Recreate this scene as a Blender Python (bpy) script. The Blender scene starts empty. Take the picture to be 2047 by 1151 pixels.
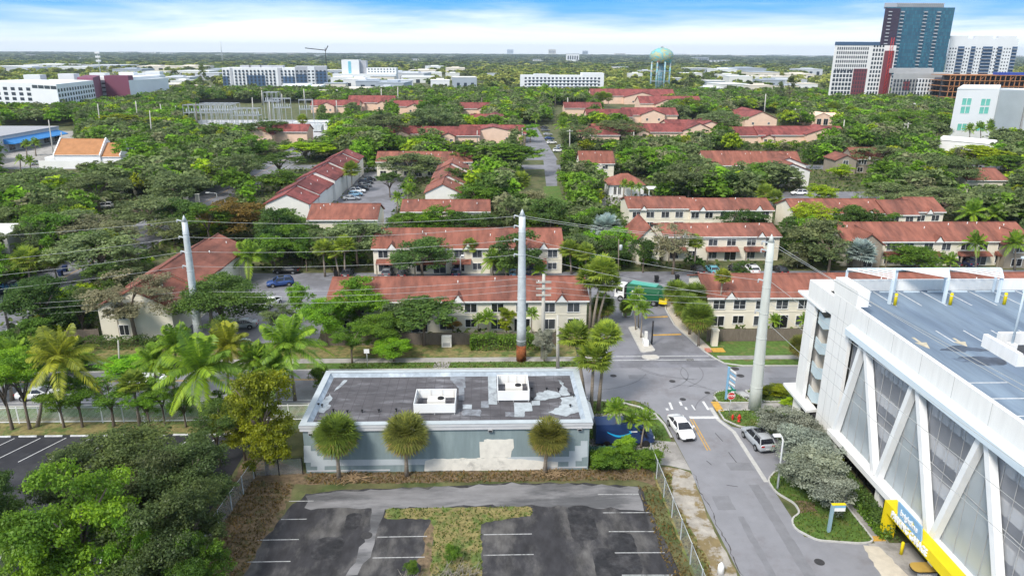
import bpy, bmesh, math, random
import numpy as np
from mathutils import Vector, Matrix

R = math.radians
S = bpy.context.scene
# ------------------------------------------------------------------ camera
F_PX, CAM_H = 1440.0, 40.0
PITCH = math.atan((575.5 - 103) / F_PX)
ROLL, YAW = R(0.3), R(1.9)
cam_data = bpy.data.cameras.new("camera")
cam_data.sensor_width = 36.0
cam_data.lens = F_PX / 2047 * 36.0
cam_data.clip_start = 0.5
cam_data.clip_end = 60000
cam = bpy.data.objects.new("camera", cam_data)
S.collection.objects.link(cam)
_c, _s, _cy, _sy = math.cos(PITCH), math.sin(PITCH), math.cos(YAW), math.sin(YAW)
def _rz(v): return Vector((v[0] * _cy + v[1] * _sy, -v[0] * _sy + v[1] * _cy, v[2]))
FW, R0, U0 = _rz((0, _c, -_s)), _rz((1, 0, 0)), _rz((0, _s, _c))
RT = R0 * math.cos(ROLL) + U0 * math.sin(ROLL)
UP = U0 * math.cos(ROLL) - R0 * math.sin(ROLL)
cam.matrix_world = Matrix(((RT.x, UP.x, -FW.x, 0), (RT.y, UP.y, -FW.y, 0), (RT.z, UP.z, -FW.z, CAM_H), (0, 0, 0, 1)))
S.camera = cam
CAMP = Vector((0, 0, CAM_H))
# survey helpers: a point of the 2047x1151 photograph -> metres, on a level, a Y plane or an X plane
def ray(px, py): return FW + RT * ((px - 1023.5) / F_PX) + UP * ((575.5 - py) / F_PX)
def at(px, py, h=0.0):
    d = ray(px, py); return CAMP + d * ((h - CAM_H) / d.z)
def at_y(px, py, Y):
    d = ray(px, py); return CAMP + d * (Y / d.y)
def at_x(px, py, X):
    d = ray(px, py); return CAMP + d * (X / d.x)
def proj(p):
    v = Vector(p) - CAMP; k = v.dot(FW)
    return 1023.5 + F_PX * v.dot(RT) / k, 575.5 - F_PX * v.dot(UP) / k
# ------------------------------------------------------------------ sky, sun, exposure
SUN_EL, SUN_AZ = R(46), R(218)          # azimuth clockwise from +Y: the sun stands behind the camera's left shoulder
W_ = bpy.data.worlds.new("World"); S.world = W_; W_.use_nodes = True
nt = W_.node_tree; nt.nodes.clear()
def N(t, **k):
    n = nt.nodes.new(t)
    for a, b in k.items(): setattr(n, a, b)
    return n
sky = N('ShaderNodeTexSky', sky_type='NISHITA'); sky.sun_disc = False
sky.sun_elevation = SUN_EL; sky.sun_rotation = SUN_AZ; sky.air_density = 1.0; sky.dust_density = 1.5; sky.ozone_density = 2.0
bg1 = N('ShaderNodeBackground'); bg1.inputs[1].default_value = 0.12
nt.links.new(sky.outputs[0], bg1.inputs[0])
bgb = N('ShaderNodeBackground'); bgb.inputs[0].default_value = (0.085, 0.37, 0.80, 1); bgb.inputs[1].default_value = 0.98   # clear blue bands
bgw = N('ShaderNodeBackground'); bgw.inputs[0].default_value = (0.90, 0.96, 1.0, 1); bgw.inputs[1].default_value = 0.92    # bright cloud
tc = N('ShaderNodeTexCoord'); sep = N('ShaderNodeSeparateXYZ'); nt.links.new(tc.outputs['Generated'], sep.inputs[0])
def MR(src, a, b, c=0.0, d=1.0):
    m = N('ShaderNodeMapRange', interpolation_type='SMOOTHSTEP'); nt.links.new(src, m.inputs[0])
    for i, v in enumerate((a, b, c, d)): m.inputs[i + 1].default_value = v
    return m.outputs[0]
def MA(op, a, b):
    m = N('ShaderNodeMath', operation=op, use_clamp=False)
    for i, v in enumerate((a, b)):
        if isinstance(v, (int, float)): m.inputs[i].default_value = v
        else: nt.links.new(v, m.inputs[i])
    return m.outputs[0]
def sky_noise(scale, detail, seed):
    mp = N('ShaderNodeMapping'); mp.inputs['Scale'].default_value = scale; mp.inputs['Location'].default_value = (seed, seed, 0)
    nt.links.new(tc.outputs['Generated'], mp.inputs[0])
    n = N('ShaderNodeTexNoise'); n.inputs['Scale'].default_value = 1; n.inputs['Detail'].default_value = detail
    n.inputs['Roughness'].default_value = 0.55; n.inputs['Distortion'].default_value = 0.6
    nt.links.new(mp.outputs[0], n.inputs['Vector']); return n.outputs['Fac']
z = sep.outputs['Z']
n1 = sky_noise((3.0, 3.0, 30.0), 5, 3.1); n2 = sky_noise((7, 7, 70), 6, 8.3)
nn = MA('ADD', MA('MULTIPLY', n1, 0.72), MA('MULTIPLY', n2, 0.28))
lift = MA('ADD', MA('MULTIPLY', z, 13.5), MA('MULTIPLY', nn, -1.3))      # blue grows with height, torn by the cloud noise
blue = MR(lift, -0.46, 0.22)
hi = MR(z, 0.12, 0.5)                                                     # higher up the Nishita sky with broken cloud
mixb = N('ShaderNodeMixShader'); nt.links.new(blue, mixb.inputs[0]); nt.links.new(bgw.outputs[0], mixb.inputs[1]); nt.links.new(bgb.outputs[0], mixb.inputs[2])
cl = MR(sky_noise((2.2, 2.2, 2.6), 5, 1.7), 0.32, 0.58)
mixh = N('ShaderNodeMixShader'); nt.links.new(cl, mixh.inputs[0]); nt.links.new(bg1.outputs[0], mixh.inputs[1]); nt.links.new(bgw.outputs[0], mixh.inputs[2])
mixs = N('ShaderNodeMixShader'); nt.links.new(hi, mixs.inputs[0]); nt.links.new(mixb.outputs[0], mixs.inputs[1]); nt.links.new(mixh.outputs[0], mixs.inputs[2])
out = N('ShaderNodeOutputWorld'); nt.links.new(mixs.outputs[0], out.inputs[0])
sun_d = bpy.data.lights.new("sun", 'SUN'); sun_d.energy = 2.7; sun_d.angle = R(13); sun_d.color = (1.0, 0.95, 0.87)
sun = bpy.data.objects.new("sun", sun_d); S.collection.objects.link(sun)
sdir = Vector((math.sin(SUN_AZ) * math.cos(SUN_EL), math.cos(SUN_AZ) * math.cos(SUN_EL), math.sin(SUN_EL)))
sun.rotation_euler = sdir.to_track_quat('Z', 'Y').to_euler(); sun.location = sdir * 200
S.view_settings.view_transform = 'Standard'; S.view_settings.look = 'None'; S.view_settings.gamma = 1.0
S.view_settings.use_curve_mapping = False; S.view_settings.exposure = 0.55
HAZE = 7.0e-5
S.cycles.max_bounces = 5; S.cycles.diffuse_bounces = 3; S.cycles.glossy_bounces = 2; S.cycles.transmission_bounces = 2
S.cycles.transparent_max_bounces = 12; S.cycles.volume_bounces = 0; S.cycles.caustics_reflective = False; S.cycles.caustics_refractive = False
S.cycles.sample_clamp_indirect = 6

# ------------------------------------------------------------------ materials
_mats = {}
def srgb(r, g, b):
    f = lambda v: (v / 255 / 12.92) if v / 255 <= 0.04045 else ((v / 255 + 0.055) / 1.055) ** 2.4
    return (f(r), f(g), f(b))
def mat(name, col, rough=0.75, var=0.18, scale=1.2, metal=0.0, spec=0.3, stretch=(1, 1, 1), bump=0.0, bscale=12, col2=None, lo=0.45, hi=0.6, objcol=False, emit=0, detail=6, orand=0.0):
    """Principled paint with a noise that varies the tone; col2 adds blotches of a second colour; objcol takes the object's own colour."""
    if name in _mats: return _mats[name]
    m = bpy.data.materials.new(name); m.use_nodes = True; t = m.node_tree; b = t.nodes['Principled BSDF']
    b.inputs['Roughness'].default_value = rough; b.inputs['Metallic'].default_value = metal; b.inputs['Specular IOR Level'].default_value = spec
    L = t.links.new
    tcn = t.nodes.new('ShaderNodeTexCoord'); mp = t.nodes.new('ShaderNodeMapping'); mp.inputs['Scale'].default_value = stretch
    L(tcn.outputs['Object'], mp.inputs[0])
    no = t.nodes.new('ShaderNodeTexNoise'); no.inputs['Scale'].default_value = scale; no.inputs['Detail'].default_value = detail; no.inputs['Roughness'].default_value = 0.62
    L(mp.outputs[0], no.inputs['Vector'])
    mr = t.nodes.new('ShaderNodeMapRange'); mr.inputs[1].default_value = 0.3; mr.inputs[2].default_value = 0.7
    mr.inputs[3].default_value = 1 - var; mr.inputs[4].default_value = 1 + var; L(no.outputs['Fac'], mr.inputs[0])
    if objcol:
        oi = t.nodes.new('ShaderNodeObjectInfo'); src = oi.outputs['Color']
    else:
        rgb = t.nodes.new('ShaderNodeRGB'); rgb.outputs[0].default_value = (*col, 1); src = rgb.outputs[0]
    if col2 is not None:
        n2 = t.nodes.new('ShaderNodeTexNoise'); n2.inputs['Scale'].default_value = scale * 0.35; n2.inputs['Detail'].default_value = 9; n2.inputs['Roughness'].default_value = 0.68
        L(mp.outputs[0], n2.inputs['Vector'])
        r2 = t.nodes.new('ShaderNodeMapRange'); r2.interpolation_type = 'SMOOTHSTEP'; r2.inputs[1].default_value = lo; r2.inputs[2].default_value = hi; L(n2.outputs['Fac'], r2.inputs[0])
        mx = t.nodes.new('ShaderNodeMix'); mx.data_type = 'RGBA'; L(r2.outputs[0], mx.inputs['Factor']); L(src, mx.inputs['A']); mx.inputs['B'].default_value = (*col2, 1)
        src = mx.outputs['Result']
    sc = t.nodes.new('ShaderNodeVectorMath'); sc.operation = 'SCALE'; L(src, sc.inputs[0]); L(mr.outputs[0], sc.inputs['Scale'])
    if orand:
        oi2 = t.nodes.new('ShaderNodeObjectInfo'); mo = t.nodes.new('ShaderNodeMapRange'); mo.inputs[3].default_value = 1 - orand; mo.inputs[4].default_value = 1 + orand; L(oi2.outputs['Random'], mo.inputs[0])
        s3 = t.nodes.new('ShaderNodeVectorMath'); s3.operation = 'SCALE'; L(sc.outputs[0], s3.inputs[0]); L(mo.outputs[0], s3.inputs['Scale']); sc = s3
    L(sc.outputs[0], b.inputs['Base Color'])
    if bump:
        bn = t.nodes.new('ShaderNodeTexNoise'); bn.inputs['Scale'].default_value = bscale; bn.inputs['Detail'].default_value = 4; L(mp.outputs[0], bn.inputs['Vector'])
        bp = t.nodes.new('ShaderNodeBump'); bp.inputs['Strength'].default_value = bump; bp.inputs['Distance'].default_value = 0.05; L(bn.outputs['Fac'], bp.inputs['Height']); L(bp.outputs[0], b.inputs['Normal'])
    if emit:
        L(sc.outputs[0], b.inputs['Emission Color']); b.inputs['Emission Strength'].default_value = emit
    _mats[name] = m; return m
def leaf_mat(name, trans=0.40):
    """Foliage: the crown object's own colour, varied per leaf by the mesh attribute 'tint', part of the light passing through."""
    m = bpy.data.materials.new(name); m.use_nodes = True; t = m.node_tree; t.nodes.clear(); L = t.links.new
    oi = t.nodes.new('ShaderNodeObjectInfo'); a = t.nodes.new('ShaderNodeAttribute'); a.attribute_name = 'tint'
    hs = t.nodes.new('ShaderNodeHueSaturation'); L(oi.outputs['Color'], hs.inputs['Color'])
    for k, (lo_, hi_) in (('Value', (0.5, 1.6)), ('Hue', (0.522, 0.482)), ('Saturation', (0.95, 1.08))):
        r = t.nodes.new('ShaderNodeMapRange'); L(a.outputs['Fac'], r.inputs[0]); r.inputs[3].default_value = lo_; r.inputs[4].default_value = hi_; L(r.outputs[0], hs.inputs[k])
    d = t.nodes.new('ShaderNodeBsdfDiffuse'); L(hs.outputs[0], d.inputs[0])
    tr = t.nodes.new('ShaderNodeBsdfTranslucent'); L(hs.outputs[0], tr.inputs[0])
    mx = t.nodes.new('ShaderNodeMixShader'); mx.inputs[0].default_value = trans; L(d.outputs[0], mx.inputs[1]); L(tr.outputs[0], mx.inputs[2])
    gl = t.nodes.new('ShaderNodeBsdfGlossy'); gl.inputs['Roughness'].default_value = 0.45; gl.inputs[0].default_value = (0.9, 0.9, 0.9, 1)
    m2 = t.nodes.new('ShaderNodeMixShader'); m2.inputs[0].default_value = 0.015; L(mx.outputs[0], m2.inputs[1]); L(gl.outputs[0], m2.inputs[2])
    o = t.nodes.new('ShaderNodeOutputMaterial'); L(m2.outputs[0], o.inputs[0]); return m
LEAF = leaf_mat("foliage")

# ------------------------------------------------------------------ mesh and object helpers
def link(o, parent=None):
    S.collection.objects.link(o)
    if parent is not None: o.parent = parent
    return o
def npmesh(name, v, f, m, tint=None, smooth=False):
    v = np.asarray(v, dtype=np.float32); f = np.asarray(f, dtype=np.int32); k = f.shape[1]
    me = bpy.data.meshes.new(name); me.vertices.add(len(v)); me.vertices.foreach_set('co', v.ravel())
    me.loops.add(f.size); me.loops.foreach_set('vertex_index', f.ravel()); me.polygons.add(len(f))
    me.polygons.foreach_set('loop_start', np.arange(0, f.size, k, dtype=np.int32))
    me.update(calc_edges=True)
    if tint is not None:
        at_ = me.attributes.new('tint', 'FLOAT', 'FACE'); at_.data.foreach_set('value', np.asarray(tint, dtype=np.float32))
    if smooth: me.polygons.foreach_set('use_smooth', np.ones(len(f), dtype=bool))
    me.materials.append(m); me.validate(); return me
class MB:
    """collects boxes, tubes and sheets; build() links them as one mesh object"""
    def __init__(s): s.v = []; s.f = []; s.m = []; s.sm = []; s.mats = []
    def mi(s, m):
        if m not in s.mats: s.mats.append(m)
        return s.mats.index(m)
    def add(s, vs, fs, m=None, smooth=False):
        b = len(s.v); s.v += [tuple(x) for x in vs]; k = s.mi(m)
        for f in fs: s.f.append(tuple(b + i for i in f)); s.m.append(k); s.sm.append(smooth)
        return s
    def box(s, x0, x1, y0, y1, z0, z1, m=None):
        return s.add([(x0, y0, z0), (x1, y0, z0), (x1, y1, z0), (x0, y1, z0), (x0, y0, z1), (x1, y0, z1), (x1, y1, z1), (x0, y1, z1)],
                     [(0, 3, 2, 1), (4, 5, 6, 7), (0, 1, 5, 4), (1, 2, 6, 5), (2, 3, 7, 6), (3, 0, 4, 7)], m)
    def bar(s, a, b, w, h, m=None, up=(0, 0, 1)):
        a, b = Vector(a), Vector(b); d = (b - a).normalized(); u = Vector(up)
        if abs(d.dot(u)) > 0.99: u = Vector((1, 0, 0))
        sd = d.cross(u).normalized() * (w / 2); u2 = sd.cross(d).normalized() * (h / 2)
        vs = [p + q for p in (a, b) for q in (-sd - u2, sd - u2, sd + u2, -sd + u2)]
        return s.add(vs, [(3, 2, 1, 0), (4, 5, 6, 7), (0, 1, 5, 4), (1, 2, 6, 5), (2, 3, 7, 6), (3, 0, 4, 7)], m)
    def tube(s, pts, rs, n=8, m=None, smooth=True, cap=True):
        pts = [Vector(p) for p in pts]
        if isinstance(rs, (int, float)): rs = [rs] * len(pts)
        vs = []; fs = []
        for i, p in enumerate(pts):
            d = (pts[min(i + 1, len(pts) - 1)] - pts[max(i - 1, 0)]).normalized()
            u = Vector((0, 0, 1)) if abs(d.z) < 0.9 else Vector((1, 0, 0))
            a = d.cross(u).normalized(); b = d.cross(a).normalized()
            for k in range(n):
                t = 2 * math.pi * k / n; vs.append(p + (a * math.cos(t) + b * math.sin(t)) * rs[i])
        for i in range(len(pts) - 1):
            for k in range(n): fs.append((i * n + k, (i + 1) * n + k, (i + 1) * n + (k + 1) % n, i * n + (k + 1) % n))
        if cap: fs.append(tuple(range(n))); fs.append(tuple((len(pts) - 1) * n + k for k in reversed(range(n))))
        return s.add(vs, fs, m, smooth)
    def lathe(s, prof, n=16, m=None, c=(0, 0, 0), smooth=True):
        return s.tube([(c[0], c[1], c[2] + z_) for r_, z_ in prof], [r_ for r_, z_ in prof], n, m, smooth)
    def poly(s, pts, m=None): return s.add(pts, [tuple(range(len(pts)))], m)
    def prism(s, pts, off, m=None):
        """polygon pts (3D) extruded by the vector off"""
        n = len(pts); o = Vector(off); vs = [Vector(p) for p in pts] + [Vector(p) + o for p in pts]
        return s.add(vs, [tuple(reversed(range(n))), tuple(range(n, 2 * n))] + [(i, (i + 1) % n, n + (i + 1) % n, n + i) for i in range(n)], m)
    def mesh(s, name):
        me = bpy.data.meshes.new(name); me.from_pydata(s.v, [], s.f)
        for m in s.mats: me.materials.append(m)
        me.polygons.foreach_set('material_index', s.m); me.polygons.foreach_set('use_smooth', s.sm)
        bm = bmesh.new(); bm.from_mesh(me); bmesh.ops.recalc_face_normals(bm, faces=bm.faces); bm.to_mesh(me); bm.free()
        return me
    def build(s, name, parent=None, loc=(0, 0, 0), rz=0.0):
        o = bpy.data.objects.new(name, s.mesh(name)); o.location = loc; o.rotation_euler = (0, 0, rz); return link(o, parent)
def bevel(o, w=0.03, seg=2):
    md = o.modifiers.new('bevel', 'BEVEL'); md.width = w; md.segments = seg; md.limit_method = 'ANGLE'; md.angle_limit = R(40); return o
LANDMARKS = []          # (phrase, x, y): what tree labels refer to
def tag(o, label, cat, group=None, kind=None, mark=None):
    if label: o['label'] = label
    if cat: o['category'] = cat
    if group: o['group'] = group
    if kind: o['kind'] = kind
    if mark: LANDMARKS.append((mark, o.location.x, o.location.y))
    return o
def thing(name, label, cat, loc=(0, 0, 0), rz=0.0, group=None, mark=None):
    o = bpy.data.objects.new(name, None); o.location = loc; o.rotation_euler = (0, 0, rz); o.empty_display_size = 0.5
    return tag(link(o), label, cat, group, None, mark)
def struct(o): o['kind'] = 'structure'; return o
def copy_tree(o, parent=None):
    c = o.copy(); S.collection.objects.link(c)
    if parent is not None: c.parent = parent
    for ch in o.children: copy_tree(ch, c)
    return c
def sheet(name, pts, z_, m, kind='structure'):
    o = MB().poly([(p[0], p[1], 0) for p in pts], m).build(name, None, (0, 0, z_)); o['kind'] = kind; return o
def text(body, size, m, parent, loc, rot, name='lettering', extrude=0.01, align='CENTER', sx=1.0, off=0.0):
    c = bpy.data.curves.new(name, 'FONT'); c.body = body; c.size = size; c.extrude = extrude; c.align_x = align; c.align_y = 'CENTER'; c.offset = off
    c.materials.append(m); tmp = bpy.data.objects.new(name, c); me = bpy.data.meshes.new_from_object(tmp); bpy.data.objects.remove(tmp); o = bpy.data.objects.new(name, me)
    o.location = loc; o.rotation_euler = rot; o.scale = (sx, 1, 1); return link(o, parent)
def round_poly(pts, r, n=6):
    """fillet the corners of a 2D polygon"""
    out_ = []; k = len(pts)
    for i in range(k):
        p = Vector(pts[i][:2]); a = (Vector(pts[i - 1][:2]) - p); b = (Vector(pts[(i + 1) % k][:2]) - p)
        rr = r[i] if isinstance(r, (list, tuple)) else r
        d = min(rr, a.length * 0.49, b.length * 0.49)
        if d < 0.01: out_.append((p.x, p.y)); continue
        a.normalize(); b.normalize(); s0, s1 = p + a * d, p + b * d
        for j in range(n + 1):
            t = j / n; q = s0 * (1 - t) ** 2 + p * 2 * t * (1 - t) + s1 * t * t; out_.append((q.x, q.y))
    return out_
def kerb(name, pts, m, w=0.3, h=0.13, closed=True):
    """a kerb ring along the 2D outline pts"""
    mb = MB(); k = len(pts); P = [Vector((p[0], p[1])) for p in pts]; inn = []
    for i in range(k):
        a = P[i] - P[i - 1] if (closed or i > 0) else P[i + 1] - P[i]; b = P[(i + 1) % k] - P[i] if (closed or i < k - 1) else P[i] - P[i - 1]
        d = (a.normalized() + b.normalized()); d = d.normalized() if d.length > 1e-6 else a.normalized(); inn.append(P[i] + Vector((-d.y, d.x)) * w)
    vs = [(p.x, p.y, 0) for p in P] + [(p.x, p.y, h) for p in P] + [(p.x, p.y, h) for p in inn] + [(p.x, p.y, 0) for p in inn]
    fs = []
    for i in range(k if closed else k - 1):
        j = (i + 1) % k
        fs += [(i, j, k + j, k + i), (k + i, k + j, 2 * k + j, 2 * k + i), (2 * k + i, 2 * k + j, 3 * k + j, 3 * k + i)]
    mb.add(vs, fs, m); return struct(mb.build(name))
# ------------------------------------------------------------------ palette
M_ground = mat('earth', (0.115, 0.115, 0.05), 0.95, 0.35, 0.5, col2=(0.06, 0.085, 0.025), bump=0.3, bscale=3)
M_grass = mat('grass', (0.085, 0.15, 0.028), 0.95, 0.35, 1.6, col2=(0.15, 0.14, 0.05), lo=0.5, hi=0.66, bump=0.6, bscale=25)
M_dry = mat('dry_grass', (0.22, 0.185, 0.075), 0.95, 0.4, 1.8, col2=(0.10, 0.14, 0.035), lo=0.45, hi=0.6, bump=0.6, bscale=20)
M_dirt = mat('leaf_litter', (0.165, 0.118, 0.072), 0.95, 0.5, 2.5, col2=(0.10, 0.095, 0.04), lo=0.5, hi=0.62, bump=0.7, bscale=18)
M_sand = mat('sandy_shoulder', (0.36, 0.33, 0.29), 0.95, 0.25, 1.2, col2=(0.21, 0.16, 0.08), lo=0.47, hi=0.56, bump=0.4)
M_road = mat('road_asphalt', (0.235, 0.235, 0.255), 0.9, 0.10, 0.45, col2=(0.185, 0.175, 0.185), lo=0.5, hi=0.7, bump=0.15, bscale=40)
M_road2 = mat('darker_asphalt', (0.21, 0.21, 0.235), 0.9, 0.12, 0.4, col2=(0.15, 0.15, 0.165), bump=0.1)  # a tone darker than the main road, for side roads and car parks
M_lot = mat('lot_asphalt', (0.036, 0.035, 0.039), 0.85, 0.45, 0.7, col2=(0.10, 0.095, 0.092), lo=0.44, hi=0.64, stretch=(1.3, .6, 1), bump=0.2, bscale=30)
M_lane = mat('worn_asphalt', (0.21, 0.205, 0.21), 0.9, 0.25, 0.5, col2=(0.095, 0.095, 0.10), lo=0.42, hi=0.6, stretch=(.45, 1.4, 1), bump=0.2)
M_newlot = mat('sealed_asphalt', (0.030, 0.030, 0.036), 0.85, 0.2, 0.4, col2=(0.05, 0.05, 0.055))
M_walk = mat('pavement_concrete', (0.36, 0.34, 0.32), 0.9, 0.15, 0.8, col2=(0.25, 0.235, 0.22))
M_kerb = mat('kerb_concrete', (0.46, 0.45, 0.43), 0.9, 0.15, 2)
M_line = mat('white_road_paint', (0.62, 0.62, 0.62), 0.8, 0.25, 3, col2=(0.36, 0.35, 0.35), lo=0.55, hi=0.75)
M_fade = mat('faded_lot_paint', (0.40, 0.40, 0.40), .9, .3, 4, col2=(.10, .10, .10), lo=.5, hi=.68)
M_yline = mat('yellow_road_paint', (0.56, 0.32, 0.055), 0.8, 0.2, 3, col2=(0.36, 0.26, 0.14), lo=0.5, hi=0.75)
M_white = mat('white_paint', (0.80, 0.80, 0.79), 0.6, 0.04, 0.4)
M_offw = mat('off_white_stucco', (0.72, 0.70, 0.65), 0.85, 0.06, 0.5)
M_cream = mat('cream_stucco', (0.74, 0.69, 0.57), 0.9, 0.06, 0.4, col2=(0.62, 0.57, 0.46), lo=0.55, hi=0.8)
M_glass = mat('dark_glass', (0.045, 0.05, 0.058), 0.14, 0.3, 0.6, spec=0.6, orand=.75)
M_black = mat('black_metal', (0.015, 0.015, 0.017), 0.5, 0.1)
M_dark = mat('dark_recess', (0.022, 0.021, 0.022), 0.9, 0.2)  # near-black: darkness inside recesses, drains and louvres put into a colour
M_steel = mat('galvanised_steel', (0.52, 0.55, 0.56), 0.5, 0.12, 1.2, metal=0.15, col2=(0.60, 0.63, 0.63))
M_grey = mat('grey_concrete', (0.40, 0.40, 0.40), 0.9, 0.14, 0.6)
M_wood = mat('weathered_wood', (0.19, 0.155, 0.125), 0.9, 0.25, 2, stretch=(6, 6, 0.6))
M_pole = mat('pole_concrete', (0.46, 0.44, 0.39), 0.9, 0.15, 1.0, stretch=(3, 3, .4))
M_yel = mat('yellow_paint', (0.78, 0.60, 0.01), 0.55, 0.05, 0.6)
M_red = mat('red_paint', (0.55, 0.03, 0.02), 0.5, 0.1)
M_rub = mat('rubber', (0.02, 0.02, 0.021), 0.85, 0.15)
# ------------------------------------------------------------------ the ground, roads and lots
g = MB().poly([(-10500, -400, 0), (10500, -400, 0), (10500, 12000, 0), (-10500, 12000, 0)], M_ground).build('ground'); struct(g)
def S2(name, pts, z_, m): return sheet(name, pts, z_, m)
rect = lambda x0, x1, y0, y1: [(x0, y0), (x1, y0), (x1, y1), (x0, y1)]
def rag(pts, amp, seed, step=1.0):
    """an outline with a broken, ragged edge"""
    rg = random.Random(seed); o = []
    for i, p in enumerate(pts):
        q = pts[(i + 1) % len(pts)]; d = math.hypot(q[0] - p[0], q[1] - p[1]); n = max(1, int(d / step))
        for k in range(n):
            t = k / n; o.append((p[0] + (q[0] - p[0]) * t + rg.uniform(-amp, amp), p[1] + (q[1] - p[1]) * t + rg.uniform(-amp, amp)))
    return o
S2('grass_verge', rect(-72, 15, 87.5, 96), 0.004, M_grass); S2('grass_verge', rect(31, 80, 87.6, 97), 0.004, M_grass)
S2('grass_verge', rag(rect(-70, 14, 91.4, 96.5), .3, 1), 0.007, M_dry)
S2('grass_verge', rect(-70, 19.8, 75.2, 77.9), 0.004, M_grass); S2('grass_verge', rect(10, 19.6, 66, 77.9), 0.005, M_grass)
S2('grass_verge', rag(rect(-75, -24, 71.2, 75.2), .2, 2), 0.006, M_dry)
S2('road', rect(-600, 600, 78, 87.5), 0.010, M_road)
S2('road', [(32.4, -60), (32.4, 51.0), (31.8, 51.4), (27.3, 52), (27.3, 60.4), (28.4, 62.0), (31.3, 62.4), (31.2, 69.5), (29, 70.6), (27.2, 71.4), (26.5, 73.2), (26.5, 75.5), (27.0, 78.4), (28.6, 80.6), (28.6, 81),
             (13, 81), (13.2, 79.6), (15.7, 79.3), (17.4, 78.1), (18.6, 76.7), (19.7, 74.2), (20.0, 72), (20.2, 63), (19.9, 56), (20.1, 47), (20.6, 20), (20.6, -60)], 0.014, M_road)
S2('pavement', rect(-70, 14.5, 89.8, 91.3), 0.012, M_walk); S2('pavement', rect(31.5, 80, 89.9, 91.2), 0.012, M_walk)
S2('pavement', [(-7.6, 87.6), (-5.6, 87.6), (-5.0, 91.2), (-7.2, 91.2)], 0.016, M_walk)
S2('pavement', rect(9.9, 19.4, 73.3, 74.8), 0.013, M_walk)
S2('road', [(14.4, 87.4), (32.2, 87.4), (31.2, 90.5), (30.3, 93), (28.6, 103), (28.9, 110), (30.2, 116), (30.4, 122), (17.2, 122), (17.0, 112), (17.2, 104), (15.8, 93), (15.0, 91)], 0.014, M_road2)
S2('car_park', rect(-46, 112, 115.5, 131.5), 0.010, M_road2); S2('car_park', rect(-46, -25, 97, 116), 0.012, M_road2)
S2('road', rect(-85, -72, 20, 330), 0.018, M_road2); S2('car_park', rect(-43, -24, 168, 252), 0.010, M_road2)
S2('car_park', rect(72, 135, 193, 214), 0.010, M_road2)
S2('road', [at(1050, 320)[:2], at(1115, 320)[:2], at(1070, 250)[:2], at(1052, 248)[:2]], 0.012, M_road2)
S2('road', [at(1092, 372)[:2], at(1114, 372)[:2], at(1112, 318)[:2], at(1086, 318)[:2]], 0.013, M_road2)
S2('lawn', [at(1090, 405)[:2], at(1128, 405)[:2], at(1118, 372)[:2], at(1086, 372)[:2]], 0.010, M_grass)
S2('car_park', [at(0, 335)[:2], at(160, 330)[:2], at(250, 262)[:2], at(90, 262)[:2], at(-60, 300)[:2]], 0.012, M_walk)
S2('road', rect(-600, 600, 258, 268), 0.010, M_road2)
# front car park: dark worn asphalt with a lighter lane, leaf litter, a T-shaped grass island
S2('leaf_litter', rag([(-25, 20), (-18.8, 20), (-18.8, 61), (-10, 61.2), (14, 61.2), (16.2, 60), (16.2, 63.1), (-18, 63.1), (-25.2, 68)], .25, 3), 0.006, M_dirt)
lot = rag([(-20.6, 20), (15.9, 20), (15.4, 45), (14.8, 55), (14.6, 59.9), (10, 60.6), (2, 60.9), (-7, 60.3), (-14, 60.2), (-17.5, 59.4), (-18.6, 57), (-19.6, 52)], .16, 5, 0.7)
S2('car_park', lot, 0.010, M_lot)
S2('worn_lane', rag([(-17.3, 57.1), (-10.4, 57.0), (4, 57.2), (13.8, 56.2), (14.3, 59.8), (10, 60.4), (2, 60.7), (-7, 60.1), (-13, 60.0), (-17.2, 59.1)], .3, 6, 0.8), 0.014, M_lane)
S2('worn_lane', rag([(-10.6, 48), (-9.9, 52), (-9.6, 57.2), (-10.8, 57.2), (-10.7, 54), (-11.5, 48)], .2, 8, 0.8), 0.016, M_lane)
isl = round_poly([at(768, 1037)[:2], at(862, 1037)[:2], at(868, 1060)[:2], (-4.6, 20), (-0.2, 20), (-0.7, 47.8), at(962, 1045)[:2], at(1066, 1030)[:2], at(1064, 1012)[:2], at(772, 1016)[:2]], .5)
S2('grass_island', rag(isl, .10, 9, .4), 0.022, M_dry)
S2('leaf_litter', rag([(-6.2, 44), (-4.7, 44), (-4.7, 55), (-5.6, 55)], .3, 11, .7), 0.018, M_dirt)
S2('sandy_shoulder', rag([(16.6, 20), (20.4, 20), (20.0, 47), (19.8, 55), (20.2, 62.4), (18, 63.6), (16.6, 63)], .2, 12), 0.008, M_sand)
S2('dry_grass', rag([(16.4, 20), (17.9, 20), (17.9, 50), (17.3, 58), (18.2, 62.3), (16.4, 62.5)], .25, 13), 0.012, M_dry)
S2('driveway', [(10, 65.2), (18.2, 63.6), (20.2, 62.6), (20.0, 68.2), (17, 68.8), (10, 69.2)], 0.012, M_walk)
S2('car_park', rect(-130, -25.6, 35, 71.2), 0.010, M_newlot)
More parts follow.
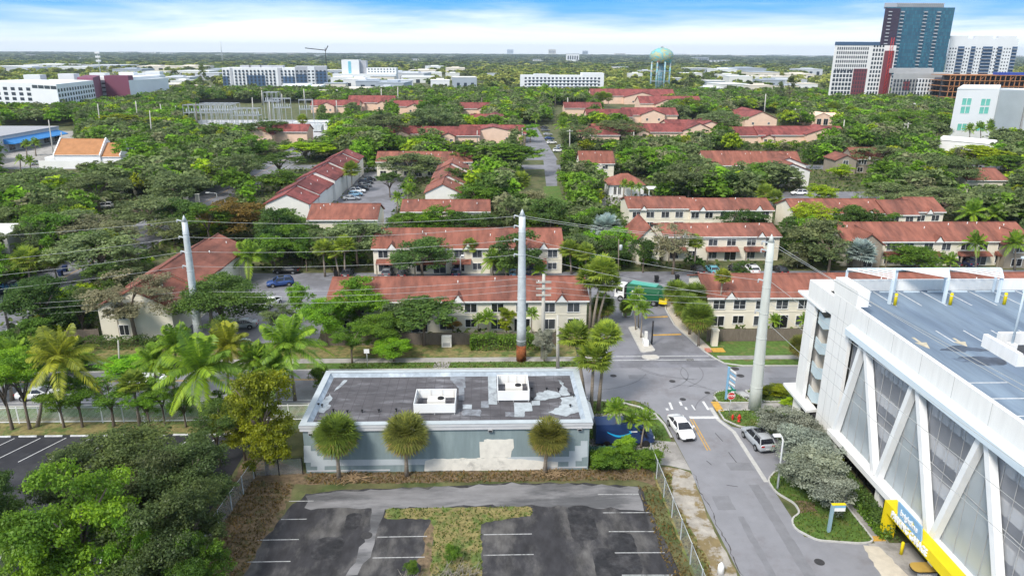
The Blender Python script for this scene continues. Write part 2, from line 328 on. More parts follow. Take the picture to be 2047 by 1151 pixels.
# kerbed verges on the garage side
vn = round_poly([(26.75, 72.9), (28.0, 71.3), (29.6, 70.7), (35.0, 70.7), (35.0, 75.2), (26.75, 75.2)], .3)
vc = round_poly([(27.3, 77.0), (31.6, 77.0), (30.2, 80.3), (28.6, 80.3), (27.4, 79.4)], .8)
ve = round_poly([(33.0, 77.2), (36, 77.2), (44, 80.4), (31.6, 80.4)], .5)
vs = round_poly([(27.35, 60.6), (28.7, 62.2), (33.0, 62.4), (33.0, 51.2), (31.8, 51.0), (28.2, 51.5), (26.95, 53.1), (27.2, 54.4), (28.4, 55.3), (28.5, 56.8), (27.4, 58.6)], .6)
for i, p in enumerate((vn, vc, ve, vs)): S2('grass_verge', p, 0.10, M_grass); kerb('kerb', p, M_kerb, 0.16, 0.14)
S2('leaf_litter', rag([(28.3, 55.2), (30.0, 55.5), (30.2, 57), (28.6, 57.2)], .15, 21, .4), 0.106, M_dirt)
S2('pavement', [(26.8, 75.3), (35.2, 75.3), (35.2, 77), (27.2, 77)], 0.02, M_walk); S2('pavement', rect(33.05, 34.3, 40, 70.6), 0.02, M_walk)
S2('storm_drain_apron', [(31.4, 77.1), (33, 77.2), (31.5, 80.2), (30.3, 80.3)], 0.02, M_grey)
S2('planting_bed', rect(34.3, 35.4, 52.6, 70.6), 0.02, M_dirt)
S2('driveway', [(32.4, 36), (36, 36), (36, 51.0), (32.4, 51.0)], 0.018, M_walk)
kerb('kerb', [(27.3, 60.4), (27.3, 62), (27.3, 70.3), (26.4, 73), (26.4, 76)], M_kerb, 0.45, 0.02, False)
nk = [(80, 87.65), (40, 87.65), (34, 87.75), (31.8, 88.6), (30.9, 90.6), (30.2, 93), (28.6, 103), (28.9, 110), (30.2, 116)]
kerb('kerb', nk, M_kerb, 0.2, 0.14, False); kerb('kerb', [(14.3, 87.6), (-70, 87.6)], M_kerb, 0.2, 0.12, False)
kerb('kerb', [(10, 77.9), (13.2, 77.9), (15.5, 77.5), (17.6, 76.2), (19.1, 74.2), (19.6, 72), (19.7, 69)], M_kerb, 0.22, 0.13, False)
kerb('kerb', [(-70, 77.85), (10, 77.85)], M_kerb, 0.2, 0.12, False)
S2('gravel_border', [(30.3, 93.2), (31.6, 93.2), (30.2, 104), (30.4, 110), (31.6, 116), (30.3, 116), (29.0, 110), (28.7, 103)], 0.03, mat('pale_gravel', (0.52, 0.46, 0.38), 0.95, 0.3, 8, bump=.6))
md = round_poly([at(1257, 655)[:2], at(1272, 654)[:2], at(1309, 702)[:2], at(1283, 705)[:2]], .5); md2 = round_poly([at(1283, 712)[:2], at(1312, 711)[:2], at(1318, 717)[:2], at(1302, 720)[:2], at(1288, 717)[:2]], .5)
for p in (md, md2): S2('median_island', p, 0.12, mat('median_concrete', (0.5, 0.47, 0.42), 0.9, .15, 2)); kerb('kerb', p, M_kerb, 0.15, 0.15)
md3 = round_poly([at(1243, 634)[:2], at(1262, 633)[:2], at(1268, 612)[:2], at(1245, 610)[:2]], .5)
S2('median_island', md3, 0.12, M_grass); kerb('kerb', md3, M_kerb, 0.15, 0.15)
# painted markings, all on the asphalt
ml = MB()
def stripe(mb, a, b, w, z_, m):
    a, b = Vector((a[0], a[1])), Vector((b[0], b[1])); d = (b - a).normalized(); n = Vector((-d.y, d.x)) * w / 2
    mb.poly([(p.x, p.y, z_) for p in (a - n, b - n, b + n, a + n)], m)
for y in (49.95, 52.75, 55.6, 58.35): stripe(ml, (-20.0 if y < 54 else -18.8, y), (-16.5, y), .1, .020, M_fade)
for y in (50.2, 52.9): stripe(ml, (-9.8, y), (-5.5, y), .1, .022, M_fade); stripe(ml, (-0.6, y + .1), (3.6, y + .1), .1, .022, M_fade)
for y in (47.5, 44.5): stripe(ml, (-20.3, y), (-16.5, y), .1, .02, M_fade); stripe(ml, (-9.8, y), (-5.5, y), .1, .02, M_fade); stripe(ml, (-.6, y), (3.6, y), .1, .02, M_fade)
for (a, b) in (((1195, 988), (1277, 988)), ((1205, 1024.5), (1300, 1024)), ((1217, 1062), (1310, 1062)), ((1229, 1104.5), (1330, 1104)), ((1243, 1149), (1345, 1149))):
    stripe(ml, at(*a), at(*b), .1, .02, M_fade)
for i in range(17):
    x = -53.6 + i * 2.75 - 22; stripe(ml, (x + 2.2, 70.6), (x, 65.8), .1, .016, M_line)
for i in range(16): stripe(ml, (-75 + i * 2.75, 54.8), (-73.2 + i * 2.75, 50), .1, .016, M_line)
stripe(ml, (-120, 55), (-36, 55), .1, .017, M_line)
stripe(ml, (-80, 79.0), (12, 79.0), .13, .018, M_line); stripe(ml, (-80, 84.6), (12, 84.6), .1, .018, M_yline); stripe(ml, (-80, 84.85), (12, 84.85), .1, .018, M_yline)
stripe(ml, (23.0, 73.6), (26.3, 73.55), .55, .022, M_line)
for x in (22.98, 23.28): stripe(ml, (x, 73.2), (x + .02, 66.4), .12, .022, M_yline)
for (a, b, w) in (((21.6, 77.4), (21.5, 75.6), .28), ((22.9, 77.6), (22.85, 76.6), .28), ((23.2, 76.2), (23.2, 75.5), .25), ((24.1, 76.7), (24.15, 75.4), .18), ((25.7, 77.6), (25.75, 75.4), .3), ((20.9, 75.9), (20.9, 75.4), .3)): stripe(ml, a, b, w, .022, M_line)
stripe(ml, (15.4, 91.2), (31, 91.2), .14, .022, M_line); stripe(ml, (15.2, 89.9), (31.4, 89.9), .14, .022, M_line)
stripe(ml, (24.2, 99.0), (28.6, 99.2), .5, .022, M_yline); stripe(ml, (24.6, 106.4), (28.4, 106.8), .5, .022, M_yline)
stripe(ml, (27.0, 74.9), (27.0, 77.3), .9, .106, M_yline); stripe(ml, (30.9, 92.4), (30.9, 93.9), .8, .04, mat('tactile_red', (0.5, 0.2, 0.14))); stripe(ml, (32.3, 92.4), (32.3, 93.9), 1.8, .04, M_yline)
stripe(ml, (-84.8, 100), (-84.8, 300), .13, .024, M_line); stripe(ml, (-72.3, 100), (-72.3, 300), .13, .024, M_line); stripe(ml, (-78.4, 96), (-78.4, 300), .13, .024, M_yline)
stripe(ml, (31.8, 51.6), (34.2, 51.6), .7, .03, M_yline)
struct(ml.build('road_markings'))
S2('worn_lane', rag([(31.4, 46.5), (33.7, 46.5), (33.2, 50.6), (31.8, 50.7)], .1, 31, .5), 0.024, mat('sandstone_paving', (0.55, 0.49, 0.4), .9, .15, 1))
ck = MB(); rg = random.Random(4)                       # the broken asphalt edge and tyre marks on the side street
pts = [(20.25 + .12 * math.sin(i * .5) + rg.uniform(-.1, .1), 40 + i * .4) for i in range(56)]
for a, b in zip(pts, pts[1:]): stripe(ck, a, b, rg.uniform(.03, .11), .02, mat('crack', (.07, .065, .06), .95, .3))
for (a, b) in (((24.9, 70), (25.2, 68.2)), ((25.1, 66), (25.3, 64)), ((22.3, 64.4), (22.6, 63.6)), ((23.0, 60), (24.0, 59.7))): stripe(ck, a, b, .07, .02, M_dark)
struct(ck.build('asphalt_cracks'))
tt = MB(); M_tyre = mat('tyre_marks', (.165, .165, .18), .9, .2, 3); rg = random.Random(12)
for (cx, cy, r, a0, a1) in ((19, 86, 7, -60, 40), (20.5, 86.5, 7.6, -55, 35), (27, 90, 8, 190, 265), (28, 91, 9.2, 195, 262), (33, 74, 9, 120, 170), (12, 88, 9, -80, -20), (31, 85, 6, 150, 230), (24, 78, 5, 20, 100)):
    P = [(cx + r * math.cos(R(a0 + (a1 - a0) * k / 14)), cy + r * .8 * math.sin(R(a0 + (a1 - a0) * k / 14))) for k in range(15)]
    for a, b in zip(P, P[1:]): stripe(tt, a, b, .13, .021, M_tyre)
for (x0, x1, y0, y1) in ((21.0, 22.6, 56, 58.2), (24.2, 26.6, 62.5, 64), (22.4, 23.0, 44, 55), (-30, -24, 80, 81.2), (2, 9, 82.2, 83.2), (36, 44, 82, 84), (18, 20.5, 84, 85.2), (25.2, 26.2, 45, 60)): tt.poly([(x, y, .0195) for x, y in rag(rect(x0, x1, y0, y1), .05, int(x0 * 7 + y0), .5)], mat('asphalt_patch', (.195, .195, .21), .9, .12, 1))
zz = .0172
for (x0, x1, y0, y1) in ((-15, -12.5, 50, 53), (7, 9.4, 52, 57), (8.5, 10.5, 46, 51), (-13, -11.6, 54, 56.4), (10.2, 12.4, 47.5, 53)): zz += .0004; tt.poly([(x, y, zz) for x, y in rag(round_poly(rect(x0, x1, y0, y1), .9), .05, int(x0 * 7 + y0), .4)], mat('oil_stain', (.022, .022, .025), .8, .5, 1.6, col2=(.052, .05, .053), lo=.42, hi=.62))
struct(tt.build('asphalt_patches'))
def manhole(x, y, r=.42, lab=''):
    o = MB().lathe([(r, 0), (r, .012), (r * .86, .014), (r * .84, .008), (0.02, .009)], 20, mat('cast_iron', (0.045, 0.043, 0.045), 0.7, .3, 6), smooth=False).build('manhole_cover', None, (x, y, .018))
    tag(o, lab, 'manhole cover', 'manhole covers in the asphalt')
for px, py, r, lab in ((733, 1070, .5, 'rusty manhole cover in the dark front car park'), (1638, 1123, .42, 'round manhole cover on the side street near the yellow garage portal'),
        (1469, 737, .55, 'large manhole cover nearest the far kerb, behind the striped banner sign'), (1480, 751, .5, 'manhole cover right of the striped banner sign, second from the far kerb'),
        (1344, 762, .4, 'manhole cover alone in the middle of the crossing'), (1414, 785, .35, 'small round cover close to the kerb corner by the stop sign'),
        (1226, 751, .42, 'manhole cover in the main road beside the three fan palms'), (1365, 798, .38, 'worn manhole cover just above the faded crossing stripes')):
    p = at(px, py); manhole(p.x, p.y, r, lab)
def grate(px, py, w, d, lab):
    p = at(px, py); mb = MB().box(-w / 2, w / 2, -d / 2, d / 2, 0, .02, M_dark)
    for i in range(7): mb.box(-w / 2 + i * w / 7, -w / 2 + i * w / 7 + .05, -d / 2, d / 2, .02, .035, M_grey)
    tag(mb.build('storm_drain', None, (p.x, p.y, .02)), lab, 'drain')
grate(1379, 719, 1.0, .8, 'black storm drain grate by the gravel kerb of the gated entrance'); grate(1487, 796, 1.3, .9, 'storm drain grate on the grey apron beside the stop sign')
# ------------------------------------------------------------------ low flat-roofed building in front
B = thing('commercial_building', 'low grey-green flat-roofed building with peeling paint behind the three ball palms', 'building', (-4.2, 69, 0), mark='the low grey-green building')
ox, oy = -4.2, 69.0
bx0, bx1, by0, by1 = -18.3 - ox, 9.85 - ox, 63.1 - oy, 75.2 - oy
M_teal = mat('grey_green_stucco', (0.215, 0.27, 0.275), 0.9, 0.12, 0.7, stretch=(2.2, 2.2, .35), col2=(0.30, 0.36, 0.36), lo=.5, hi=.75, bump=.1)
M_band = mat('pale_grey_paint', (0.44, 0.48, 0.50), 0.85, 0.06, 0.6); M_corn = mat('cornice_paint', (0.54, 0.54, 0.545), 0.85, .1, .7, stretch=(1, 1, 4))
M_peel = mat('bare_cream_plaster', (0.72, 0.68, 0.60), 0.95, .12, 1.2, col2=(0.42, 0.40, 0.36), lo=.56, hi=.72)
w_ = MB().box(bx0, bx1, by0, by1, 0, 4.75, M_teal); w_.build('wall', B)
c_ = MB(); e = .22
c_.box(bx0 - e, bx1 + e, by0 - e, by0 + .35, 4.755, 5.42, M_corn).box(bx0 - e, bx1 + e, by1 - .35, by1 + e, 4.755, 5.42, M_corn)
c_.box(bx0 - e, bx0 + .35, by0 + .35, by1 - .35, 4.755, 5.42, M_corn).box(bx1 - .35, bx1 + e, by0 + .35, by1 - .35, 4.755, 5.42, M_corn)
c_.box(bx0 - e - .06, bx1 + e + .06, by0 - e - .06, by0 - e - .003, 5.12, 5.38, M_corn)
c_.build('cornice', B)
M_cap = mat('coping_metal', (0.42, 0.46, 0.48), 0.6, .1, 1)
cp = MB().box(bx0 - e - .04, bx1 + e + .04, by0 - e - .08, by0 + .38, 5.425, 5.47, M_cap).box(bx0 - e - .04, bx1 + e + .04, by1 - .38, by1 + e + .04, 5.425, 5.47, M_cap)
cp.box(bx0 - e - .04, bx0 + .38, by0 + .385, by1 - .385, 5.425, 5.47, M_cap).box(bx1 - .38, bx1 + e + .04, by0 + .385, by1 - .385, 5.425, 5.47, M_cap)
cp.build('coping', B)
M_felt = mat('roof_felt', (0.088, 0.083, 0.09), 0.9, 0.3, 0.9, col2=(0.24, 0.24, 0.26), lo=.5, hi=.75, stretch=(.5, 1.6, 1))
rf = MB().box(bx0 + .35, bx1 - .35, by0 + .35, by1 - .35, 4.756, 5.0, M_felt)
M_seam = mat('felt_seam', (0.06, 0.055, 0.06), .9)
for i in range(27): x = bx0 + 1 + i * 1.02; rf.box(x, x + .035, by0 + .5, by1 - .5, 5.0, 5.006, M_seam)
rf.build('roof', B)
M_flash = mat('roof_flashing', (0.33, 0.38, 0.43), .7, .2, 1.5, col2=(.44, .49, .54))
fl = MB()
fl.prism([(bx0 + .352, by0 + .36, 5.0), (bx0 + .75, by0 + .36, 5.002), (bx0 + .352, by0 + .36, 5.4)], (0, by1 - by0 - .72, 0), M_flash)
fl.prism([(bx0 + .36, by1 - .352, 5.0), (bx0 + .36, by1 - .65, 5.002), (bx0 + .36, by1 - .352, 5.4)], (bx1 - bx0 - .72, 0, 0), M_flash)
fl.prism([(bx1 - .352, by0 + .36, 5.0), (bx1 - .75, by0 + .36, 5.002), (bx1 - .352, by0 + .36, 5.4)], (0, by1 - by0 - .72, 0), M_flash)
fl.build('roof_flashing', B)
M_patch = mat('silver_roof_coating', (0.37, 0.405, 0.43), .8, .25, 1.4, col2=(.19, .20, .22), lo=.5, hi=.7); M_patch2 = mat('grey_roof_patch', (0.21, 0.225, 0.25), .85, .25, 1.5, col2=(.14, .14, .155))
ZL = lambda q: (600 + q[0] / 6.77, 730 + q[1] / 6.77); ZR = lambda q: (900 + q[0] / 6.77, 730 + q[1] / 6.77)
zc = 5.008
for k, (zf, m_, amp, ps) in enumerate((
        (ZL, M_patch, .12, [(270, 500), (410, 385), (435, 440), (370, 520), (415, 545), (330, 640), (260, 630), (200, 560)]), (ZL, M_patch, .05, [(600, 195), (645, 205), (545, 295), (450, 355), (520, 275)]),
        (ZR, M_patch, .02, [(510, 150), (625, 150), (635, 530), (520, 525)]), (ZR, M_patch, .02, [(172, 530), (293, 530), (293, 592), (170, 592)]), (ZR, M_patch2, .02, [(415, 485), (520, 485), (520, 575), (415, 575)]),
        (ZR, M_patch, .03, [(865, 505), (1085, 505), (1110, 545), (1110, 620), (1010, 625), (1005, 700), (865, 700)]), (ZR, M_patch, .02, [(1100, 480), (1215, 480), (1215, 540), (1100, 545)]),
        (ZR, M_patch, .14, [(1490, 440), (1740, 405), (1790, 620), (1560, 690), (1330, 640), (1510, 540)]), (ZR, M_patch, .14, [(1450, 170), (1560, 290), (1640, 400), (1500, 420), (1480, 330), (1520, 280)]),
        (ZR, M_patch, .16, [(1180, 380), (1330, 340), (1500, 380), (1480, 440), (1300, 470), (1120, 470)]), (ZR, M_patch2, .03, [(0, 160), (80, 150), (205, 150), (205, 310), (110, 310), (0, 200)]), (ZR, M_patch2, .02, [(115, 312), (190, 312), (190, 480), (115, 480)]),
        (ZR, M_patch2, .12, [(170, 600), (420, 600), (420, 690), (170, 690)]), (ZR, M_patch2, .1, [(740, 640), (860, 640), (860, 700), (740, 700)]))):
    P = [at(*zf(q), 5.0) for q in ps]; zc += .003
    MB().poly([(x - ox, y - oy, zc) for x, y in rag([(p.x, p.y) for p in P], amp, 40 + k, .35)], m_).build('roof_patch', B)
for zf, q in [(ZL, q) for q in ((250, 535), (297, 548), (450, 610), (640, 628), (838, 622), (1066, 615), (1300, 605))] + [(ZR, q) for q in ((1105, 320), (1305, 320), (1465, 325), (1630, 388), (1670, 412), (1625, 550), (1110, 455))]:
    p = at(*zf(q), 5.15); MB().lathe([(.05, 0), (.05, .22), (.13, .24), (.13, .34), (.02, .36)], 8, M_black).build('roof_vent', B, (p.x - ox, p.y - oy, 5.0))
ZF = lambda q: (600 + q[0] / 2.558, 701 + q[1] / 2.558)
def wallpoly(ps, m_, name, t=.02, amp=0, seed=0):
    P = [at_y(*ZF(q), 63.1) for q in ps]
    if amp: P = [Vector((x, 63.1, max(.03, z_))) for x, z_ in rag([(p.x, p.z) for p in P], amp, seed, .4)]
    MB().prism([(p.x - ox, by0 - .004, max(p.z, .02)) for p in P], (0, -t, 0), m_).build(name, B)
wallpoly([(18, 485), (55, 485), (55, 512), (88, 512), (88, 537), (120, 537), (120, 557), (682, 552), (682, 580), (125, 588), (125, 612), (88, 612), (88, 590), (55, 590), (55, 570), (20, 570)], M_band, 'painted_band')
wallpoly([(1470, 460), (1435, 460), (1435, 485), (1405, 485), (1405, 512), (1375, 512), (1375, 540), (1062, 542), (1062, 570), (1372, 566), (1372, 590), (1408, 590), (1408, 562), (1440, 562), (1440, 545), (1470, 540)], M_band, 'painted_band')
wallpoly([(918, 465), (940, 465), (940, 452), (1090, 452), (1092, 495), (1082, 510), (1075, 545), (918, 545)], M_peel, 'bare_plaster', .03, .05, 3)
wallpoly([(640, 562), (685, 552), (918, 547), (1062, 547), (1320, 568), (1320, 603), (1130, 612), (635, 612)], M_peel, 'bare_plaster', .034, .07, 5)
MB().box(bx0 + .1, -10 - ox, by0 - .03, by0 - .002, .16, .3, M_corn).build('base_line', B); MB().box(5.2 - ox, bx1 - .1, by0 - .04, by0 - .002, .2, .34, M_corn).build('base_line', B)
for q, l in (((54, 424), .3), ((972, 407), .3), ((1430, 400), .3)):
    p = at_y(*ZF(q), 62.9); MB().box(-.22, .22, -.3, 0, -.15, .2, M_grey).box(-.17, .17, -.32, -.302, -.12, .05, M_black).build('wall_lamp', B, (p.x - ox, by0 - .003, p.z))
for x, sg in ((bx0, -1), (bx1, 1)):
    MB().prism([(x + sg * .003, 4.2, 3.4), (x + sg * 1.5, 4.2, 2.3), (x + sg * 1.5, 4.2, 2.0), (x + sg * .003, 4.2, 2.0)], (0, -4.4, 0), M_white).build('awning', B)
def ac_screen(x0, x1, y0, y1, h, lab, ulab):
    t = thing('equipment_screen', lab, 'screen', ((x0 + x1) / 2, (y0 + y1) / 2, 5.0), group='white screens round the rooftop air conditioners')
    hx, hy = (x1 - x0) / 2, (y1 - y0) / 2
    for nm, a in (('screen_panel', (-hx, hx, -hy, -hy + .06)), ('screen_panel', (-hx, hx, hy - .06, hy)), ('screen_panel', (-hx, -hx + .06, -hy + .062, hy - .062)), ('screen_panel', (hx - .06, hx, -hy + .062, hy - .062))):
        MB().box(*a, .25, h, M_white).build(nm, t)
    for x in (-hx + .1, 0, hx - .1):
        for y in (-hy + .1, hy - .1): MB().box(x - .04, x + .04, y - .04, y + .04, -.01, .26, M_grey).build('support_post', t)
    for i in range(4): x = -hx + .3 + i * (2 * hx - .6) / 3; MB().box(x - .05, x + .05, hy - .12, hy - .065, .3, h - .05, M_offw).build('rib', t)
    u = thing('air_conditioner', ulab, 'air conditioner', ((x0 + x1) / 2 + .1, (y0 + y1) / 2 - .1, 5.05), group='rooftop air conditioners')
    MB().box(-.9, .9, -.6, .6, 0, 1.0, M_offw).build('casing', u); MB().lathe([(.34, 0), (.34, .1), (.3, .11), (.28, .03), (.02, .03)], 16, M_dark, (.45, 0, 1.003)).build('fan_grille', u)
    MB().box(-.4, .3, -.62, -.602, .15, .5, M_dark).build('louvre', u)
zt = at_y(870, 807, 65.5).z; yb = at(870, 777, zt).y
ac_screen(-7.7, -3.5, 65.5, yb, zt - 5, 'larger white screen box on the roof, just right of the second ball palm', 'white air conditioner inside the left roof screen')
zt = at_y(1025, 781, 68.1).z; yb = at(1025, 748.5, zt).y
ac_screen(.8, 4.15, 68.1, yb, zt - 5, 'white screen box further back on the roof, right of the centre', 'air conditioner inside the right-hand roof screen')
for i, (x, y) in enumerate(((-13.6, 62.0), (6.2, 62.3))):       # heaps of fallen fronds
    mb = MB(); rg = random.Random(i)
    for k in range(60):
        a = rg.uniform(0, 6.28); r = rg.uniform(.1, 1.3); l = rg.uniform(.4, 1.2); b_ = rg.uniform(0, 6.28)
        p = Vector((math.cos(a) * r, math.sin(a) * r * .7, rg.uniform(.05, .3))); mb.bar(p, p + Vector((math.cos(b_) * l, math.sin(b_) * l, rg.uniform(-.1, .15))), .05, .02, mat('dry_frond', (0.33, 0.23, 0.13), .9, .3))
    tag(mb.build('frond_pile', None, (x, y, 0.02)), ('heap of dry fronds at the foot of the left ball palm', 'heap of dry fronds and twigs under the right ball palm')[i], 'frond pile')
# ------------------------------------------------------------------ the parking garage
G = thing('parking_garage', 'white parking garage with zigzag facade beams, stair tower and blue-grey roof deck', 'parking garage', (35.2, 60, 0), mark='the parking garage')
GX, GY = 35.2, 60.0
def gb(*bs, m=M_white, name='wall', par=G):
    mb = MB()
    for b in bs: mb.box(b[0] - GX, b[1] - GX, b[2] - GY, b[3] - GY, b[4], b[5], m)
    return mb.build(name, par)
M_gw = mat('garage_white', (0.80, 0.785, 0.755), 0.75, .06, .8, stretch=(2.5, 2.5, .25), bump=.05, col2=(.73, .71, .67), lo=.55, hi=.8); M_gb = mat('pale_blue_trim', (0.62, 0.70, 0.75), .55, .05, .4)
M_deck = mat('blue_grey_deck', (0.185, 0.24, 0.305), .75, .2, .5, stretch=(1.8, .22, 1), col2=(0.135, 0.18, 0.245), lo=.45, hi=.65)
YS, XE = 14.0, 92.0
gb((35.2, 35.55, 64.5, 68.6, 0, 16.8), name='west_wall', m=M_gw); gb((35.22, 36.4, 64.12, 68.8, 16.81, 18.4), name='tall_parapet', m=M_gw)
gb((35.2, 35.6, YS, 64.49, 14.75, 16.8), name='parapet', m=M_gw)
gb((37.2, XE, 72.75, 73.1, 14.4, 16.8), name='north_parapet', m=M_gw); gb((36.4, XE, 72.9, 73.08, 0, 14.39), name='north_wall', m=M_gw)
gb((35.61, XE, YS, 72.74, 15.2, 15.6), name='roof_deck', m=M_deck)
gb((XE + .01, XE + .3, YS, 73.0, 0, 16.8), name='east_wall', m=M_gw)
MB().prism([(0, 64.4 - GY, 15.0), (-.55, 64.4 - GY, 14.55), (-.55, 64.4 - GY, 13.95), (.3, 64.4 - GY, 13.95), (.3, 64.4 - GY, 14.74), (-.003, 64.4 - GY, 14.74)], (0, YS - 64.4, 0), M_gb).build('top_hood', G)
gb((34.7, 35.9, YS, 64.9, 2.75, 3.3), name='bottom_ledge', m=M_white)
M_joint = mat('panel_joint', (.42, .41, .40), .9)
for y in (65.9, 67.2): gb((35.192, 35.199, y, y + .03, .3, 16.7), name='panel_joint', m=M_joint)
for z_ in (3.3, 6.2, 9.1, 12.0, 14.6): gb((35.192, 35.1985, 64.6, 68.55, z_, z_ + .03), name='panel_joint', m=M_joint)
for k in range(9): y = 61.5 - k * 4.3; gb((35.192, 35.199, y, y + .035, 15.0, 16.79), name='panel_joint', m=M_joint)
# floors and spandrels seen through the screens
M_span = mat('spandrel_concrete', (0.86, 0.87, 0.87), .9, .06, .5); M_in = mat('dim_inside', (0.055, 0.06, 0.07), .95, .2, .4)  # M_in puts the dimness of the inside into the wall colour
for z_ in (3.31, 6.2, 9.1, 12.0):
    gb((36.35, 60, YS, 64.4, z_, z_ + .3), name='floor_slab', m=M_grey)
    mb = MB(); y = 64.2
    while y > YS: mb.box(36.1 - GX, 36.3 - GX, y - 1.25 - GY, y - GY, z_ + .05, z_ + 1.05, M_span); y -= 1.5
    mb.build('spandrel', G)
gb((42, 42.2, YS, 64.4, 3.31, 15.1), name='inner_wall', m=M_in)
for k in range(5): y = 63.4 - k * 8.9; gb((36.6, 37.1, y - .25, y + .25, 3.62, 15.1), name='column', m=M_span)
def screen_mat(name, alpha, col):
    m = bpy.data.materials.new(name); m.use_nodes = True; t = m.node_tree; b = t.nodes['Principled BSDF']; b.inputs['Base Color'].default_value = (*col, 1); b.inputs['Roughness'].default_value = .5; b.inputs['Metallic'].default_value = .3
    tr = t.nodes.new('ShaderNodeBsdfTransparent'); mx = t.nodes.new('ShaderNodeMixShader'); mx.inputs[0].default_value = alpha
    t.links.new(tr.outputs[0], mx.inputs[1]); t.links.new(b.outputs[0], mx.inputs[2]); t.links.new(mx.outputs[0], t.nodes['Material Output'].inputs[0]); return m
M_sc1 = screen_mat('open_mesh_screen', .48, (0.44, 0.46, 0.51)); M_sc2 = screen_mat('dense_mesh_screen', .80, (0.50, 0.55, 0.58))
nodes = [(64.2, 3.3)]; y = 64.2          # zigzag: bottom, top, bottom, top ...
topY = [61.6 - 8.65 * k for k in range(6)]; botY = [64.6 - 8.5 * k for k in range(7)]
zb, zt = 3.32, 14.0
sc = [MB(), MB()]; mu = MB(); X = 35.75 - GX
for k in range(6):
    b0, t0, b1 = botY[k], topY[k], botY[k + 1]; t1 = topY[k + 1] if k + 1 < 6 else topY[k] - 8.65
    sc[1].poly([(X, b0 - GY, zb), (X, t0 - GY, zt), (X, b1 - GY, zb)], M_sc2)
    sc[0].poly([(X, t0 - GY, zt), (X, t1 - GY, zt), (X, b1 - GY, zb)], M_sc1)
sc[0].poly([(X, 64.48 - GY, zb), (X, 64.48 - GY, zt), (X, topY[0] - GY, zt), (X, 64.3 - GY, zb)], M_sc1)
sc[0].build('open_screen', G); sc[1].build('dense_screen', G)
y = 64.3
while y > YS: mu.box(X - .05, X - .02, y - .018 - GY, y + .018 - GY, zb, zt, M_grey); y -= 1.45
for z_ in (8.6,): mu.box(X - .10, X - .061, YS - GY, 64.3 - GY, z_ - .025, z_ + .025, M_grey)
mu.build('screen_frame', G)
for k in range(6):
    for (ya, za, yb_, zb_) in ((botY[k] - .25, zb, topY[k] + .3, zt - .05), (topY[k] - .35, zt - .05, botY[k + 1] + .3, zb)):
        MB().bar((X - .42, ya - GY, za), (X - .42, yb_ - GY, zb_), .5, .62, M_white, up=(1, 0, 0)).build('zigzag_beam', G)
# ground floor behind the ledge
gb((36.6, 36.8, YS, 64.4, 0, 2.74), name='ground_floor_wall', m=M_dark)  # the shadow under the ledge is put into this wall's near-black colour
for k in range(6): y = 63.8 - 8.5 * k; gb((35.1, 35.7, y - .3, y + .3, 0, 2.74), name='column', m=M_gw)
rl = MB()
for z_ in (1.2, 1.9, 2.3): rl.box(35.9 - GX, 35.95 - GX, 52.8 - GY, 63.4 - GY, z_, z_ + .07, M_black)
for i in range(8): rl.box(35.88 - GX, 35.97 - GX, 53 + i * 1.45 - GY, 53.08 + i * 1.45 - GY, 0, 2.5, M_black)
rl.build('railing', G)
# stair tower
gb((35.2, 35.6, 72.35, 74.35, 0, 14.4), name='tower_pier', m=M_gw); gb((35.2, 35.6, 68.61, 74.35, 14.41, 16.4), name='tower_wall', m=M_gw)
gb((35.61, 39.4, 74.0, 74.34, 0, 16.4), name='tower_wall', m=M_gw); gb((38.6, 39.0, 69.1, 73.99, 0, 16.0), name='tower_wall', m=mat('warm_plaster', (0.74, .66, .5), .9, .06, .5)); gb((35.61, 38.59, 68.62, 69.0, 0, 16.0), name='tower_wall', m=M_cream)
gb((35.61, 38.59, 69.01, 73.98, 15.3, 15.6), name='tower_roof', m=M_gw)
M_rail = mat('stair_rail_panel', (0.50, 0.59, 0.62), .5, .08, 1); M_tan = mat('tan_soffit', (0.60, 0.52, 0.34), .9, .05)
for k in range(4):
    z0 = 2.9 + k * 2.9
    MB().prism([(.55, 68.95 - GY, z0 + 1.0), (.55, 71.0 - GY, z0 + .25), (.55, 72.3 - GY, z0 + .55), (.55, 72.3 - GY, z0 + 1.85), (.55, 71.0 - GY, z0 + 1.55), (.55, 68.95 - GY, z0 + 2.3)], (.08, 0, 0), M_rail).build('stair_railing', G)
    MB().prism([(.66, 68.99 - GY, z0 + .9), (.66, 71.0 - GY, z0 + .15), (.66, 72.3 - GY, z0 + .45), (.66, 72.3 - GY, z0 + .62), (.66, 71.0 - GY, z0 + .35), (.66, 68.99 - GY, z0 + 1.1)], (2.6, 0, 0), M_tan).build('stair_flight', G)
def plate(ps, z_, name, th=.22, m=M_white): MB().prism([(at(*p, z_).x - GX, at(*p, z_).y - GY, z_) for p in ps], (0, 0, -th), m).build(name, G)
plate([(1595.5, 580), (1618, 580), (1660, 620.5), (1645, 620.5)], 14.35, 'tower_canopy'); plate([(1566, 765), (1594, 764), (1633, 818), (1612, 820)], 2.9, 'entrance_canopy', .3)
gb((35.3, 38.5, 69.05, 73.9, 0, 2.5), name='entrance_shadow_block', m=M_dark)  # solid near-black block; the entrance's shadow is put into its colour
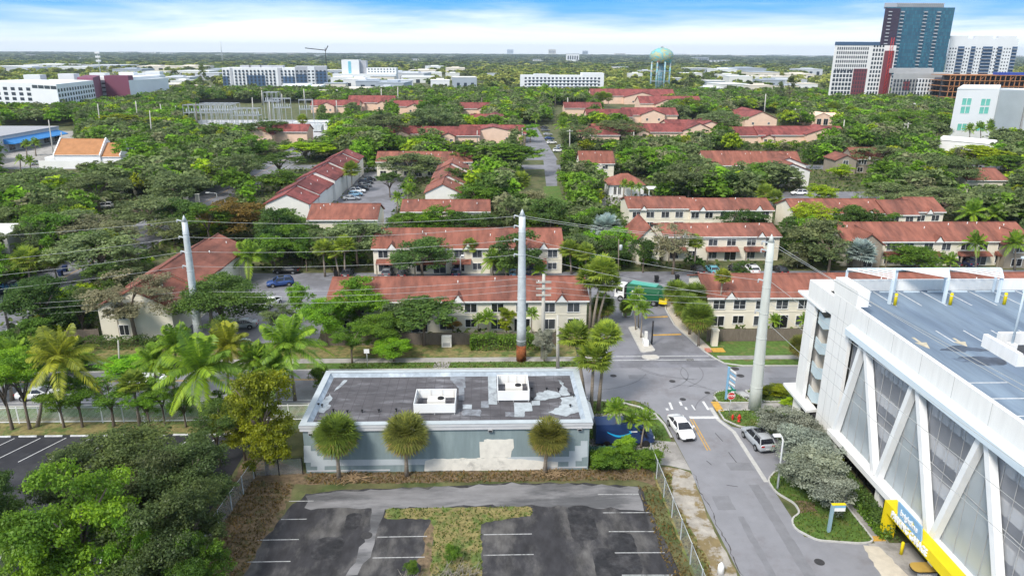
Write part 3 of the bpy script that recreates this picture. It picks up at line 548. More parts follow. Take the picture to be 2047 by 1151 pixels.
# roof furniture that is part of the garage
gb((43.2, 43.6, 52.9, 57.3, 15.6, 16.75), name='ramp_wall', m=M_gw); gb((44.9, 70, 57.5, 57.9, 15.6, 16.7), name='ramp_wall', m=M_gw); gb((43.61, 44.6, 52.9, 53.2, 15.6, 16.5), name='ramp_wall', m=M_gw)
gb((44.3, 70, 45, 57.4, 15.61, 15.62), name='ramp_shadow_sheet', m=M_in)  # thin sheet on the deck; the ramp's dim depth is put into its colour
def dstripe(a, b, w, z_, m_): mb_ = MB(); stripe(mb_, (a[0] - GX, a[1] - GY), (b[0] - GX, b[1] - GY), w, z_, m_); mb_.build('parking_line' if w < .2 else 'arrow_shaft', G)
for i in range(16): x = 38.75 + i * 2.62; dstripe((x, 72.4), (x + .03, 67.8), .12, 15.606, M_line)
for i in range(14): x = 41.38 + i * 2.62; dstripe((x, 61.0), (x, 58.1), .12, 15.606, M_line)
for i in range(10): dstripe((36.2, 50 - i * 2.7), (40.6, 50 - i * 2.7), .12, 15.606, M_line)
M_arrow = mat('tan_arrow_paint', (0.50, 0.44, 0.33), .8, .25, 2)
for x, y, l in ((38.3, 58.2, 2.4), (41.9, 58.3, 1.7)):
    dstripe((x, y + l / 2), (x, y - l / 2), .28, 15.607, M_arrow); MB().poly([(x - .55 - GX, y - GY, 15.609), (x - GX, y - l / 2 - .3 - GY, 15.609), (x + .55 - GX, y - GY, 15.609)], M_arrow).build('arrow_head', G)
M_wet = mat('damp_stain', (0.062, 0.078, 0.11), .6, .35, .9, col2=(0.13, 0.17, 0.23), lo=.5, hi=.66)
for k, ps in enumerate(([(1880, 700), (1905, 690), (1930, 692), (1975, 699), (1985, 701), (1960, 702), (1925, 703), (1895, 700)], [(1900, 716), (1930, 712), (1990, 713), (2013, 722), (2014, 728), (1970, 730), (1925, 722)])):
    MB().poly([(x - GX, y - GY, 15.604) for x, y in rag([at(*p, 15.6)[:2] for p in ps], .18, 60 + k, .4)], M_wet).build('damp_stain', G)
# things on the roof deck
pg = thing('pergola', 'pale blue steel pergola with slanting slats along the far edge of the roof deck', 'pergola', (41.0, 68.5, 15.6)); PX, PY = 41.0, 68.5
for i, (x, y) in enumerate(((41.0, 68.5), (46.74, 68.56), (52.47, 68.77))):
    MB().box(x - .13 - PX, x + .13 - PX, y - .13 - PY, y + .13 - PY, 0, 2.55, M_gb).build('post', pg)
    MB().bar((x - PX, y - .1 - PY, 2.67), (x + 1.9 - PX, 71.75 - PY, 2.67), .22, .24, M_gb).build('cross_beam', pg)
MB().box(37.9 - PX, 54.4 - PX, 71.76 - PY, 71.96 - PY, 2.55, 2.8, M_gb).build('back_beam', pg)
for x in (38.0, 43.4, 48.8, 54.3): MB().box(x - .1 - PX, x + .1 - PX, 71.97 - PY, 72.15 - PY, 0, 2.54, M_gb).build('post', pg)
for b in (0, 2):
    xa = (37.95, 43.45, 48.85)[b]; xf = (41.0, 46.74, 52.47)[b]
    for j in range(5):
        t = j / 5; a = Vector((xa + (xf + 1.9 - xa) * t - PX, 71.7 - PY, 2.72)); c = Vector((xf + 1.9 * t - PX, 68.5 + 3.2 * t - PY, 2.72)); MB().bar(a, c, .26, .06, M_white).build('slat', pg)
MB().prism([(43.6 - PX, 71.7 - PY, 2.7), (48.5 - PX, 71.7 - PY, 2.7), (46.8 - PX, 68.6 - PY, 2.7)], (0, 0, .05), M_white).build('solid_panel', pg)
for i, x in enumerate((41.35, 47.1, 52.75)):
    o = MB().lathe([(.16, 0), (.16, 1.15), (.13, 1.25), (.02, 1.28)], 14, M_yel, smooth=True); o.lathe([(.165, .95), (.165, 1.02)], 14, M_line)
    tag(o.build('bollard', None, (x, 68.05, 15.61)), ('yellow bollard at the leftmost post of the roof pergola', 'yellow bollard at the middle post of the roof pergola', 'yellow bollard at the rightmost post of the roof pergola')[i], 'bollard', 'yellow bollards on the roof deck')
for i in range(9):
    x = 38.9 + i * 2.62; o = MB().box(-.85, .85, -.08, .08, 0, .12, M_gb).build('wheel_stop', None, (x + 1.25, 72.1, 15.61))
    tag(o, 'pale wheel stop at a roof bay beside the far white parapet', 'wheel stop', 'wheel stops on the roof deck')
lp = thing('deck_light_pole', 'tall pale light pole rising from the ramp wall on the garage roof', 'light pole', (44.45, 55.4, 15.62))
MB().tube([(0, 0, 1.0), (0, 0, 8.5)], [.11, .08], 10, M_gb).build('pole', lp); MB().box(-.3, .3, -.3, .3, 0, 1.0, M_gw).build('base', lp); MB().box(-.9, .9, -.12, .12, 8.5, 8.65, M_gb).build('lamp_arm', lp)
# yellow entrance portal with its two signs
ep = thing('entrance_portal', 'bright yellow entrance frame on the garage with white lettering', 'portal', (34.0, 52.0, 0)); ptz = at_y(1765.4, 1002, 52.0).z
MB().box(0, 1.05, -.25, .25, 0, ptz, M_yel).build('leg', ep); MB().box(0, 1.05, -13.5, -.252, ptz - .95, ptz, M_yel).build('beam', ep)
MB().box(0, 1.05, -14, -13.502, 0, ptz, M_yel).build('leg', ep)
text('PARKING GARAGE', .85, M_white, ep, (-.05, -3.6, ptz - .48), (R(90), 0, R(-90)), 'lettering', .05, sx=.72, off=.02)
sg = thing('name_sign', 'light blue sign with white lettering above the yellow portal', 'sign', (33.95, 48.6, ptz - .1)); M_sky = mat('sign_blue', (0.24, 0.42, 0.60), .5, .05)
MB().prism([(0, 1.55, .0), (0, 1.85, 1.2), (0, -1.55, 1.2), (0, -1.85, 0)], (.12, 0, 0), M_sky).build('panel', sg)
text('brightline', .72, M_white, sg, (-.03, 0, .58), (R(90), 0, R(-90)), 'lettering', .025, sx=.9, off=.012)
st = MB(); st.poly([(-.03, -.55, .95), (-.03, -.62, .78), (-.03, -.8, .74), (-.03, -.66, .66), (-.03, -.7, .48), (-.03, -.56, .6), (-.03, -.42, .5), (-.03, -.46, .68), (-.03, -.34, .78), (-.03, -.5, .8)], M_yel); st.build('star_mark', sg)
p = at(1801, 1107); o = MB().lathe([(.14, 0), (.14, 1.1), (.1, 1.2), (.02, 1.22)], 14, M_yel).build('bollard', None, (p.x, p.y, .02)); tag(o, 'yellow bollard standing in front of the garage entrance portal', 'bollard')
p = at(1846, 1134, 1.1); tk = thing('ticket_booth', 'gold rounded canopy with black edge in front of the garage entrance', 'ticket booth', (p.x, p.y, 0)); M_gold = mat('gold_canopy', (0.46, .30, .07), .5, .1)
rp = round_poly([(-1.0, -.55), (1.3, -.55), (1.3, .55), (-1.0, .55)], [.5, .05, .05, .5]); MB().prism([(x, y, 1.12) for x, y in rp], (0, 0, .08), M_gold).build('canopy', tk); MB().prism([(x * 1.03, y * 1.05, 1.02) for x, y in rp], (0, 0, .098), M_black).build('edge', tk); MB().box(-.2, .6, -.25, .25, 0, 1.015, M_offw).build('cabinet', tk)
# ------------------------------------------------------------------ houses
M_roof = mat('terracotta_shingles', (0.245, 0.092, 0.064), .9, .36, .8, col2=(0.14, 0.058, 0.044), lo=.46, hi=.70, stretch=(1, .28, .28), bump=.5, bscale=9, orand=.10)
M_maroon = mat('maroon_tiles', (0.235, 0.064, 0.056), .85, .28, .7, col2=(0.15, 0.042, 0.038), stretch=(1, .4, .4), bump=.5, bscale=6, orand=.15)
M_brownroof = mat('orange_brown_shingles', (0.40, 0.19, 0.085), .9, .15, .6)
M_peach = mat('peach_stucco', (0.76, 0.54, 0.41), .9, .08, .4); M_trim = mat('white_trim', (0.78, 0.77, 0.74), .6, .05)
M_beige = mat('brown_grey_stucco', (0.30, 0.255, 0.20), .9, .1, .5)
def gable(par, x0, x1, y0, y1, ze, zr, axis='x', wall=M_cream, roof=M_roof, oh=.45, ridge=True):
    """a gabled block: a 'wall' prism and a 'roof' of two thick slopes with a ridge cap"""
    if axis == 'x':
        ym = (y0 + y1) / 2; pts = [(x0, y0, 0), (x0, y1, 0), (x0, y1, ze), (x0, ym, zr), (x0, y0, ze)]; off = (x1 - x0, 0, 0); MB().prism(pts, off, wall).build('wall', par)
        sl = (zr - ze) / (ym - y0); mb = MB()
        for s, yy in ((-1, y0), (1, y1)):
            e = yy + s * oh; ez = ze - sl * oh
            mb.prism([(x0 - oh * .7, ym, zr + .03), (x0 - oh * .7, e, ez + .03), (x0 - oh * .7, e, ez + .25), (x0 - oh * .7, ym, zr + .25)], (x1 - x0 + 1.4 * oh, 0, 0), roof)
        if ridge: mb.tube([(x0 - oh * .7, ym, zr + .25), (x1 + oh * .7, ym, zr + .25)], .13, 6, roof)
        mb.build('roof', par)
        MB().box(x0 - oh * .7, x1 + oh * .7, y0 - oh - .06, y0 - oh - .004, ze - sl * oh - .02, ze - sl * oh + .2, M_trim).build('gutter', par)
    else:
        xm = (x0 + x1) / 2; pts = [(x0, y0, 0), (x1, y0, 0), (x1, y0, ze), (xm, y0, zr), (x0, y0, ze)]; MB().prism(pts, (0, y1 - y0, 0), wall).build('wall', par)
        sl = (zr - ze) / (xm - x0); mb = MB()
        for s, xx in ((-1, x0), (1, x1)):
            e = xx + s * oh; ez = ze - sl * oh
            mb.prism([(xm, y0 - oh * .7, zr + .03), (e, y0 - oh * .7, ez + .03), (e, y0 - oh * .7, ez + .25), (xm, y0 - oh * .7, zr + .25)], (0, y1 - y0 + 1.4 * oh, 0), roof)
        if ridge: mb.tube([(xm, y0 - oh * .7, zr + .25), (xm, y1 + oh * .7, zr + .25)], .13, 6, roof)
        mb.build('roof', par)
_wmesh = {}
def window(par, x, z_, w, h, face='-y', pos=0.0, frame=M_trim, glass=M_glass, mull=True):
    """a window on a wall plane; the frame and mullions are a sub-part"""
    k = (round(w, 2), round(h, 2), frame.name, glass.name, mull)
    if k not in _wmesh:
        a = MB().box(-w / 2, w / 2, -.03, 0, -h / 2, h / 2, glass).mesh('window'); f = MB(); t = .09
        f.box(-w / 2 - t, w / 2 + t, -.08, 0, h / 2, h / 2 + t, frame).box(-w / 2 - t, w / 2 + t, -.12, 0, -h / 2 - t, -h / 2, frame).box(-w / 2 - t, -w / 2, -.08, 0, -h / 2, h / 2, frame).box(w / 2, w / 2 + t, -.08, 0, -h / 2, h / 2, frame)
        if mull: f.box(-.03, .03, -.06, -.031, -h / 2, h / 2, frame)
        _wmesh[k] = (a, f.mesh('window_frame'))
    a, f = _wmesh[k]; o = link(bpy.data.objects.new('window', a), par); rz = {'-y': 0, '+x': R(90), '-x': R(-90), '+y': R(180)}[face]
    o.rotation_euler = (0, 0, rz); o.location = {'-y': (x, pos - .003, z_), '+y': (x, pos + .003, z_), '+x': (pos + .003, x, z_), '-x': (pos - .003, x, z_)}[face]
    link(bpy.data.objects.new('window_frame', f), o); return o
def vents(par, x0, x1, y0, ym, ze, zr, n, rg):
    for i in range(n):
        x = rg.uniform(x0 + 1, x1 - 1); t = rg.uniform(.55, .92); MB().tube([(0, 0, 0), (0, 0, .55)], [.09, .07], 6, M_trim).build('vent_pipe', par, (x, y0 + (ym - y0) * t, ze + (zr - ze) * t + .1))
GRP_T = 'townhouse rows with terracotta roofs'
def row(label, mark, pxl, pxr, yev, yrg, d=11.0, ze=5.0, wins=True, X1=None, porch=False, seed=0, unit=6.4, wall=M_cream, low=True, dorm=True, segs=None, X0=None):
    """a townhouse row along X, surveyed from its eave and ridge in the photograph"""
    a, b = at(pxl, yev, ze), at(pxr, yev, ze); x0, x1 = (a.x if X0 is None else X0), (b.x if X1 is None else X1); y0 = (a.y + b.y) / 2 + .45
    zr = at_y((pxl + pxr) / 2, yrg, y0 + d / 2).z - .25; zr = max(ze + 1.2, min(ze + 3.6, zr)); cx, cy = (x0 + x1) / 2, y0
    t = thing('townhouse_row', label, 'townhouses', (cx, cy, 0), group=GRP_T, mark=mark); rg = random.Random(seed); L_, H_ = x0 - cx, x1 - cx
    for (f0, f1, dz, dy) in (segs or [(0, 1, 0, 0)]): gable(t, L_ + (H_ - L_) * f0, L_ + (H_ - L_) * f1 - (.01 if f1 < 1 else 0), dy, d + dy, ze + dz, zr + dz, 'x', wall)
    if segs:
        vents(t, L_, H_, 0, d / 2, ze, zr, 5, rg)
    n = max(1, int((H_ - L_) / unit)); u = (H_ - L_) / n
    if not segs: vents(t, L_, H_, 0, d / 2, ze, zr, n + 2, rg)
    for i in range(n):
        xm = L_ + u * (i + .5); fy = -.0
        if segs: fy = [s for s in segs if s[0] <= (i + .5) / n <= s[1]][0][3]
        if wins:
            window(t, xm - u * .24, ze - 1.15, 1.75, 1.35, pos=fy); window(t, xm + u * .24, ze - 1.15, 1.75, 1.35, pos=fy)
            if low:
                window(t, xm - u * .24, 1.25, 1.9, 1.5, pos=fy)
                if i % 2: window(t, xm + u * .24, 1.1, 2.3, 2.0, pos=fy, mull=True)
                else: window(t, xm + u * .24, 1.45, 1.6, 1.2, pos=fy)
        if dorm and i % 2 == 0:
            x = xm; MB().prism([(x - .75, fy - .5, ze - .1), (x + .75, fy - .5, ze - .1), (x, fy - .5, ze + .95)], (0, 1.6, 0), M_trim).prism([(x - .9, fy - .6, ze - .1), (x, fy - .6, ze + 1.1), (x, fy - .6, ze + 1.22), (x - 1.0, fy - .6, ze - .1)], (0, 1.9, 0), M_roof).prism([(x + .9, fy - .6, ze - .1), (x + 1.0, fy - .6, ze - .1), (x, fy - .6, ze + 1.22), (x, fy - .6, ze + 1.1)], (0, 1.9, 0), M_roof).build('dormer', t)
        if porch:
            x = xm; MB().prism([(x - u * .42, fy - .004, 2.9), (x - u * .42, fy - 1.5, 2.35), (x - u * .42, fy - 1.5, 2.2), (x - u * .42, fy - .004, 2.2)], (u * .84 if i % 2 else u * .5, 0, 0), M_roof).build('porch_roof', t)
            MB().box(x - .12 - u * .4, x + .12 - u * .4, fy - 1.4, fy - 1.2, 0, 2.2, M_beige).build('porch_post', t)
    mb = MB().box(L_ + .05, H_ - .05, -.05, -.004, 2.62, 2.78, wall); mb.build('wall_band', t)
    return t, cx, cy, L_, H_, zr
tA, *_a = row('long two-storey townhouse row behind the wooden fence, nearest the centre steel pole', 'the long row behind the wooden fence', 655, 1175, 603, 553, seed=1)
tB, *_b = row('townhouse row behind the garage stair tower, with cream wall facing the street', 'the row beside the garage', 1418, 1610, 596, 547, X1=98, seed=2)
tD, *_d = row('second townhouse row from the front, behind the parking lane at the centre', 'the second centre row', 745, 1125, 497, 456, seed=3, porch=True)
tE, *_e = row('townhouse row with a gabled wing right of the silver palm', 'the row right of the silver palm', 1330, 1562, 474, 450, seed=4, porch=True, wall=M_cream)
tF, *_f = row('very long townhouse row right of centre above the garage roof', 'the long row above the garage', 1690, 2047, 483, 444, X1=107, seed=5, porch=True)
tG, *_g = row('pale townhouse row with four-window white wall, third from the front on the right', 'the white-walled third row', 1258, 1548, 420, 395, seed=6, segs=[(0, .42, .25, 0), (.42, .72, 0, -.8), (.72, 1, -.2, .2)], low=True)
tH, *_h = row('stepped townhouse row with a white party wall, right of the lime tree', 'the stepped row on the right', 1590, 1892, 428, 398, seed=7, segs=[(0, .6, .1, 0), (.6, .8, 0, -1.2), (.8, 1, .35, .4)], d=11)
tI, *_i = row('short single townhouse roof in front of the parked cars left of centre', 'the short roof left of centre', 615, 752, 440, 407, seed=8, wins=False, dorm=False)
tJ, *_j = row('low townhouse roof behind palms, left of the centre steel pole', 'the half-hidden centre roof', 802, 978, 424, 399, seed=9, wins=False, dorm=False)
tM, *_m = row('far townhouse row with a round gable window behind a spreading oak', 'the row with the round window', 752, 943, 324, 303, seed=10, dorm=False)
tP, *_p = row('distant townhouse row on the right with a hip dormer, below the pink complex', 'the row below the pink complex', 1410, 1602, 331, 300, seed=11, dorm=False, segs=[(0, .5, .1, 0), (.5, 1, 0, -.3)])
tN, *_n = row('small far townhouse with stepped gable beside the central crosswise path', 'the far house by the path', 1160, 1228, 327, 302, seed=12, dorm=False, d=10)
tR, *_r = row('brown-walled townhouse with two dark upper windows at the far right', 'the brown-walled house', 1708, 1768, 318, 295, seed=13, wall=M_beige, d=10)
tS, *_s = row('lone terracotta roof among oaks at the far right', 'the lone roof at far right', 1936, 2016, 361, 336, seed=14, wins=False, dorm=False, d=13)
# gabled wings that belong to rows E, F and D
gable(tE, at(1283, 490, 5).x - tE.location.x, at(1330, 490, 5).x - tE.location.x, -2.5, 9, 5.0, 7.4, 'y')
gable(tF, -17.5, -12.2, -2.2, 6, 4.9, 6.9, 'y', M_beige); window(tF, -14.8, 3.9, 2.0, 1.3, pos=-2.2); window(tF, -14.8, 1.2, 2.0, 1.5, pos=-2.2)
gable(tF, 12.5, 17.5, -2.2, 6, 4.9, 6.7, 'y', M_beige); window(tF, 15, 3.9, 2.0, 1.3, pos=-2.2); window(tF, 15, 1.2, 2.0, 1.5, pos=-2.2)
gable(tR, -12.5, -5.2, -2, 7, 4.8, 6.4, 'y', M_beige); window(tR, -9, 3.9, 1.8, 1.6, pos=-2); window(tR, -1.5, 3.9, 1.8, 1.6)
MB().lathe([(.02, 0), (.55, .01), (.55, .06), (.02, .07)], 16, M_glass).build('round_window', tM).matrix_local = Matrix.Translation((3.5, -.1, 5.0)) @ Matrix.Rotation(R(90), 4, 'X')
def side_house(label, mark, x0, x1, y0, segs, ze=4.9, zr=7.0, wall=M_cream, roof=M_roof):
    """a row that runs away from the camera: its gable end faces us, units step up and down"""
    t = thing('townhouse_row', label, 'townhouses', ((x0 + x1) / 2, y0, 0), group=GRP_T, mark=mark); h = (x1 - x0) / 2; y = 0; rg = random.Random(int(y0))
    for (l, dz, dx) in segs:
        gable(t, -h + dx, h + dx, y, y + l - .02, ze + dz, zr + dz, 'y', wall, roof)
        MB().tube([(0, 0, 0), (0, 0, .5)], .08, 6, M_trim).build('vent_pipe', t, (dx + h * .45, y + l * .5, zr + dz - (zr - ze) * .45 + .1)); y += l
    return t
tC = side_house('cream gable-ended townhouse with terracotta roof behind the sparse oak at left', 'the cream gable house at left', -55.9, -45.6, 98.6, [(9, 0, 0), (9, .35, .3), (10, .1, .2), (5, -.2, .5)], 5.0, 7.6)
for x, z_ in ((-1.9, 1.55), (-1.9, 4.0)): window(tC, x, z_, 1.3, 1.5, pos=0)
MB().box(-2.75, -2.6, -.06, -.003, 0, 5.0, M_beige).build('wall_trim', tC); MB().box(-5.1, 5.1, -.07, -.003, .35, .5, M_trim).build('wall_trim', tC)
tK = side_house('stepped diagonal-looking townhouse row with white party walls beside the parked cars', 'the stepped white-walled row', -53.6, -43.2, 172, [(10, 0, 0), (9, .6, .2), (10, -.1, -.3), (9, .8, .4), (9, .3, .1), (11, 1.0, .5), (10, .3, .3), (8, .9, .5)], 5, 7.3, M_offw, M_maroon)
tL = side_house('stepped townhouse row with white gable wall left of the far path', 'the stepped row left of the path', -16.5, -7.5, 186, [(11, 0, 0), (10, .6, .8), (11, .2, .4), (9, .9, 1)], 5, 7.2, M_offw)
tQ = side_house('stepped terracotta roofs with white party walls near the far brown house', 'the stepped roofs at right', at(1618, 368, 5).x, at(1700, 368, 5).x, 222, [(8, 0, -1.5), (10, .7, .5), (9, -.2, 1.5)], 5, 7.2, M_offw)
p = at(1252, 394); tO = thing('pool_house', 'small white pool house with a hipped red roof and two tall windows', 'pool house', (p.x, p.y, 0), mark='the white pool house')
MB().box(-5, 5, 0, 9, 0, 3.6, M_white).build('wall', tO)
MB().add([(-5.6, -.6, 3.601), (5.6, -.6, 3.601), (5.6, 9.6, 3.601), (-5.6, 9.6, 3.601), (-1.0, 4.5, 6.2), (1.0, 4.5, 6.2)], [(0, 1, 5, 4), (1, 2, 5), (2, 3, 4, 5), (3, 0, 4), (3, 2, 1, 0)], M_roof).build('roof', tO)
for x in (-3.4, -2.1): window(tO, x, 1.9, .8, 2.2)
MB().box(5.5, 13, -3.6, .5, 2.9, 3.1, M_white).box(5.7, 5.9, -3.4, -3.2, 0, 2.895, M_white).box(12.6, 12.8, -3.4, -3.2, 0, 2.895, M_white).build('patio_roof', tO)
sheet('pool_deck', rect(p.x - 12, p.x + 16, p.y - 12, p.y), .01, M_walk); sheet('swimming_pool', rect(p.x + 1, p.x + 13, p.y - 9, p.y - 3), .02, mat('pool_water', (.08, .42, .55), .1))
# the pink complex with maroon roofs: each building is one thing of several gables
def complex_(label, px, py, pieces, mark=None, z=4.2, rise=3.0):
    p = at(px, py); t = thing('apartment_house', label, 'apartment house', (p.x, p.y, 0), group='pink apartment houses with maroon roofs', mark=mark)
    for (x0, x1, y0, y1, ax, dz) in pieces:
        gable(t, x0, x1, y0, y1, z + dz, z + dz + (rise * (min(x1 - x0, y1 - y0) if True else 1) / 14), ax, M_peach, M_maroon, .6)
        if ax == 'y':
            xm = (x0 + x1) / 2
            for q in (-.25, .25): window(t, xm + q * (x1 - x0), 2.2, 1.2, 1.2, pos=y0)
    return t
CX = [((985, 287), 'pink house with a broad maroon gable facing us, left of the lane', [(-15, 15, 2, 16, 'x', 0), (-13, 13, -1, 12, 'y', .6)], 'the broad maroon gable'),
      ((905, 290), 'maroon-roofed pink house adjoining the left side of the broad gable house', [(-14, 12, 0, 14, 'x', 0), (-5, 1, -2, 6, 'y', 0)], None),
      ((805, 286), 'pink house with a low maroon roof left of the bright round tree', [(-7, 12, 0, 12, 'x', 0), (-4, 3, -1.5, 6, 'y', 0)], None),
      ((1615, 292), 'long pink house with gable and pale stucco end wall at the right of the complex', [(-22, 18, 3, 17, 'x', .4), (-1, 17, 0, 14, 'y', 1.0)], 'the long pink house'),
      ((1525, 290), 'pink house with a small arched entry gable beside the long pink house', [(-15, 14, 0, 14, 'x', 0), (-1, 4, -2, 6, 'y', -.6)], None),
      ((1520, 255), 'maroon roof of a pink house running back behind the arched-entry house', [(-9, 9, 0, 34, 'y', .5), (-14, 4, 20, 32, 'x', .8)], None),
      ((1355, 282), 'pink house with stepped maroon gables in the middle of the complex', [(-20, 4, 0, 14, 'x', 0), (2, 17, -1, 20, 'y', .8), (-3, 8, 8, 26, 'x', 1.6)], 'the stepped maroon gables'),
      ((1245, 283), 'low maroon-roofed pink house with a side gable left of the stepped gables', [(-14, 12, 0, 14, 'x', 0), (6, 12, -1.5, 6, 'y', 0)], None),
      ((1180, 290), 'maroon-roofed pink house closest to the right kerb of the far lane', [(-9, 13, 0, 13, 'x', .3), (-9, -3, -1, 5, 'y', 0)], None),
      ((1410, 282), 'pink gabled house partly hidden by an oak', [(-10, 14, 0, 20, 'y', .6), (-14, 8, 10, 22, 'x', .4)], None),
      ((1300, 246), 'maroon-roofed house further back at the centre of the pink complex', [(-16, 16, 0, 16, 'x', .4), (-6, 8, -2, 10, 'y', .8)], None),
      ((1215, 250), 'back-row maroon roof behind the tall twin poles', [(-12, 14, 0, 16, 'x', .4), (-2, 8, -2, 10, 'y', .6)], None),
      ((1165, 232), 'deep maroon roof with a small dormer near the far end of the lane', [(-12, 12, 0, 14, 'x', .8), (2, 9, -2, 8, 'y', .6)], None),
      ((1265, 208), 'far maroon-roofed clubhouse at the back of the pink complex', [(-34, 34, 0, 22, 'x', 2.0), (-8, 20, -6, 10, 'y', 1.5)], 'the far maroon clubhouse'),
      ((1340, 222), 'wide maroon roof just below the water tower', [(-22, 22, 0, 20, 'x', 1), (-12, 4, -5, 10, 'y', .8)], None),
      ((950, 232), 'maroon roof half hidden by trees left of the far lane', [(-10, 10, 0, 14, 'x', .6), (2, 10, -2, 8, 'y', .4)], None),
      ((820, 228), 'maroon roof with white eaves among trees at upper centre-left', [(-11, 11, 0, 14, 'x', .8), (-2, 8, -2, 8, 'y', .4)], None),
      ((742, 222), 'maroon-roofed house with two pale dormers near the utility poles', [(-16, 16, 0, 18, 'x', 1.6), (-12, -4, -2, 8, 'y', .8), (4, 12, -2, 8, 'y', .8)], None),
      ((545, 290), 'orange-walled stepped maroon roof below the substation', [(-12, 0, 0, 12, 'y', .4), (-2, 14, 6, 18, 'x', 1)], 'the stepped roof below the substation'),
      ((990, 262), 'pale-gabled maroon roof right behind the broad gable house', [(-9, 9, 0, 16, 'y', .8), (-13, 4, 8, 20, 'x', .6)], None),
      ((670, 226), 'brown-red roof with white gable right of the substation', [(-16, 16, 0, 14, 'x', .6), (-10, 0, -3, 8, 'y', .6)], None)]
for (pp, lab, pcs, mk) in CX: complex_(lab, pp[0], pp[1], pcs, mk)
p = at(1645, 250); t = thing('gatehouse', 'small pink gatehouse with dark openings among palms at the right', 'gatehouse', (p.x, p.y, 0)); gable(t, -11, 11, 0, 10, 4, 6.4, 'x', M_peach, M_peach); gable(t, -8, 4, -3, 7, 4.5, 7, 'y', M_peach, M_peach); window(t, -4, 2, 2.5, 3.5, pos=-3); window(t, 0, 2, 2.5, 3.5, pos=-3)
# church, blue-awning shop and the white corner at left
p = at(178, 334); t = thing('church', 'white church with a shallow orange-brown gable roof at left', 'church', (p.x, p.y, 0), mark='the white church')
gable(t, -11.5, 4.5, 0, 12, 4.3, 9.0, 'x', M_white, M_brownroof, .25); gable(t, 4.52, 11.5, .5, 11, 3.6, 7.6, 'x', M_white, M_brownroof, .25)
for x in (-11.6, 4.5, 11.55): MB().prism([(x - .2, -.3, 4.4), (x - .2, 6 if x < 11 else 5.7, 9.75 if x < 11 else 8.3), (x - .2, 12.3, 4.4), (x - .2, 12.3, 3.9), (x - .2, -.3, 3.9)], (.4, 0, 0), M_white).build('parapet_gable', t)
MB().box(-.06, .06, -.06, .06, 0, 1.4, M_white).box(-.4, .4, -.05, .05, .8, .92, M_white).build('cross', t, (11.5, 5.7, 8.3)); MB().box(-15, 12, -4, -3.8, 0, 2.8, M_white).build('garden_wall', t); MB().box(-15, -11.6, 0, 9, 0, 3.4, M_white).build('wall', t)
a, b = at(-30, 318), at(140, 282); t = thing('shop_building', 'flat-roofed grey shop with a long blue awning at the left edge', 'shop', (a.x, a.y, 0), math.atan2(b.y - a.y, b.x - a.x), mark='the shop with the blue awning'); L_ = (Vector(b[:2]) - Vector(a[:2])).length
MB().box(-30, L_, 4, 45, 0, 6.2, mat('shop_grey', (.5, .5, .5), .9, .08)).build('wall', t); MB().box(-30.2, L_ + .2, 3.8, 45.2, 6.21, 6.7, mat('shop_roof', (.34, .34, .36), .9, .15)).build('roof', t)
MB().prism([(L_ * .32, 3.99, 5.2), (L_ * .32, -.5, 3.6), (L_ * .32, -.5, 3.3), (L_ * .32, 3.99, 3.3)], (L_ * .66, 0, 0), mat('blue_awning', (.03, .20, .50), .6, .1)).build('awning', t)
for i in range(5): window(t, L_ * .4 + i * 8, 1.6, 4, 2.4, pos=4)
p = at(22, 514); t = thing('stucco_building', 'white stucco building corner with an arched window at the left edge', 'building', (p.x, p.y, 0), mark='the white corner building'); zt = at_y(12, 470, p.y).z
MB().box(-12, 0, 0, 9, 0, zt, M_white).build('wall', t); MB().box(-12.2, .15, -.15, 9.2, zt + .002, zt + .3, M_white).build('parapet', t)
MB().prism([(-1.6, -.005, zt - 2.6), (-.8, -.005, zt - 2.6), (-.8, -.005, zt - 1.3), (-1.0, -.005, zt - .95), (-1.4, -.005, zt - .95), (-1.6, -.005, zt - 1.3)], (0, -.05, 0), M_glass).build('arched_window', t)
# ------------------------------------------------------------------ larger buildings of the middle and far distance
M_bwin = mat('far_window', (0.035, 0.045, 0.06), .25, .2, .5, spec=.5)
_unit = {}
def facade(par, p0, u, cols, rows, du, dv, w, h, z0, m=M_bwin, n=None, budget=None, skip=None, name='window'):
    """a grid of windows; budget counts the parts of this thing, whatever exceeds 100 goes into one mesh marked as stuff"""
    if m.name not in _unit: _unit[m.name] = MB().box(-.5, .5, -.5, .12, -.5, .5, m).mesh('window')
    u = Vector((u[0], u[1], 0)).normalized(); ang = math.atan2(u.y, u.x); rest = MB(); nn = Vector((u.y, -u.x, 0))
    for j in range(rows):
        for i in range(cols):
            if skip and skip(i, j): continue
            c = Vector((p0[0], p0[1], 0)) + u * ((i + .5) * du) + Vector((0, 0, z0 + j * dv)); jj = rows - 1 - j
            if budget is None or budget[0] < 100:
                o = link(bpy.data.objects.new(name, _unit[m.name]), par); o.location = c; o.rotation_euler = (0, 0, ang); o.scale = (w, .3, h)
                if budget is not None: budget[0] += 1
            else:
                q = [c + u * sx * w / 2 + Vector((0, 0, sz * h / 2)) + nn * .05 for sx, sz in ((-1, -1), (1, -1), (1, 1), (-1, 1))]; rest.prism(q, -nn * .04, m)
    if rest.f: o = rest.build('window_grid', par); o['kind'] = 'stuff'
def slab(par, a, b, depth, z0, z1, m, name='wall', back=None):
    """an upright block whose front runs from a to b (local) and which extends depth backwards"""
    a, b = Vector(a), Vector(b); u = (b - a).normalized(); n = Vector((-u.y, u.x)) * depth if back is None else Vector(back); ps = [a, b, b + n, a + n]
    return MB().prism([(q.x, q.y, z0) for q in ps], (0, 0, z1 - z0), m).build(name, par)
def quadb(par, ps, z0, z1, m, name='wall'): return MB().prism([(q.x, q.y, z0) for q in ps], (0, 0, z1 - z0), m).build(name, par)
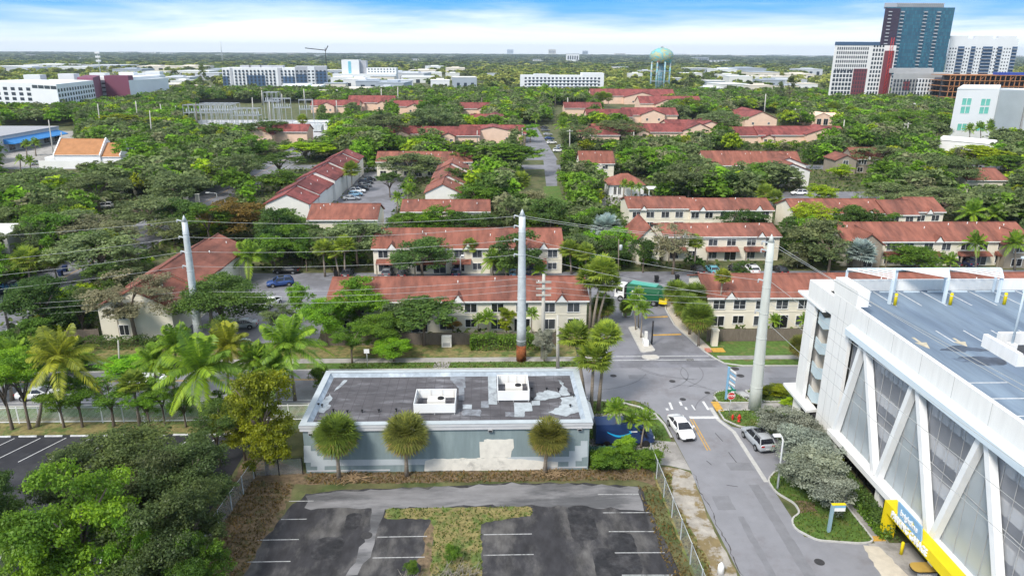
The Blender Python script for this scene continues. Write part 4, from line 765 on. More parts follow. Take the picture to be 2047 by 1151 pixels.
M_fw = mat('far_white', (0.72, 0.73, 0.74), .8, .06, .05); M_fg = mat('far_grey', (0.40, 0.41, 0.44), .85, .08, .05); M_fb = mat('far_blue', (0.06, 0.11, 0.19), .7, .1, .05)
M_fp = mat('far_purple', (0.20, 0.065, 0.105), .8, .1, .05); M_brick = mat('far_brick', (0.42, 0.10, 0.06), .85, .12, .1); M_tan = mat('far_orange_panel', (0.44, 0.22, 0.12), .85, .1, .1)
def loc_pts(t, *ps): return [Vector((p[0] - t.location.x, p[1] - t.location.y)) for p in ps]
# left apartment complex: front wing, long side, garage between two purple towers
Zt = 19.5; c0 = at(-60, 163, Zt); c1 = at(62, 166, Zt); c2 = at(112, 168.5, Zt); c3 = at(186, 160.5, Zt); c4 = at(200, 155, Zt); c5 = at(256, 155.5, Zt); c6 = at(330, 150, Zt)
t = thing('apartment_complex', 'long white apartment complex with purple stair towers at the far left', 'apartments', (c2.x, c2.y, 0), mark='the purple-towered apartments'); q0, q1, q2, q3, q4, q5, q6 = loc_pts(t, c0, c1, c2, c3, c4, c5, c6); bud = [0]
slab(t, q0, q1, 40, 0, Zt, M_fw); quadb(t, (q1, q2, q2 + Vector((-14, 16)), q1 + Vector((2, 26))), 6.5, Zt - .4, M_fw); quadb(t, (q2, q3, q3 + Vector((-38, 16)), q2 + Vector((-22, 16))), 0, Zt - .1, M_fw); quadb(t, (q3, q4, q4 + Vector((-14, 6)), q3 + Vector((-14, 6))), 0, Zt + 1.5, M_fp); slab(t, q4, q5, 55, 0, Zt - 2, M_fw); slab(t, q5, q5 + (q6 - q5) * .12, 18, 0, Zt + 1.5, M_fp); slab(t, q5 + (q6 - q5) * .121, q6, 30, 0, Zt, M_fw)
for k in (.1, .45, .8): c = q1 + (q2 - q1) * k; slab(t, c, c + (q2 - q1) * .13, 6, 0, 6.45, M_brick, 'column')
def fac(pa, pb, cols, rows, wf, h, z0, dv, m=M_bwin, skip=None):
    d = (pb - pa).length; facade(t, pa, pb - pa, cols, rows, d / cols, dv, d / cols * wf, h, z0, m, None, bud, skip)
fac(q0, q1, 8, 5, .5, 1.9, 3.2, 3.1); fac(q2, q3, 14, 4, .5, 1.9, 6.4, 3.1); fac(q4, q5, 5, 5, .85, 1.1, 2.6, 3.1); fac(q5 + (q6 - q5) * .125, q6, 13, 5, .5, 1.9, 3.4, 3.1)
fac(q1, q2, 4, 1, .9, 2.0, Zt - 2.2, 3); 
for k in range(5): c = q2 + (q3 - q2) * (.12 + k * .18); slab(t, c, c + (q3 - q2) * .08, -.4, 0, 6, M_tan, 'orange_panel')
for k in range(5): c = q0 + (q6 - q0) * (.2 + k * .17) + Vector((-14, 30)); slab(t, c, c + Vector((12, 0)), 8, Zt - 3, Zt + 2.4, M_fw, 'roof_plant')
# grey, white and blue apartment block
Y0 = 790; a, b, cc = at_y(447, 170, Y0), at_y(592, 170, Y0), at_y(655, 170, Y0 + 6); zt = at_y(540, 136, Y0).z; t = thing('apartment_block', 'grey and white apartment block with dark blue lower panels near the substation', 'apartments', (a.x, a.y, 0), mark='the grey and blue apartments'); qa, qb, qc = loc_pts(t, a, b, cc); bud = [0]
slab(t, qa, qb, 30, 0, zt, M_fw); slab(t, qb + Vector((.05, 0)), qc, 40, 0, zt + 1.5, M_fg)
W0 = (qb - qa).length
for f0, f1, z0_, z1, m in ((0, .07, 0, zt * .62, M_fb), (.11, .14, 0, zt, M_fg), (.33, .58, 0, zt * .66, M_fb), (.76, .82, 0, zt, M_fg), (.83, .99, 0, zt * .62, M_fb)): c = qa + (qb - qa) * f0; slab(t, c, qa + (qb - qa) * f1, -.5, z0_, z1, m, 'facade_panel')
for f0, f1, z0_, z1, m in ((.02, .35, 0, zt * .72, M_fb), (.4, .62, 0, zt + 1.3, M_fw), (.66, .98, 0, zt * .85, M_fb)): slab(t, qb + (qc - qb) * f0, qb + (qc - qb) * f1, -.5, z0_, z1, m, 'facade_panel')
facade(t, qa + Vector((0, -.55)), qb - qa, 19, 6, W0 / 19, 3.15, W0 / 19 * .48, 2.1, 3.4, M_bwin, None, bud, lambda i, j: i in (2, 14)); facade(t, qb + Vector((0, -.55)), qc - qb, 8, 6, (qc - qb).length / 8, 3.15, 2.2, 1.8, 3.4, M_bwin, None, bud)
for f in (.2, .33, .5, .65): c = qa + (qb - qa) * f + Vector((0, 12)); slab(t, c, c + Vector((11, 0)), 8, zt + .01, zt + 2.2, M_fg, 'roof_plant')
c = qa + (qb - qa) * .84; slab(t, c + Vector((0, -8)), c + Vector((12, -8)), 7, 0, 7, M_fw, 'porch')
# white slab block with balconies
Y0 = 750; a, b = at_y(1041, 165, Y0), at_y(1207, 165, Y0); zt = at_y(1100, 151, Y0).z; t = thing('apartment_block', 'long white six-storey apartment block with dark balconies left of the water tower', 'apartments', (a.x, a.y, 0), mark='the long white apartment block'); qa, qb = loc_pts(t, a, b); W0 = (qb - qa).length; bud = [0]
slab(t, qa, qb, 18, 0, zt, M_fw); slab(t, qa + (qb - qa) * .74, qb, 18.2, zt + .01, zt + 2.4, M_fw); slab(t, qa + (qb - qa) * .16, qa + (qb - qa) * .34, 12, zt + .01, zt + 1.2, M_fw)
facade(t, qa + Vector((3, -.02)), qb - qa, 20, 5, (W0 - 6) / 20, 3.1, 2.1, 1.7, 2.2, M_bwin, None, bud, None)
for j in range(5): slab(t, qa + Vector((6, -.9)), qb + Vector((-6, -.9)), .88, .6 + j * 3.1, .8 + j * 3.1, M_fw, 'balcony_slab')
# painted water tower
Yw = 800; p = at_y(1320, 150, Yw); zt = at_y(1320, 95.5, Yw).z; t = thing('water_tower', 'painted turquoise water tower on a ring of tall columns near the horizon', 'water tower', (p.x, p.y, 0), mark='the water tower'); rw = 12.6
def mural(name, cols):
    m = bpy.data.materials.new(name); m.use_nodes = True; T = m.node_tree; bs = T.nodes['Principled BSDF']; tc_ = T.nodes.new('ShaderNodeTexCoord'); mp = T.nodes.new('ShaderNodeMapping'); mp.inputs['Scale'].default_value = (.08, .08, .16)
    no = T.nodes.new('ShaderNodeTexNoise'); no.inputs['Scale'].default_value = 1.3; no.inputs['Detail'].default_value = 1; no.inputs['Distortion'].default_value = 1.2; cr = T.nodes.new('ShaderNodeValToRGB'); T.links.new(tc_.outputs['Object'], mp.inputs[0]); T.links.new(mp.outputs[0], no.inputs['Vector']); T.links.new(no.outputs['Fac'], cr.inputs[0])
    cr.color_ramp.interpolation = 'LINEAR'
    while len(cr.color_ramp.elements) < len(cols): cr.color_ramp.elements.new(.5)
    for i, c in enumerate(cols): cr.color_ramp.elements[i].position = .3 + .4 * i / (len(cols) - 1); cr.color_ramp.elements[i].color = (*c, 1)
    T.links.new(cr.outputs[0], bs.inputs['Base Color']); bs.inputs['Roughness'].default_value = .6; return m
M_mur = mural('mural_paint', [(.10, .42, .42), (.22, .52, .50), (.09, .36, .45), (.55, .42, .12), (.16, .46, .46), (.45, .25, .2)]); M_mur2 = mural('mural_leg_paint', [(.5, .62, .6), (.12, .42, .5), (.45, .55, .55), (.1, .3, .42), (.5, .4, .3)])
hb = zt - 15.0; MB().lathe([(.3, zt), (4, zt - .5), (8, zt - 1.9), (11, zt - 4.2), (12.4, zt - 6.8), (12.6, zt - 9), (12.0, zt - 11.5), (10.6, hb + 1.2), (9.8, hb), (.3, hb - 1.2)], 32, M_mur).build('tank', t); MB().tube([(0, 0, 0), (0, 0, hb)], 2.4, 14, M_mur2).build('riser', t)
MB().lathe([(.4, zt - .2), (1.4, zt - .1), (1.4, zt + 1.0), (.2, zt + 1.6)], 10, M_fg).build('roof_cap', t)
for k in range(8): ang = k * math.pi / 4 + .2; MB().tube([(10.4 * math.cos(ang), 10.4 * math.sin(ang), 0), (10.4 * math.cos(ang), 10.4 * math.sin(ang), hb + .6)], .85, 8, M_mur2).build('leg', t)
mb = MB()
for z_ in (hb * .35, hb * .7): mb.tube([(10.4 * math.cos(k * .3927), 10.4 * math.sin(k * .3927), z_) for k in range(17)], .3, 5, M_fg)
mb.build('bracing', t)
# right-hand cluster
def tower(label, mark, Y, xl, xr, ytop, depth, m, name='apartment_tower', cat='tower', z0=0):
    a, b = at_y(xl, 150, Y), at_y(xr, 150, Y); z_ = at_y((xl + xr) / 2, ytop, Y).z; t_ = thing(name, label, cat, (a.x, a.y, 0), mark=mark); qa, qb = loc_pts(t_, a, b); slab(t_, qa, qb, depth, z0, z_, m, 'wall', (a.x / a.y * depth * 1.12, depth)); return t_, qa, qb, z_, (qb - qa).length
M_pale = mat('pale_precast', (.74, .72, .70), .85, .06, .05); M_panel = mat('maroon_panel', (.17, .045, .055), .8, .1, .1); M_fconc = mat('raw_concrete', (.36, .36, .36), .95, .12, .1)
t, qa, qb, zt, W0 = tower('pale tower with a dark roof band and maroon hoist strip, left of the glass tower', 'the pale tower with the maroon strip', 600, 1661, 1783, 91, 30, M_pale); bud = [0]
slab(t, qa + Vector((-.3, -.3)), qb + Vector((-14, -.3)), 30.6, zt + .01, zt + 2.6, M_fb, 'roof_band', (15.8, 30.2))
facade(t, qa + Vector((2, -.02)), qb - qa, 15, 7, 1.75, 3.3, .95, 2.1, 27, M_bwin, None, bud); facade(t, qa + Vector((1.5, -.02)), qb - qa, 6, 7, 2.7, 3.3, 2.0, 2.4, 6, M_bwin, None, bud)
slab(t, qa + (qb - qa) * .36, qa + (qb - qa) * .58, -.4, 5, 28, M_panel, 'maroon_panel'); facade(t, qa + (qb - qa) * .36 + Vector((0, -.45)), qb - qa, 5, 7, 2.1, 3.2, .9, 2, 7.5, M_bwin, None, bud)
facade(t, qa + (qb - qa) * .62 + Vector((0, -.02)), qb - qa, 4, 13, 2.4, 3.3, 1.5, 2.2, 6, M_bwin, None, bud)
slab(t, qa + (qb - qa) * .82, qa + (qb - qa) * .97, -1.0, 2, zt - 4, M_panel, 'hoist_strip'); slab(t, qa + Vector((-3, -6)), qa + (qb - qa) * .7 + Vector((0, -6)), 6, 0, 5, M_pale, 'podium')
mh = MB(); c = qa + (qb - qa) * .9
for dx in (-1, 1): mh.tube([(c.x + dx, c.y - 2, 0), (c.x + dx, c.y - 2, zt + 6)], .18, 4, M_red)
for k in range(int(zt / 3) + 2): mh.bar((c.x - 1, c.y - 2, k * 3), (c.x + 1, c.y - 2, k * 3 + 3), .15, .15, M_red)
mh.build('hoist_mast', t)
M_cw = bpy.data.materials.new('curtain_wall'); M_cw.use_nodes = True; T = M_cw.node_tree; bs = T.nodes['Principled BSDF']; tcx = T.nodes.new('ShaderNodeTexCoord'); mp = T.nodes.new('ShaderNodeMapping'); mp.inputs['Rotation'].default_value = (R(90), 0, 0); br = T.nodes.new('ShaderNodeTexBrick'); T.links.new(tcx.outputs['Object'], mp.inputs[0]); T.links.new(mp.outputs[0], br.inputs['Vector'])
br.offset = 0; br.inputs['Scale'].default_value = 1; br.inputs['Brick Width'].default_value = 1.9; br.inputs['Row Height'].default_value = 3.1; br.inputs['Mortar Size'].default_value = .16; br.inputs['Color1'].default_value = (.018, .085, .14, 1); br.inputs['Color2'].default_value = (.03, .15, .21, 1); br.inputs['Mortar'].default_value = (.05, .08, .12, 1); T.links.new(br.outputs[0], bs.inputs['Base Color']); bs.inputs['Roughness'].default_value = .35
t, qa, qb, zt, W0 = tower('tall dark blue glass tower with stacked balconies at the upper right', 'the blue glass tower', 700, 1749, 1885, 15, 32, M_cw)
slab(t, qa + Vector((-.1, -.4)), qa + (qb - qa) * .22, -.5, 0, zt - 1, mat('dark_plum_panel', (.05, .035, .06), .6, .2, .1), 'facade_panel'); slab(t, qa + (qb - qa) * .02 + Vector((0, 5)), qa + (qb - qa) * .88 + Vector((0, 5)), 20, zt + .01, zt + 4, M_fg, 'roof_crown', (10.4, 20))
mb = MB(); ca, cb = qa + (qb - qa) * .2 + Vector((0, 4.6)), qa + (qb - qa) * .88 + Vector((0, 4.6))
for k in range(22): c = ca + (cb - ca) * (k / 22); c2 = ca + (cb - ca) * ((k + 1) / 22); mb.bar((c.x, c.y, zt + .2), (c2.x, c2.y, zt + 4), .35, .35, M_fconc); mb.bar((c2.x, c2.y, zt + .2), (c.x, c.y, zt + 4), .35, .35, M_fconc)
mb.build('roof_lattice', t)
for f in (.05, .23, .56, .75):
    for k in range(23):
        if f < .1 and k > 20: continue
        c = qa + (qb - qa) * f; z_ = zt - 4.5 - k * 3.1; slab(t, c + Vector((0, -1.6)), c + Vector((3.1, -1.6)), 1.58, z_, z_ + .9, M_fg, 'balcony')
t, qa, qb, zt, W0 = tower('white apartment tower with dark balcony strips right of the glass tower', 'the white tower at far right', 720, 1886, 2022, 78, 30, M_fw); bud = [0]
for f, w in ((.14, .09), (.33, .06), (.50, .14), (.72, .06), (.93, .07)):
    slab(t, qa + (qb - qa) * f, qa + (qb - qa) * (f + w), -.5, 0, zt - 7, M_fb, 'balcony_strip')
    for k in range(11): c = qa + (qb - qa) * f; slab(t, c + Vector((0, -1.6)), qa + (qb - qa) * (f + w) + Vector((0, -1.6)), 1.05, zt - 9.6 - k * 3.1, zt - 9.0 - k * 3.1, M_fg, 'balcony')
for f0 in (0, .36, .7): slab(t, qa + (qb - qa) * f0, qa + (qb - qa) * (f0 + .26), 20, zt + .01, zt + 2.6, M_fw, 'parapet', (10.8, 20))
for f0, n in ((.01, 5), (.24, 3), (.4, 3), (.65, 3), (.8, 4)): facade(t, qa + (qb - qa) * f0 + Vector((0, -.02)), qb - qa, n, 12, 2.7, 3.1, 1.2, 1.3, zt - 9 - 11 * 3.1, M_bwin, None, bud)
t, qa, qb, zt, W0 = tower('raw grey concrete block under construction in front of the glass tower', 'the raw concrete block', 590, 1786, 1896, 147, 40, M_fconc, 'unfinished_block', 'building'); bud = [0]; slab(t, qa + Vector((0, 8)), qb + Vector((-8, 8)), 20, zt + .01, zt + 3.5, M_fconc, 'roof_level', (12.0, 20))
slab(t, qa + (qb - qa) * .45, qa + (qb - qa) * .74, -.4, 5, zt - 4, M_fw, 'facade_panel'); slab(t, qa + (qb - qa) * .76, qa + (qb - qa) * .99, -.4, 5, zt - 3, mat('slate_panel', (.13, .13, .17), .85, .1, .1), 'facade_panel'); slab(t, qa + (qb - qa) * .2, qa + (qb - qa) * .32, -.4, zt - 13, zt - 6, M_panel, 'facade_panel')
facade(t, qa + Vector((.6, -.45)), qb - qa, 17, 6, W0 / 17.5, 3.2, 1.3, 2.1, 3.2, M_bwin, None, bud)
a, b = at_y(1892, 200, 560), at_y(2120, 200, 560); zt = at_y(1970, 151, 560).z; t = thing('timber_frame_block', 'unfinished orange timber-framed block at the far right', 'building', (a.x, a.y, 0), mark='the orange timber frame'); M_tim = mat('orange_timber', (.42, .19, .085), .9, .12, .1); W0 = b.x - a.x
for k in range(7): slab(t, Vector((0, 0)), Vector((W0, 0)), 26, k * zt / 6 - .25, k * zt / 6 + .15, M_tim, 'floor_deck')
for i in range(24): x = i * W0 / 23; slab(t, Vector((x, .3)), Vector((x + .5, .3)), .5, .2, zt - .3, M_tim, 'timber_post')
mb = MB()
for i in range(0, 22, 3):
    for k in range(6):
        if (i + k) % 2: mb.bar((i * W0 / 23, .8, k * zt / 6), ((i + 1) * W0 / 23, .8, (k + 1) * zt / 6), .3, .3, M_tim)
mb.build('bracing', t); slab(t, Vector((0, 10)), Vector((W0, 10)), 1, 0, zt - .4, M_in, 'inner_wall'); slab(t, Vector((W0 * .45, 4)), Vector((W0, 4)), 8, zt + .2, zt + 2, mat('blue_tarpaulin', (.03, .07, .35), .7, .2), 'tarpaulin')
# the nearer white, grey and green-windowed block at the right edge
Y0 = 338; a = at_y(1906, 220, Y0); b = at_y(1990, 220, Y0); c = at_y(2060, 220, Y0 - 3); zt = at_y(1920, 179, Y0).z; t = thing('modern_block', 'modern white block with green windows and a grey stair wall at the right edge', 'building', (a.x, a.y, 0), mark='the modern white block'); qa, qb, qc = loc_pts(t, a, b, c)
BK = (a.x / a.y * 40 * 1.1, 40); slab(t, qa, qb, 40, 0, zt, M_fw, 'wall', BK); slab(t, qb + Vector((.05, -1)), qb + Vector((12.5, -1)), 30, 0, zt - .3, mat('mid_grey_panel', (.36, .40, .42), .85, .08, .1)); slab(t, qb + Vector((12.6, -6)), qc + Vector((12, -6)), 40, 0, zt - .8, M_fw); slab(t, qa + Vector((-.2, -.2)), qb, 40.2, zt + .01, zt + .5, M_fw, 'parapet', BK)
M_gw2 = mat('green_window', (.16, .50, .42), .2, .15, .3, spec=.6)
for (x, zz) in ((5.5, zt - 5.5), (5.5, zt - 9.2), (5.5, zt - 17), (14.5, zt - 5.7), (14.5, zt - 9.4), (14.5, zt - 17.2)):
    for dx in (-1.15, 1.15): window(t, x + dx, zz, 2.0, 3.0, pos=0, glass=M_gw2, mull=False)
for (x, zz) in ((36, zt - 6), (36, zt - 9.5), (36, zt - 17)): window(t, x, zz, 2.4, 2.6, pos=-6, glass=mat('grey_window', (.3, .34, .36), .3), mull=False)
slab(t, qb + Vector((1, -7.2)), qb + Vector((22, -7.2)), .2, 0, 6, mat('blue_hoarding', (.01, .05, .33), .6, .15), 'hoarding')
a, b = at(1872, 300), at(1992, 312); t = thing('white_shed', 'long low white shed below the modern white block', 'shed', (a.x, a.y, 0), math.atan2(b.y - a.y, b.x - a.x), mark='the low white shed'); gable(t, 0, (b - a).length, 0, 9, 4.5, 5.6, 'x', M_white, M_white, .2)
p = at(1850, 232); t = thing('site_office', 'dark grey site office with a pale roof beside the modern white block', 'site office', (p.x, p.y, 0)); MB().box(-8, 14, 0, 12, 0, 7, M_fg).build('wall', t); MB().box(-8.3, 14.3, -.3, 12.3, 7.01, 7.4, M_fw).build('roof', t); window(t, 2, 4.5, 5, 1.4, glass=M_gw2)
# white hospital-like block and the low white roofs of the middle distance
a, b = at_y(684, 150, 1050), at_y(760, 150, 1050); t = thing('white_tower_block', 'white block with a taller lift tower standing above the low roofs at centre left', 'building', (a.x, a.y, 0), mark='the white lift-tower block'); zt = at_y(700, 120, 1050).z; z2 = at_y(730, 136, 1050).z; bud = [0]
MB().box(0, 24, 0, 20, 0, zt, M_fw).build('wall', t); MB().box(24.1, 33, 6, 20, 0, zt - 1, M_fg).build('wall', t); MB().box(-12, 75, -6, -.1, 0, z2 * .55, M_fw).build('wall', t); MB().box(34, 75, .0, 20, 0, z2, M_fw).build('wall', t); facade(t, Vector((35, -.02)), (1, 0), 9, 4, 4.3, 3.4, 1.8, 1.6, z2 - 12, M_bwin, None, bud); MB().box(9, 13, -.3, -.05, z2 * .55, zt - 2, mat('aqua_glass', (.2, .5, .6), .2)).build('glass_strip', t)
LOW = [(600, 190, 80, 5), (480, 178, 55, 4), (350, 168, 60, 5), (385, 152, 70, 5), (430, 146, 45, 4), (345, 181, 50, 4), (300, 141, 70, 5), (200, 138, 90, 5), (95, 137, 90, 5), (15, 141, 80, 5), (690, 168, 60, 5), (735, 160, 55, 5), (790, 154, 65, 5), (835, 166, 70, 5), (745, 180, 70, 6), (700, 195, 60, 5), (845, 150, 60, 5), (800, 175, 55, 5), (905, 160, 30, 6), (930, 181, 50, 9), (880, 178, 40, 6), (670, 182, 45, 5), (770, 192, 40, 5),
       (1470, 183, 60, 5), (1500, 150, 70, 8), (1550, 165, 75, 5), (1600, 158, 60, 5), (1590, 172, 50, 5), (1455, 160, 45, 5), (1430, 175, 40, 5), (1420, 192, 50, 5), (1575, 182, 45, 4), (1290, 150, 30, 5), (1385, 156, 40, 5), (1510, 198, 40, 4), (560, 150, 40, 5), (395, 188, 40, 4), (270, 160, 50, 5), (640, 165, 30, 5), (1350, 168, 25, 5), (870, 140, 40, 5), (1240, 143, 34, 6), (40, 146, 60, 6), (140, 144, 70, 6), (255, 150, 60, 6), (310, 156, 50, 6), (370, 142, 60, 6), (415, 160, 50, 6), (360, 176, 40, 5), (665, 152, 50, 6), (715, 176, 60, 6), (765, 168, 50, 6), (820, 160, 60, 6), (860, 158, 50, 6), (780, 184, 60, 6), (655, 200, 40, 5), (910, 146, 40, 6), (985, 160, 24, 6), (1270, 160, 30, 6), (1400, 146, 50, 6), (1450, 150, 50, 7), (1530, 158, 60, 7), (1620, 150, 50, 7), (1480, 170, 50, 7), (1545, 176, 50, 6), (1610, 182, 50, 5), (1520, 190, 50, 6)]
lw = ['bright white', 'pale cream', 'light grey', 'off-white', 'silver-grey']; M_low = [M_fw, mat('far_cream', (.68, .62, .53), .85, .08, .05), mat('far_silver', (.5, .52, .55), .85, .1, .05), mat('far_offwhite', (.66, .66, .63), .85, .08, .05), mat('far_blue_grey', (.36, .40, .45), .85, .1, .05)]
LOWOBJ = []
for i, (px, py, wpx, h) in enumerate(LOW):
    p = at(px, py); k = p.y / F_PX; w = wpx * k * .9; rg = random.Random(i); d = rg.uniform(.5, .9) * w * 1.6; m = M_low[i % 5]
    t = thing('warehouse', None, 'warehouse', (p.x, p.y, 0), rg.uniform(-.15, .15), 'low white commercial roofs in the middle distance'); LOWOBJ.append((t, lw[i % 5], px, py))
    h = h * 1.45; MB().box(-w / 2, w / 2, 0, d, 0, h, m).build('wall', t); MB().box(-w / 2 - .3, w / 2 + .3, -.3, d + .3, h + .01, h + .5, M_low[(i * 3 + 1) % 5] if i % 2 else m).build('roof', t)
    if i % 2 == 0: MB().box(-w * .2, w * .2, d * .3, d * .6, h + .51, h + 2.2, m).build('roof_plant', t)
    dd = MB()
    for q in range(3): MB().box(-w * .35 + q * w * .3, -w * .35 + q * w * .3 + w * .12, -.08, -.004, 0, h * .6, M_bwin).build('loading_door', t)
# ------------------------------------------------------------------ electricity substation
M_gal = mat('weathered_steel', (.34, .36, .38), .7, .1, .5)
for i, (px, py, w, h, n) in enumerate(((418, 262, 24, 10, 9), (494, 264, 13, 9, 6), (568, 258, 9, 12, 4), (616, 262, 7, 12, 3), (440, 250, 20, 9, 8), (545, 245, 8, 13, 4))):
    h *= 1.3; p = at(px, py); t = thing('substation_gantry', None, 'gantry', (p.x, p.y, 0), (.25 if i in (2, 3) else -.03), 'steel gantries of the substation')
    t['label'] = ('widest pale steel gantry at the left end of the substation', 'pale steel gantry at the middle of the substation behind the dark ficus', 'slanting tall steel gantry right of the substation middle', 'narrow tall gantry at the right end of the substation', 'low wide gantry further back in the left half of the substation', 'tallest narrow gantry at the back of the substation')[i]
    for k in range(n): x = -w / 2 + k * w / (n - 1); MB().bar((x, 0, 0), (x, 0, h), .2, .2, M_gal).build('post', t); MB().bar((x, 6, 0), (x, 6, h), .2, .2, M_gal).build('post', t)
    for z_ in (h * .7, h): mb = MB(); mb.bar((-w / 2, 0, z_), (w / 2, 0, z_), .28, .28, M_gal); mb.bar((-w / 2, 6, z_), (w / 2, 6, z_), .28, .28, M_gal); [mb.bar((-w / 2 + k * w / (n - 1), 0, z_), (-w / 2 + k * w / (n - 1), 6, z_), .18, .18, M_gal) for k in range(n)]; mb.build('lattice_beam', t)
    for k in range(n * 2): MB().lathe([(.15, 0), (.3, .3), (.15, .6), (.3, .9), (.15, 1.2), (.1, 2.0)], 6, M_steel).build('insulator', t, (-w / 2 + (k + .3) * w / (n * 2), 3, h * .7))
for i, (px, py) in enumerate(((395, 268), (430, 270), (480, 268), (530, 270), (600, 275), (640, 262))):
    p = at(px, py); t = thing('transformer', None, 'transformer', (p.x, p.y - 4, 0), 0, 'transformers in the substation'); t['label'] = ('first grey transformer from the left in the substation yard', 'second grey transformer from the left in the substation yard', 'third grey transformer from the left, before the middle gantry', 'fourth grey transformer from the left, behind the dark ficus', 'grey transformer beside the white control building', 'rightmost grey transformer of the substation')[i]
    MB().box(-2.5, 2.5, -1.5, 1.5, .3, 3.6, M_steel).build('tank', t)
    for x in (-1.5, 0, 1.5): MB().lathe([(.15, 3.6), (.3, 4), (.15, 4.4), (.25, 4.8), (.1, 5.4)], 8, M_steel, (x, 0, 0)).build('bushing', t)
    for s in (-1, 1): MB().box(-2, 2, s * 1.9 - .3, s * 1.9 + .3, .5, 3, M_steel).build('radiator', t)
p = at(640, 262); t = thing('control_building', 'long white control building at the right of the substation', 'building', (p.x, p.y + 4, 0)); MB().box(-14, 16, 0, 10, 0, 4, M_fw).build('wall', t); MB().box(-14.2, 16.2, -.2, 10.2, 4.01, 4.3, M_fw).build('roof', t)
sheet('substation_yard', [at(340, 278)[:2], at(650, 283)[:2], at(655, 240)[:2], at(360, 240)[:2]], .012, mat('yard_gravel', (.45, .45, .46), .95, .2, 1))
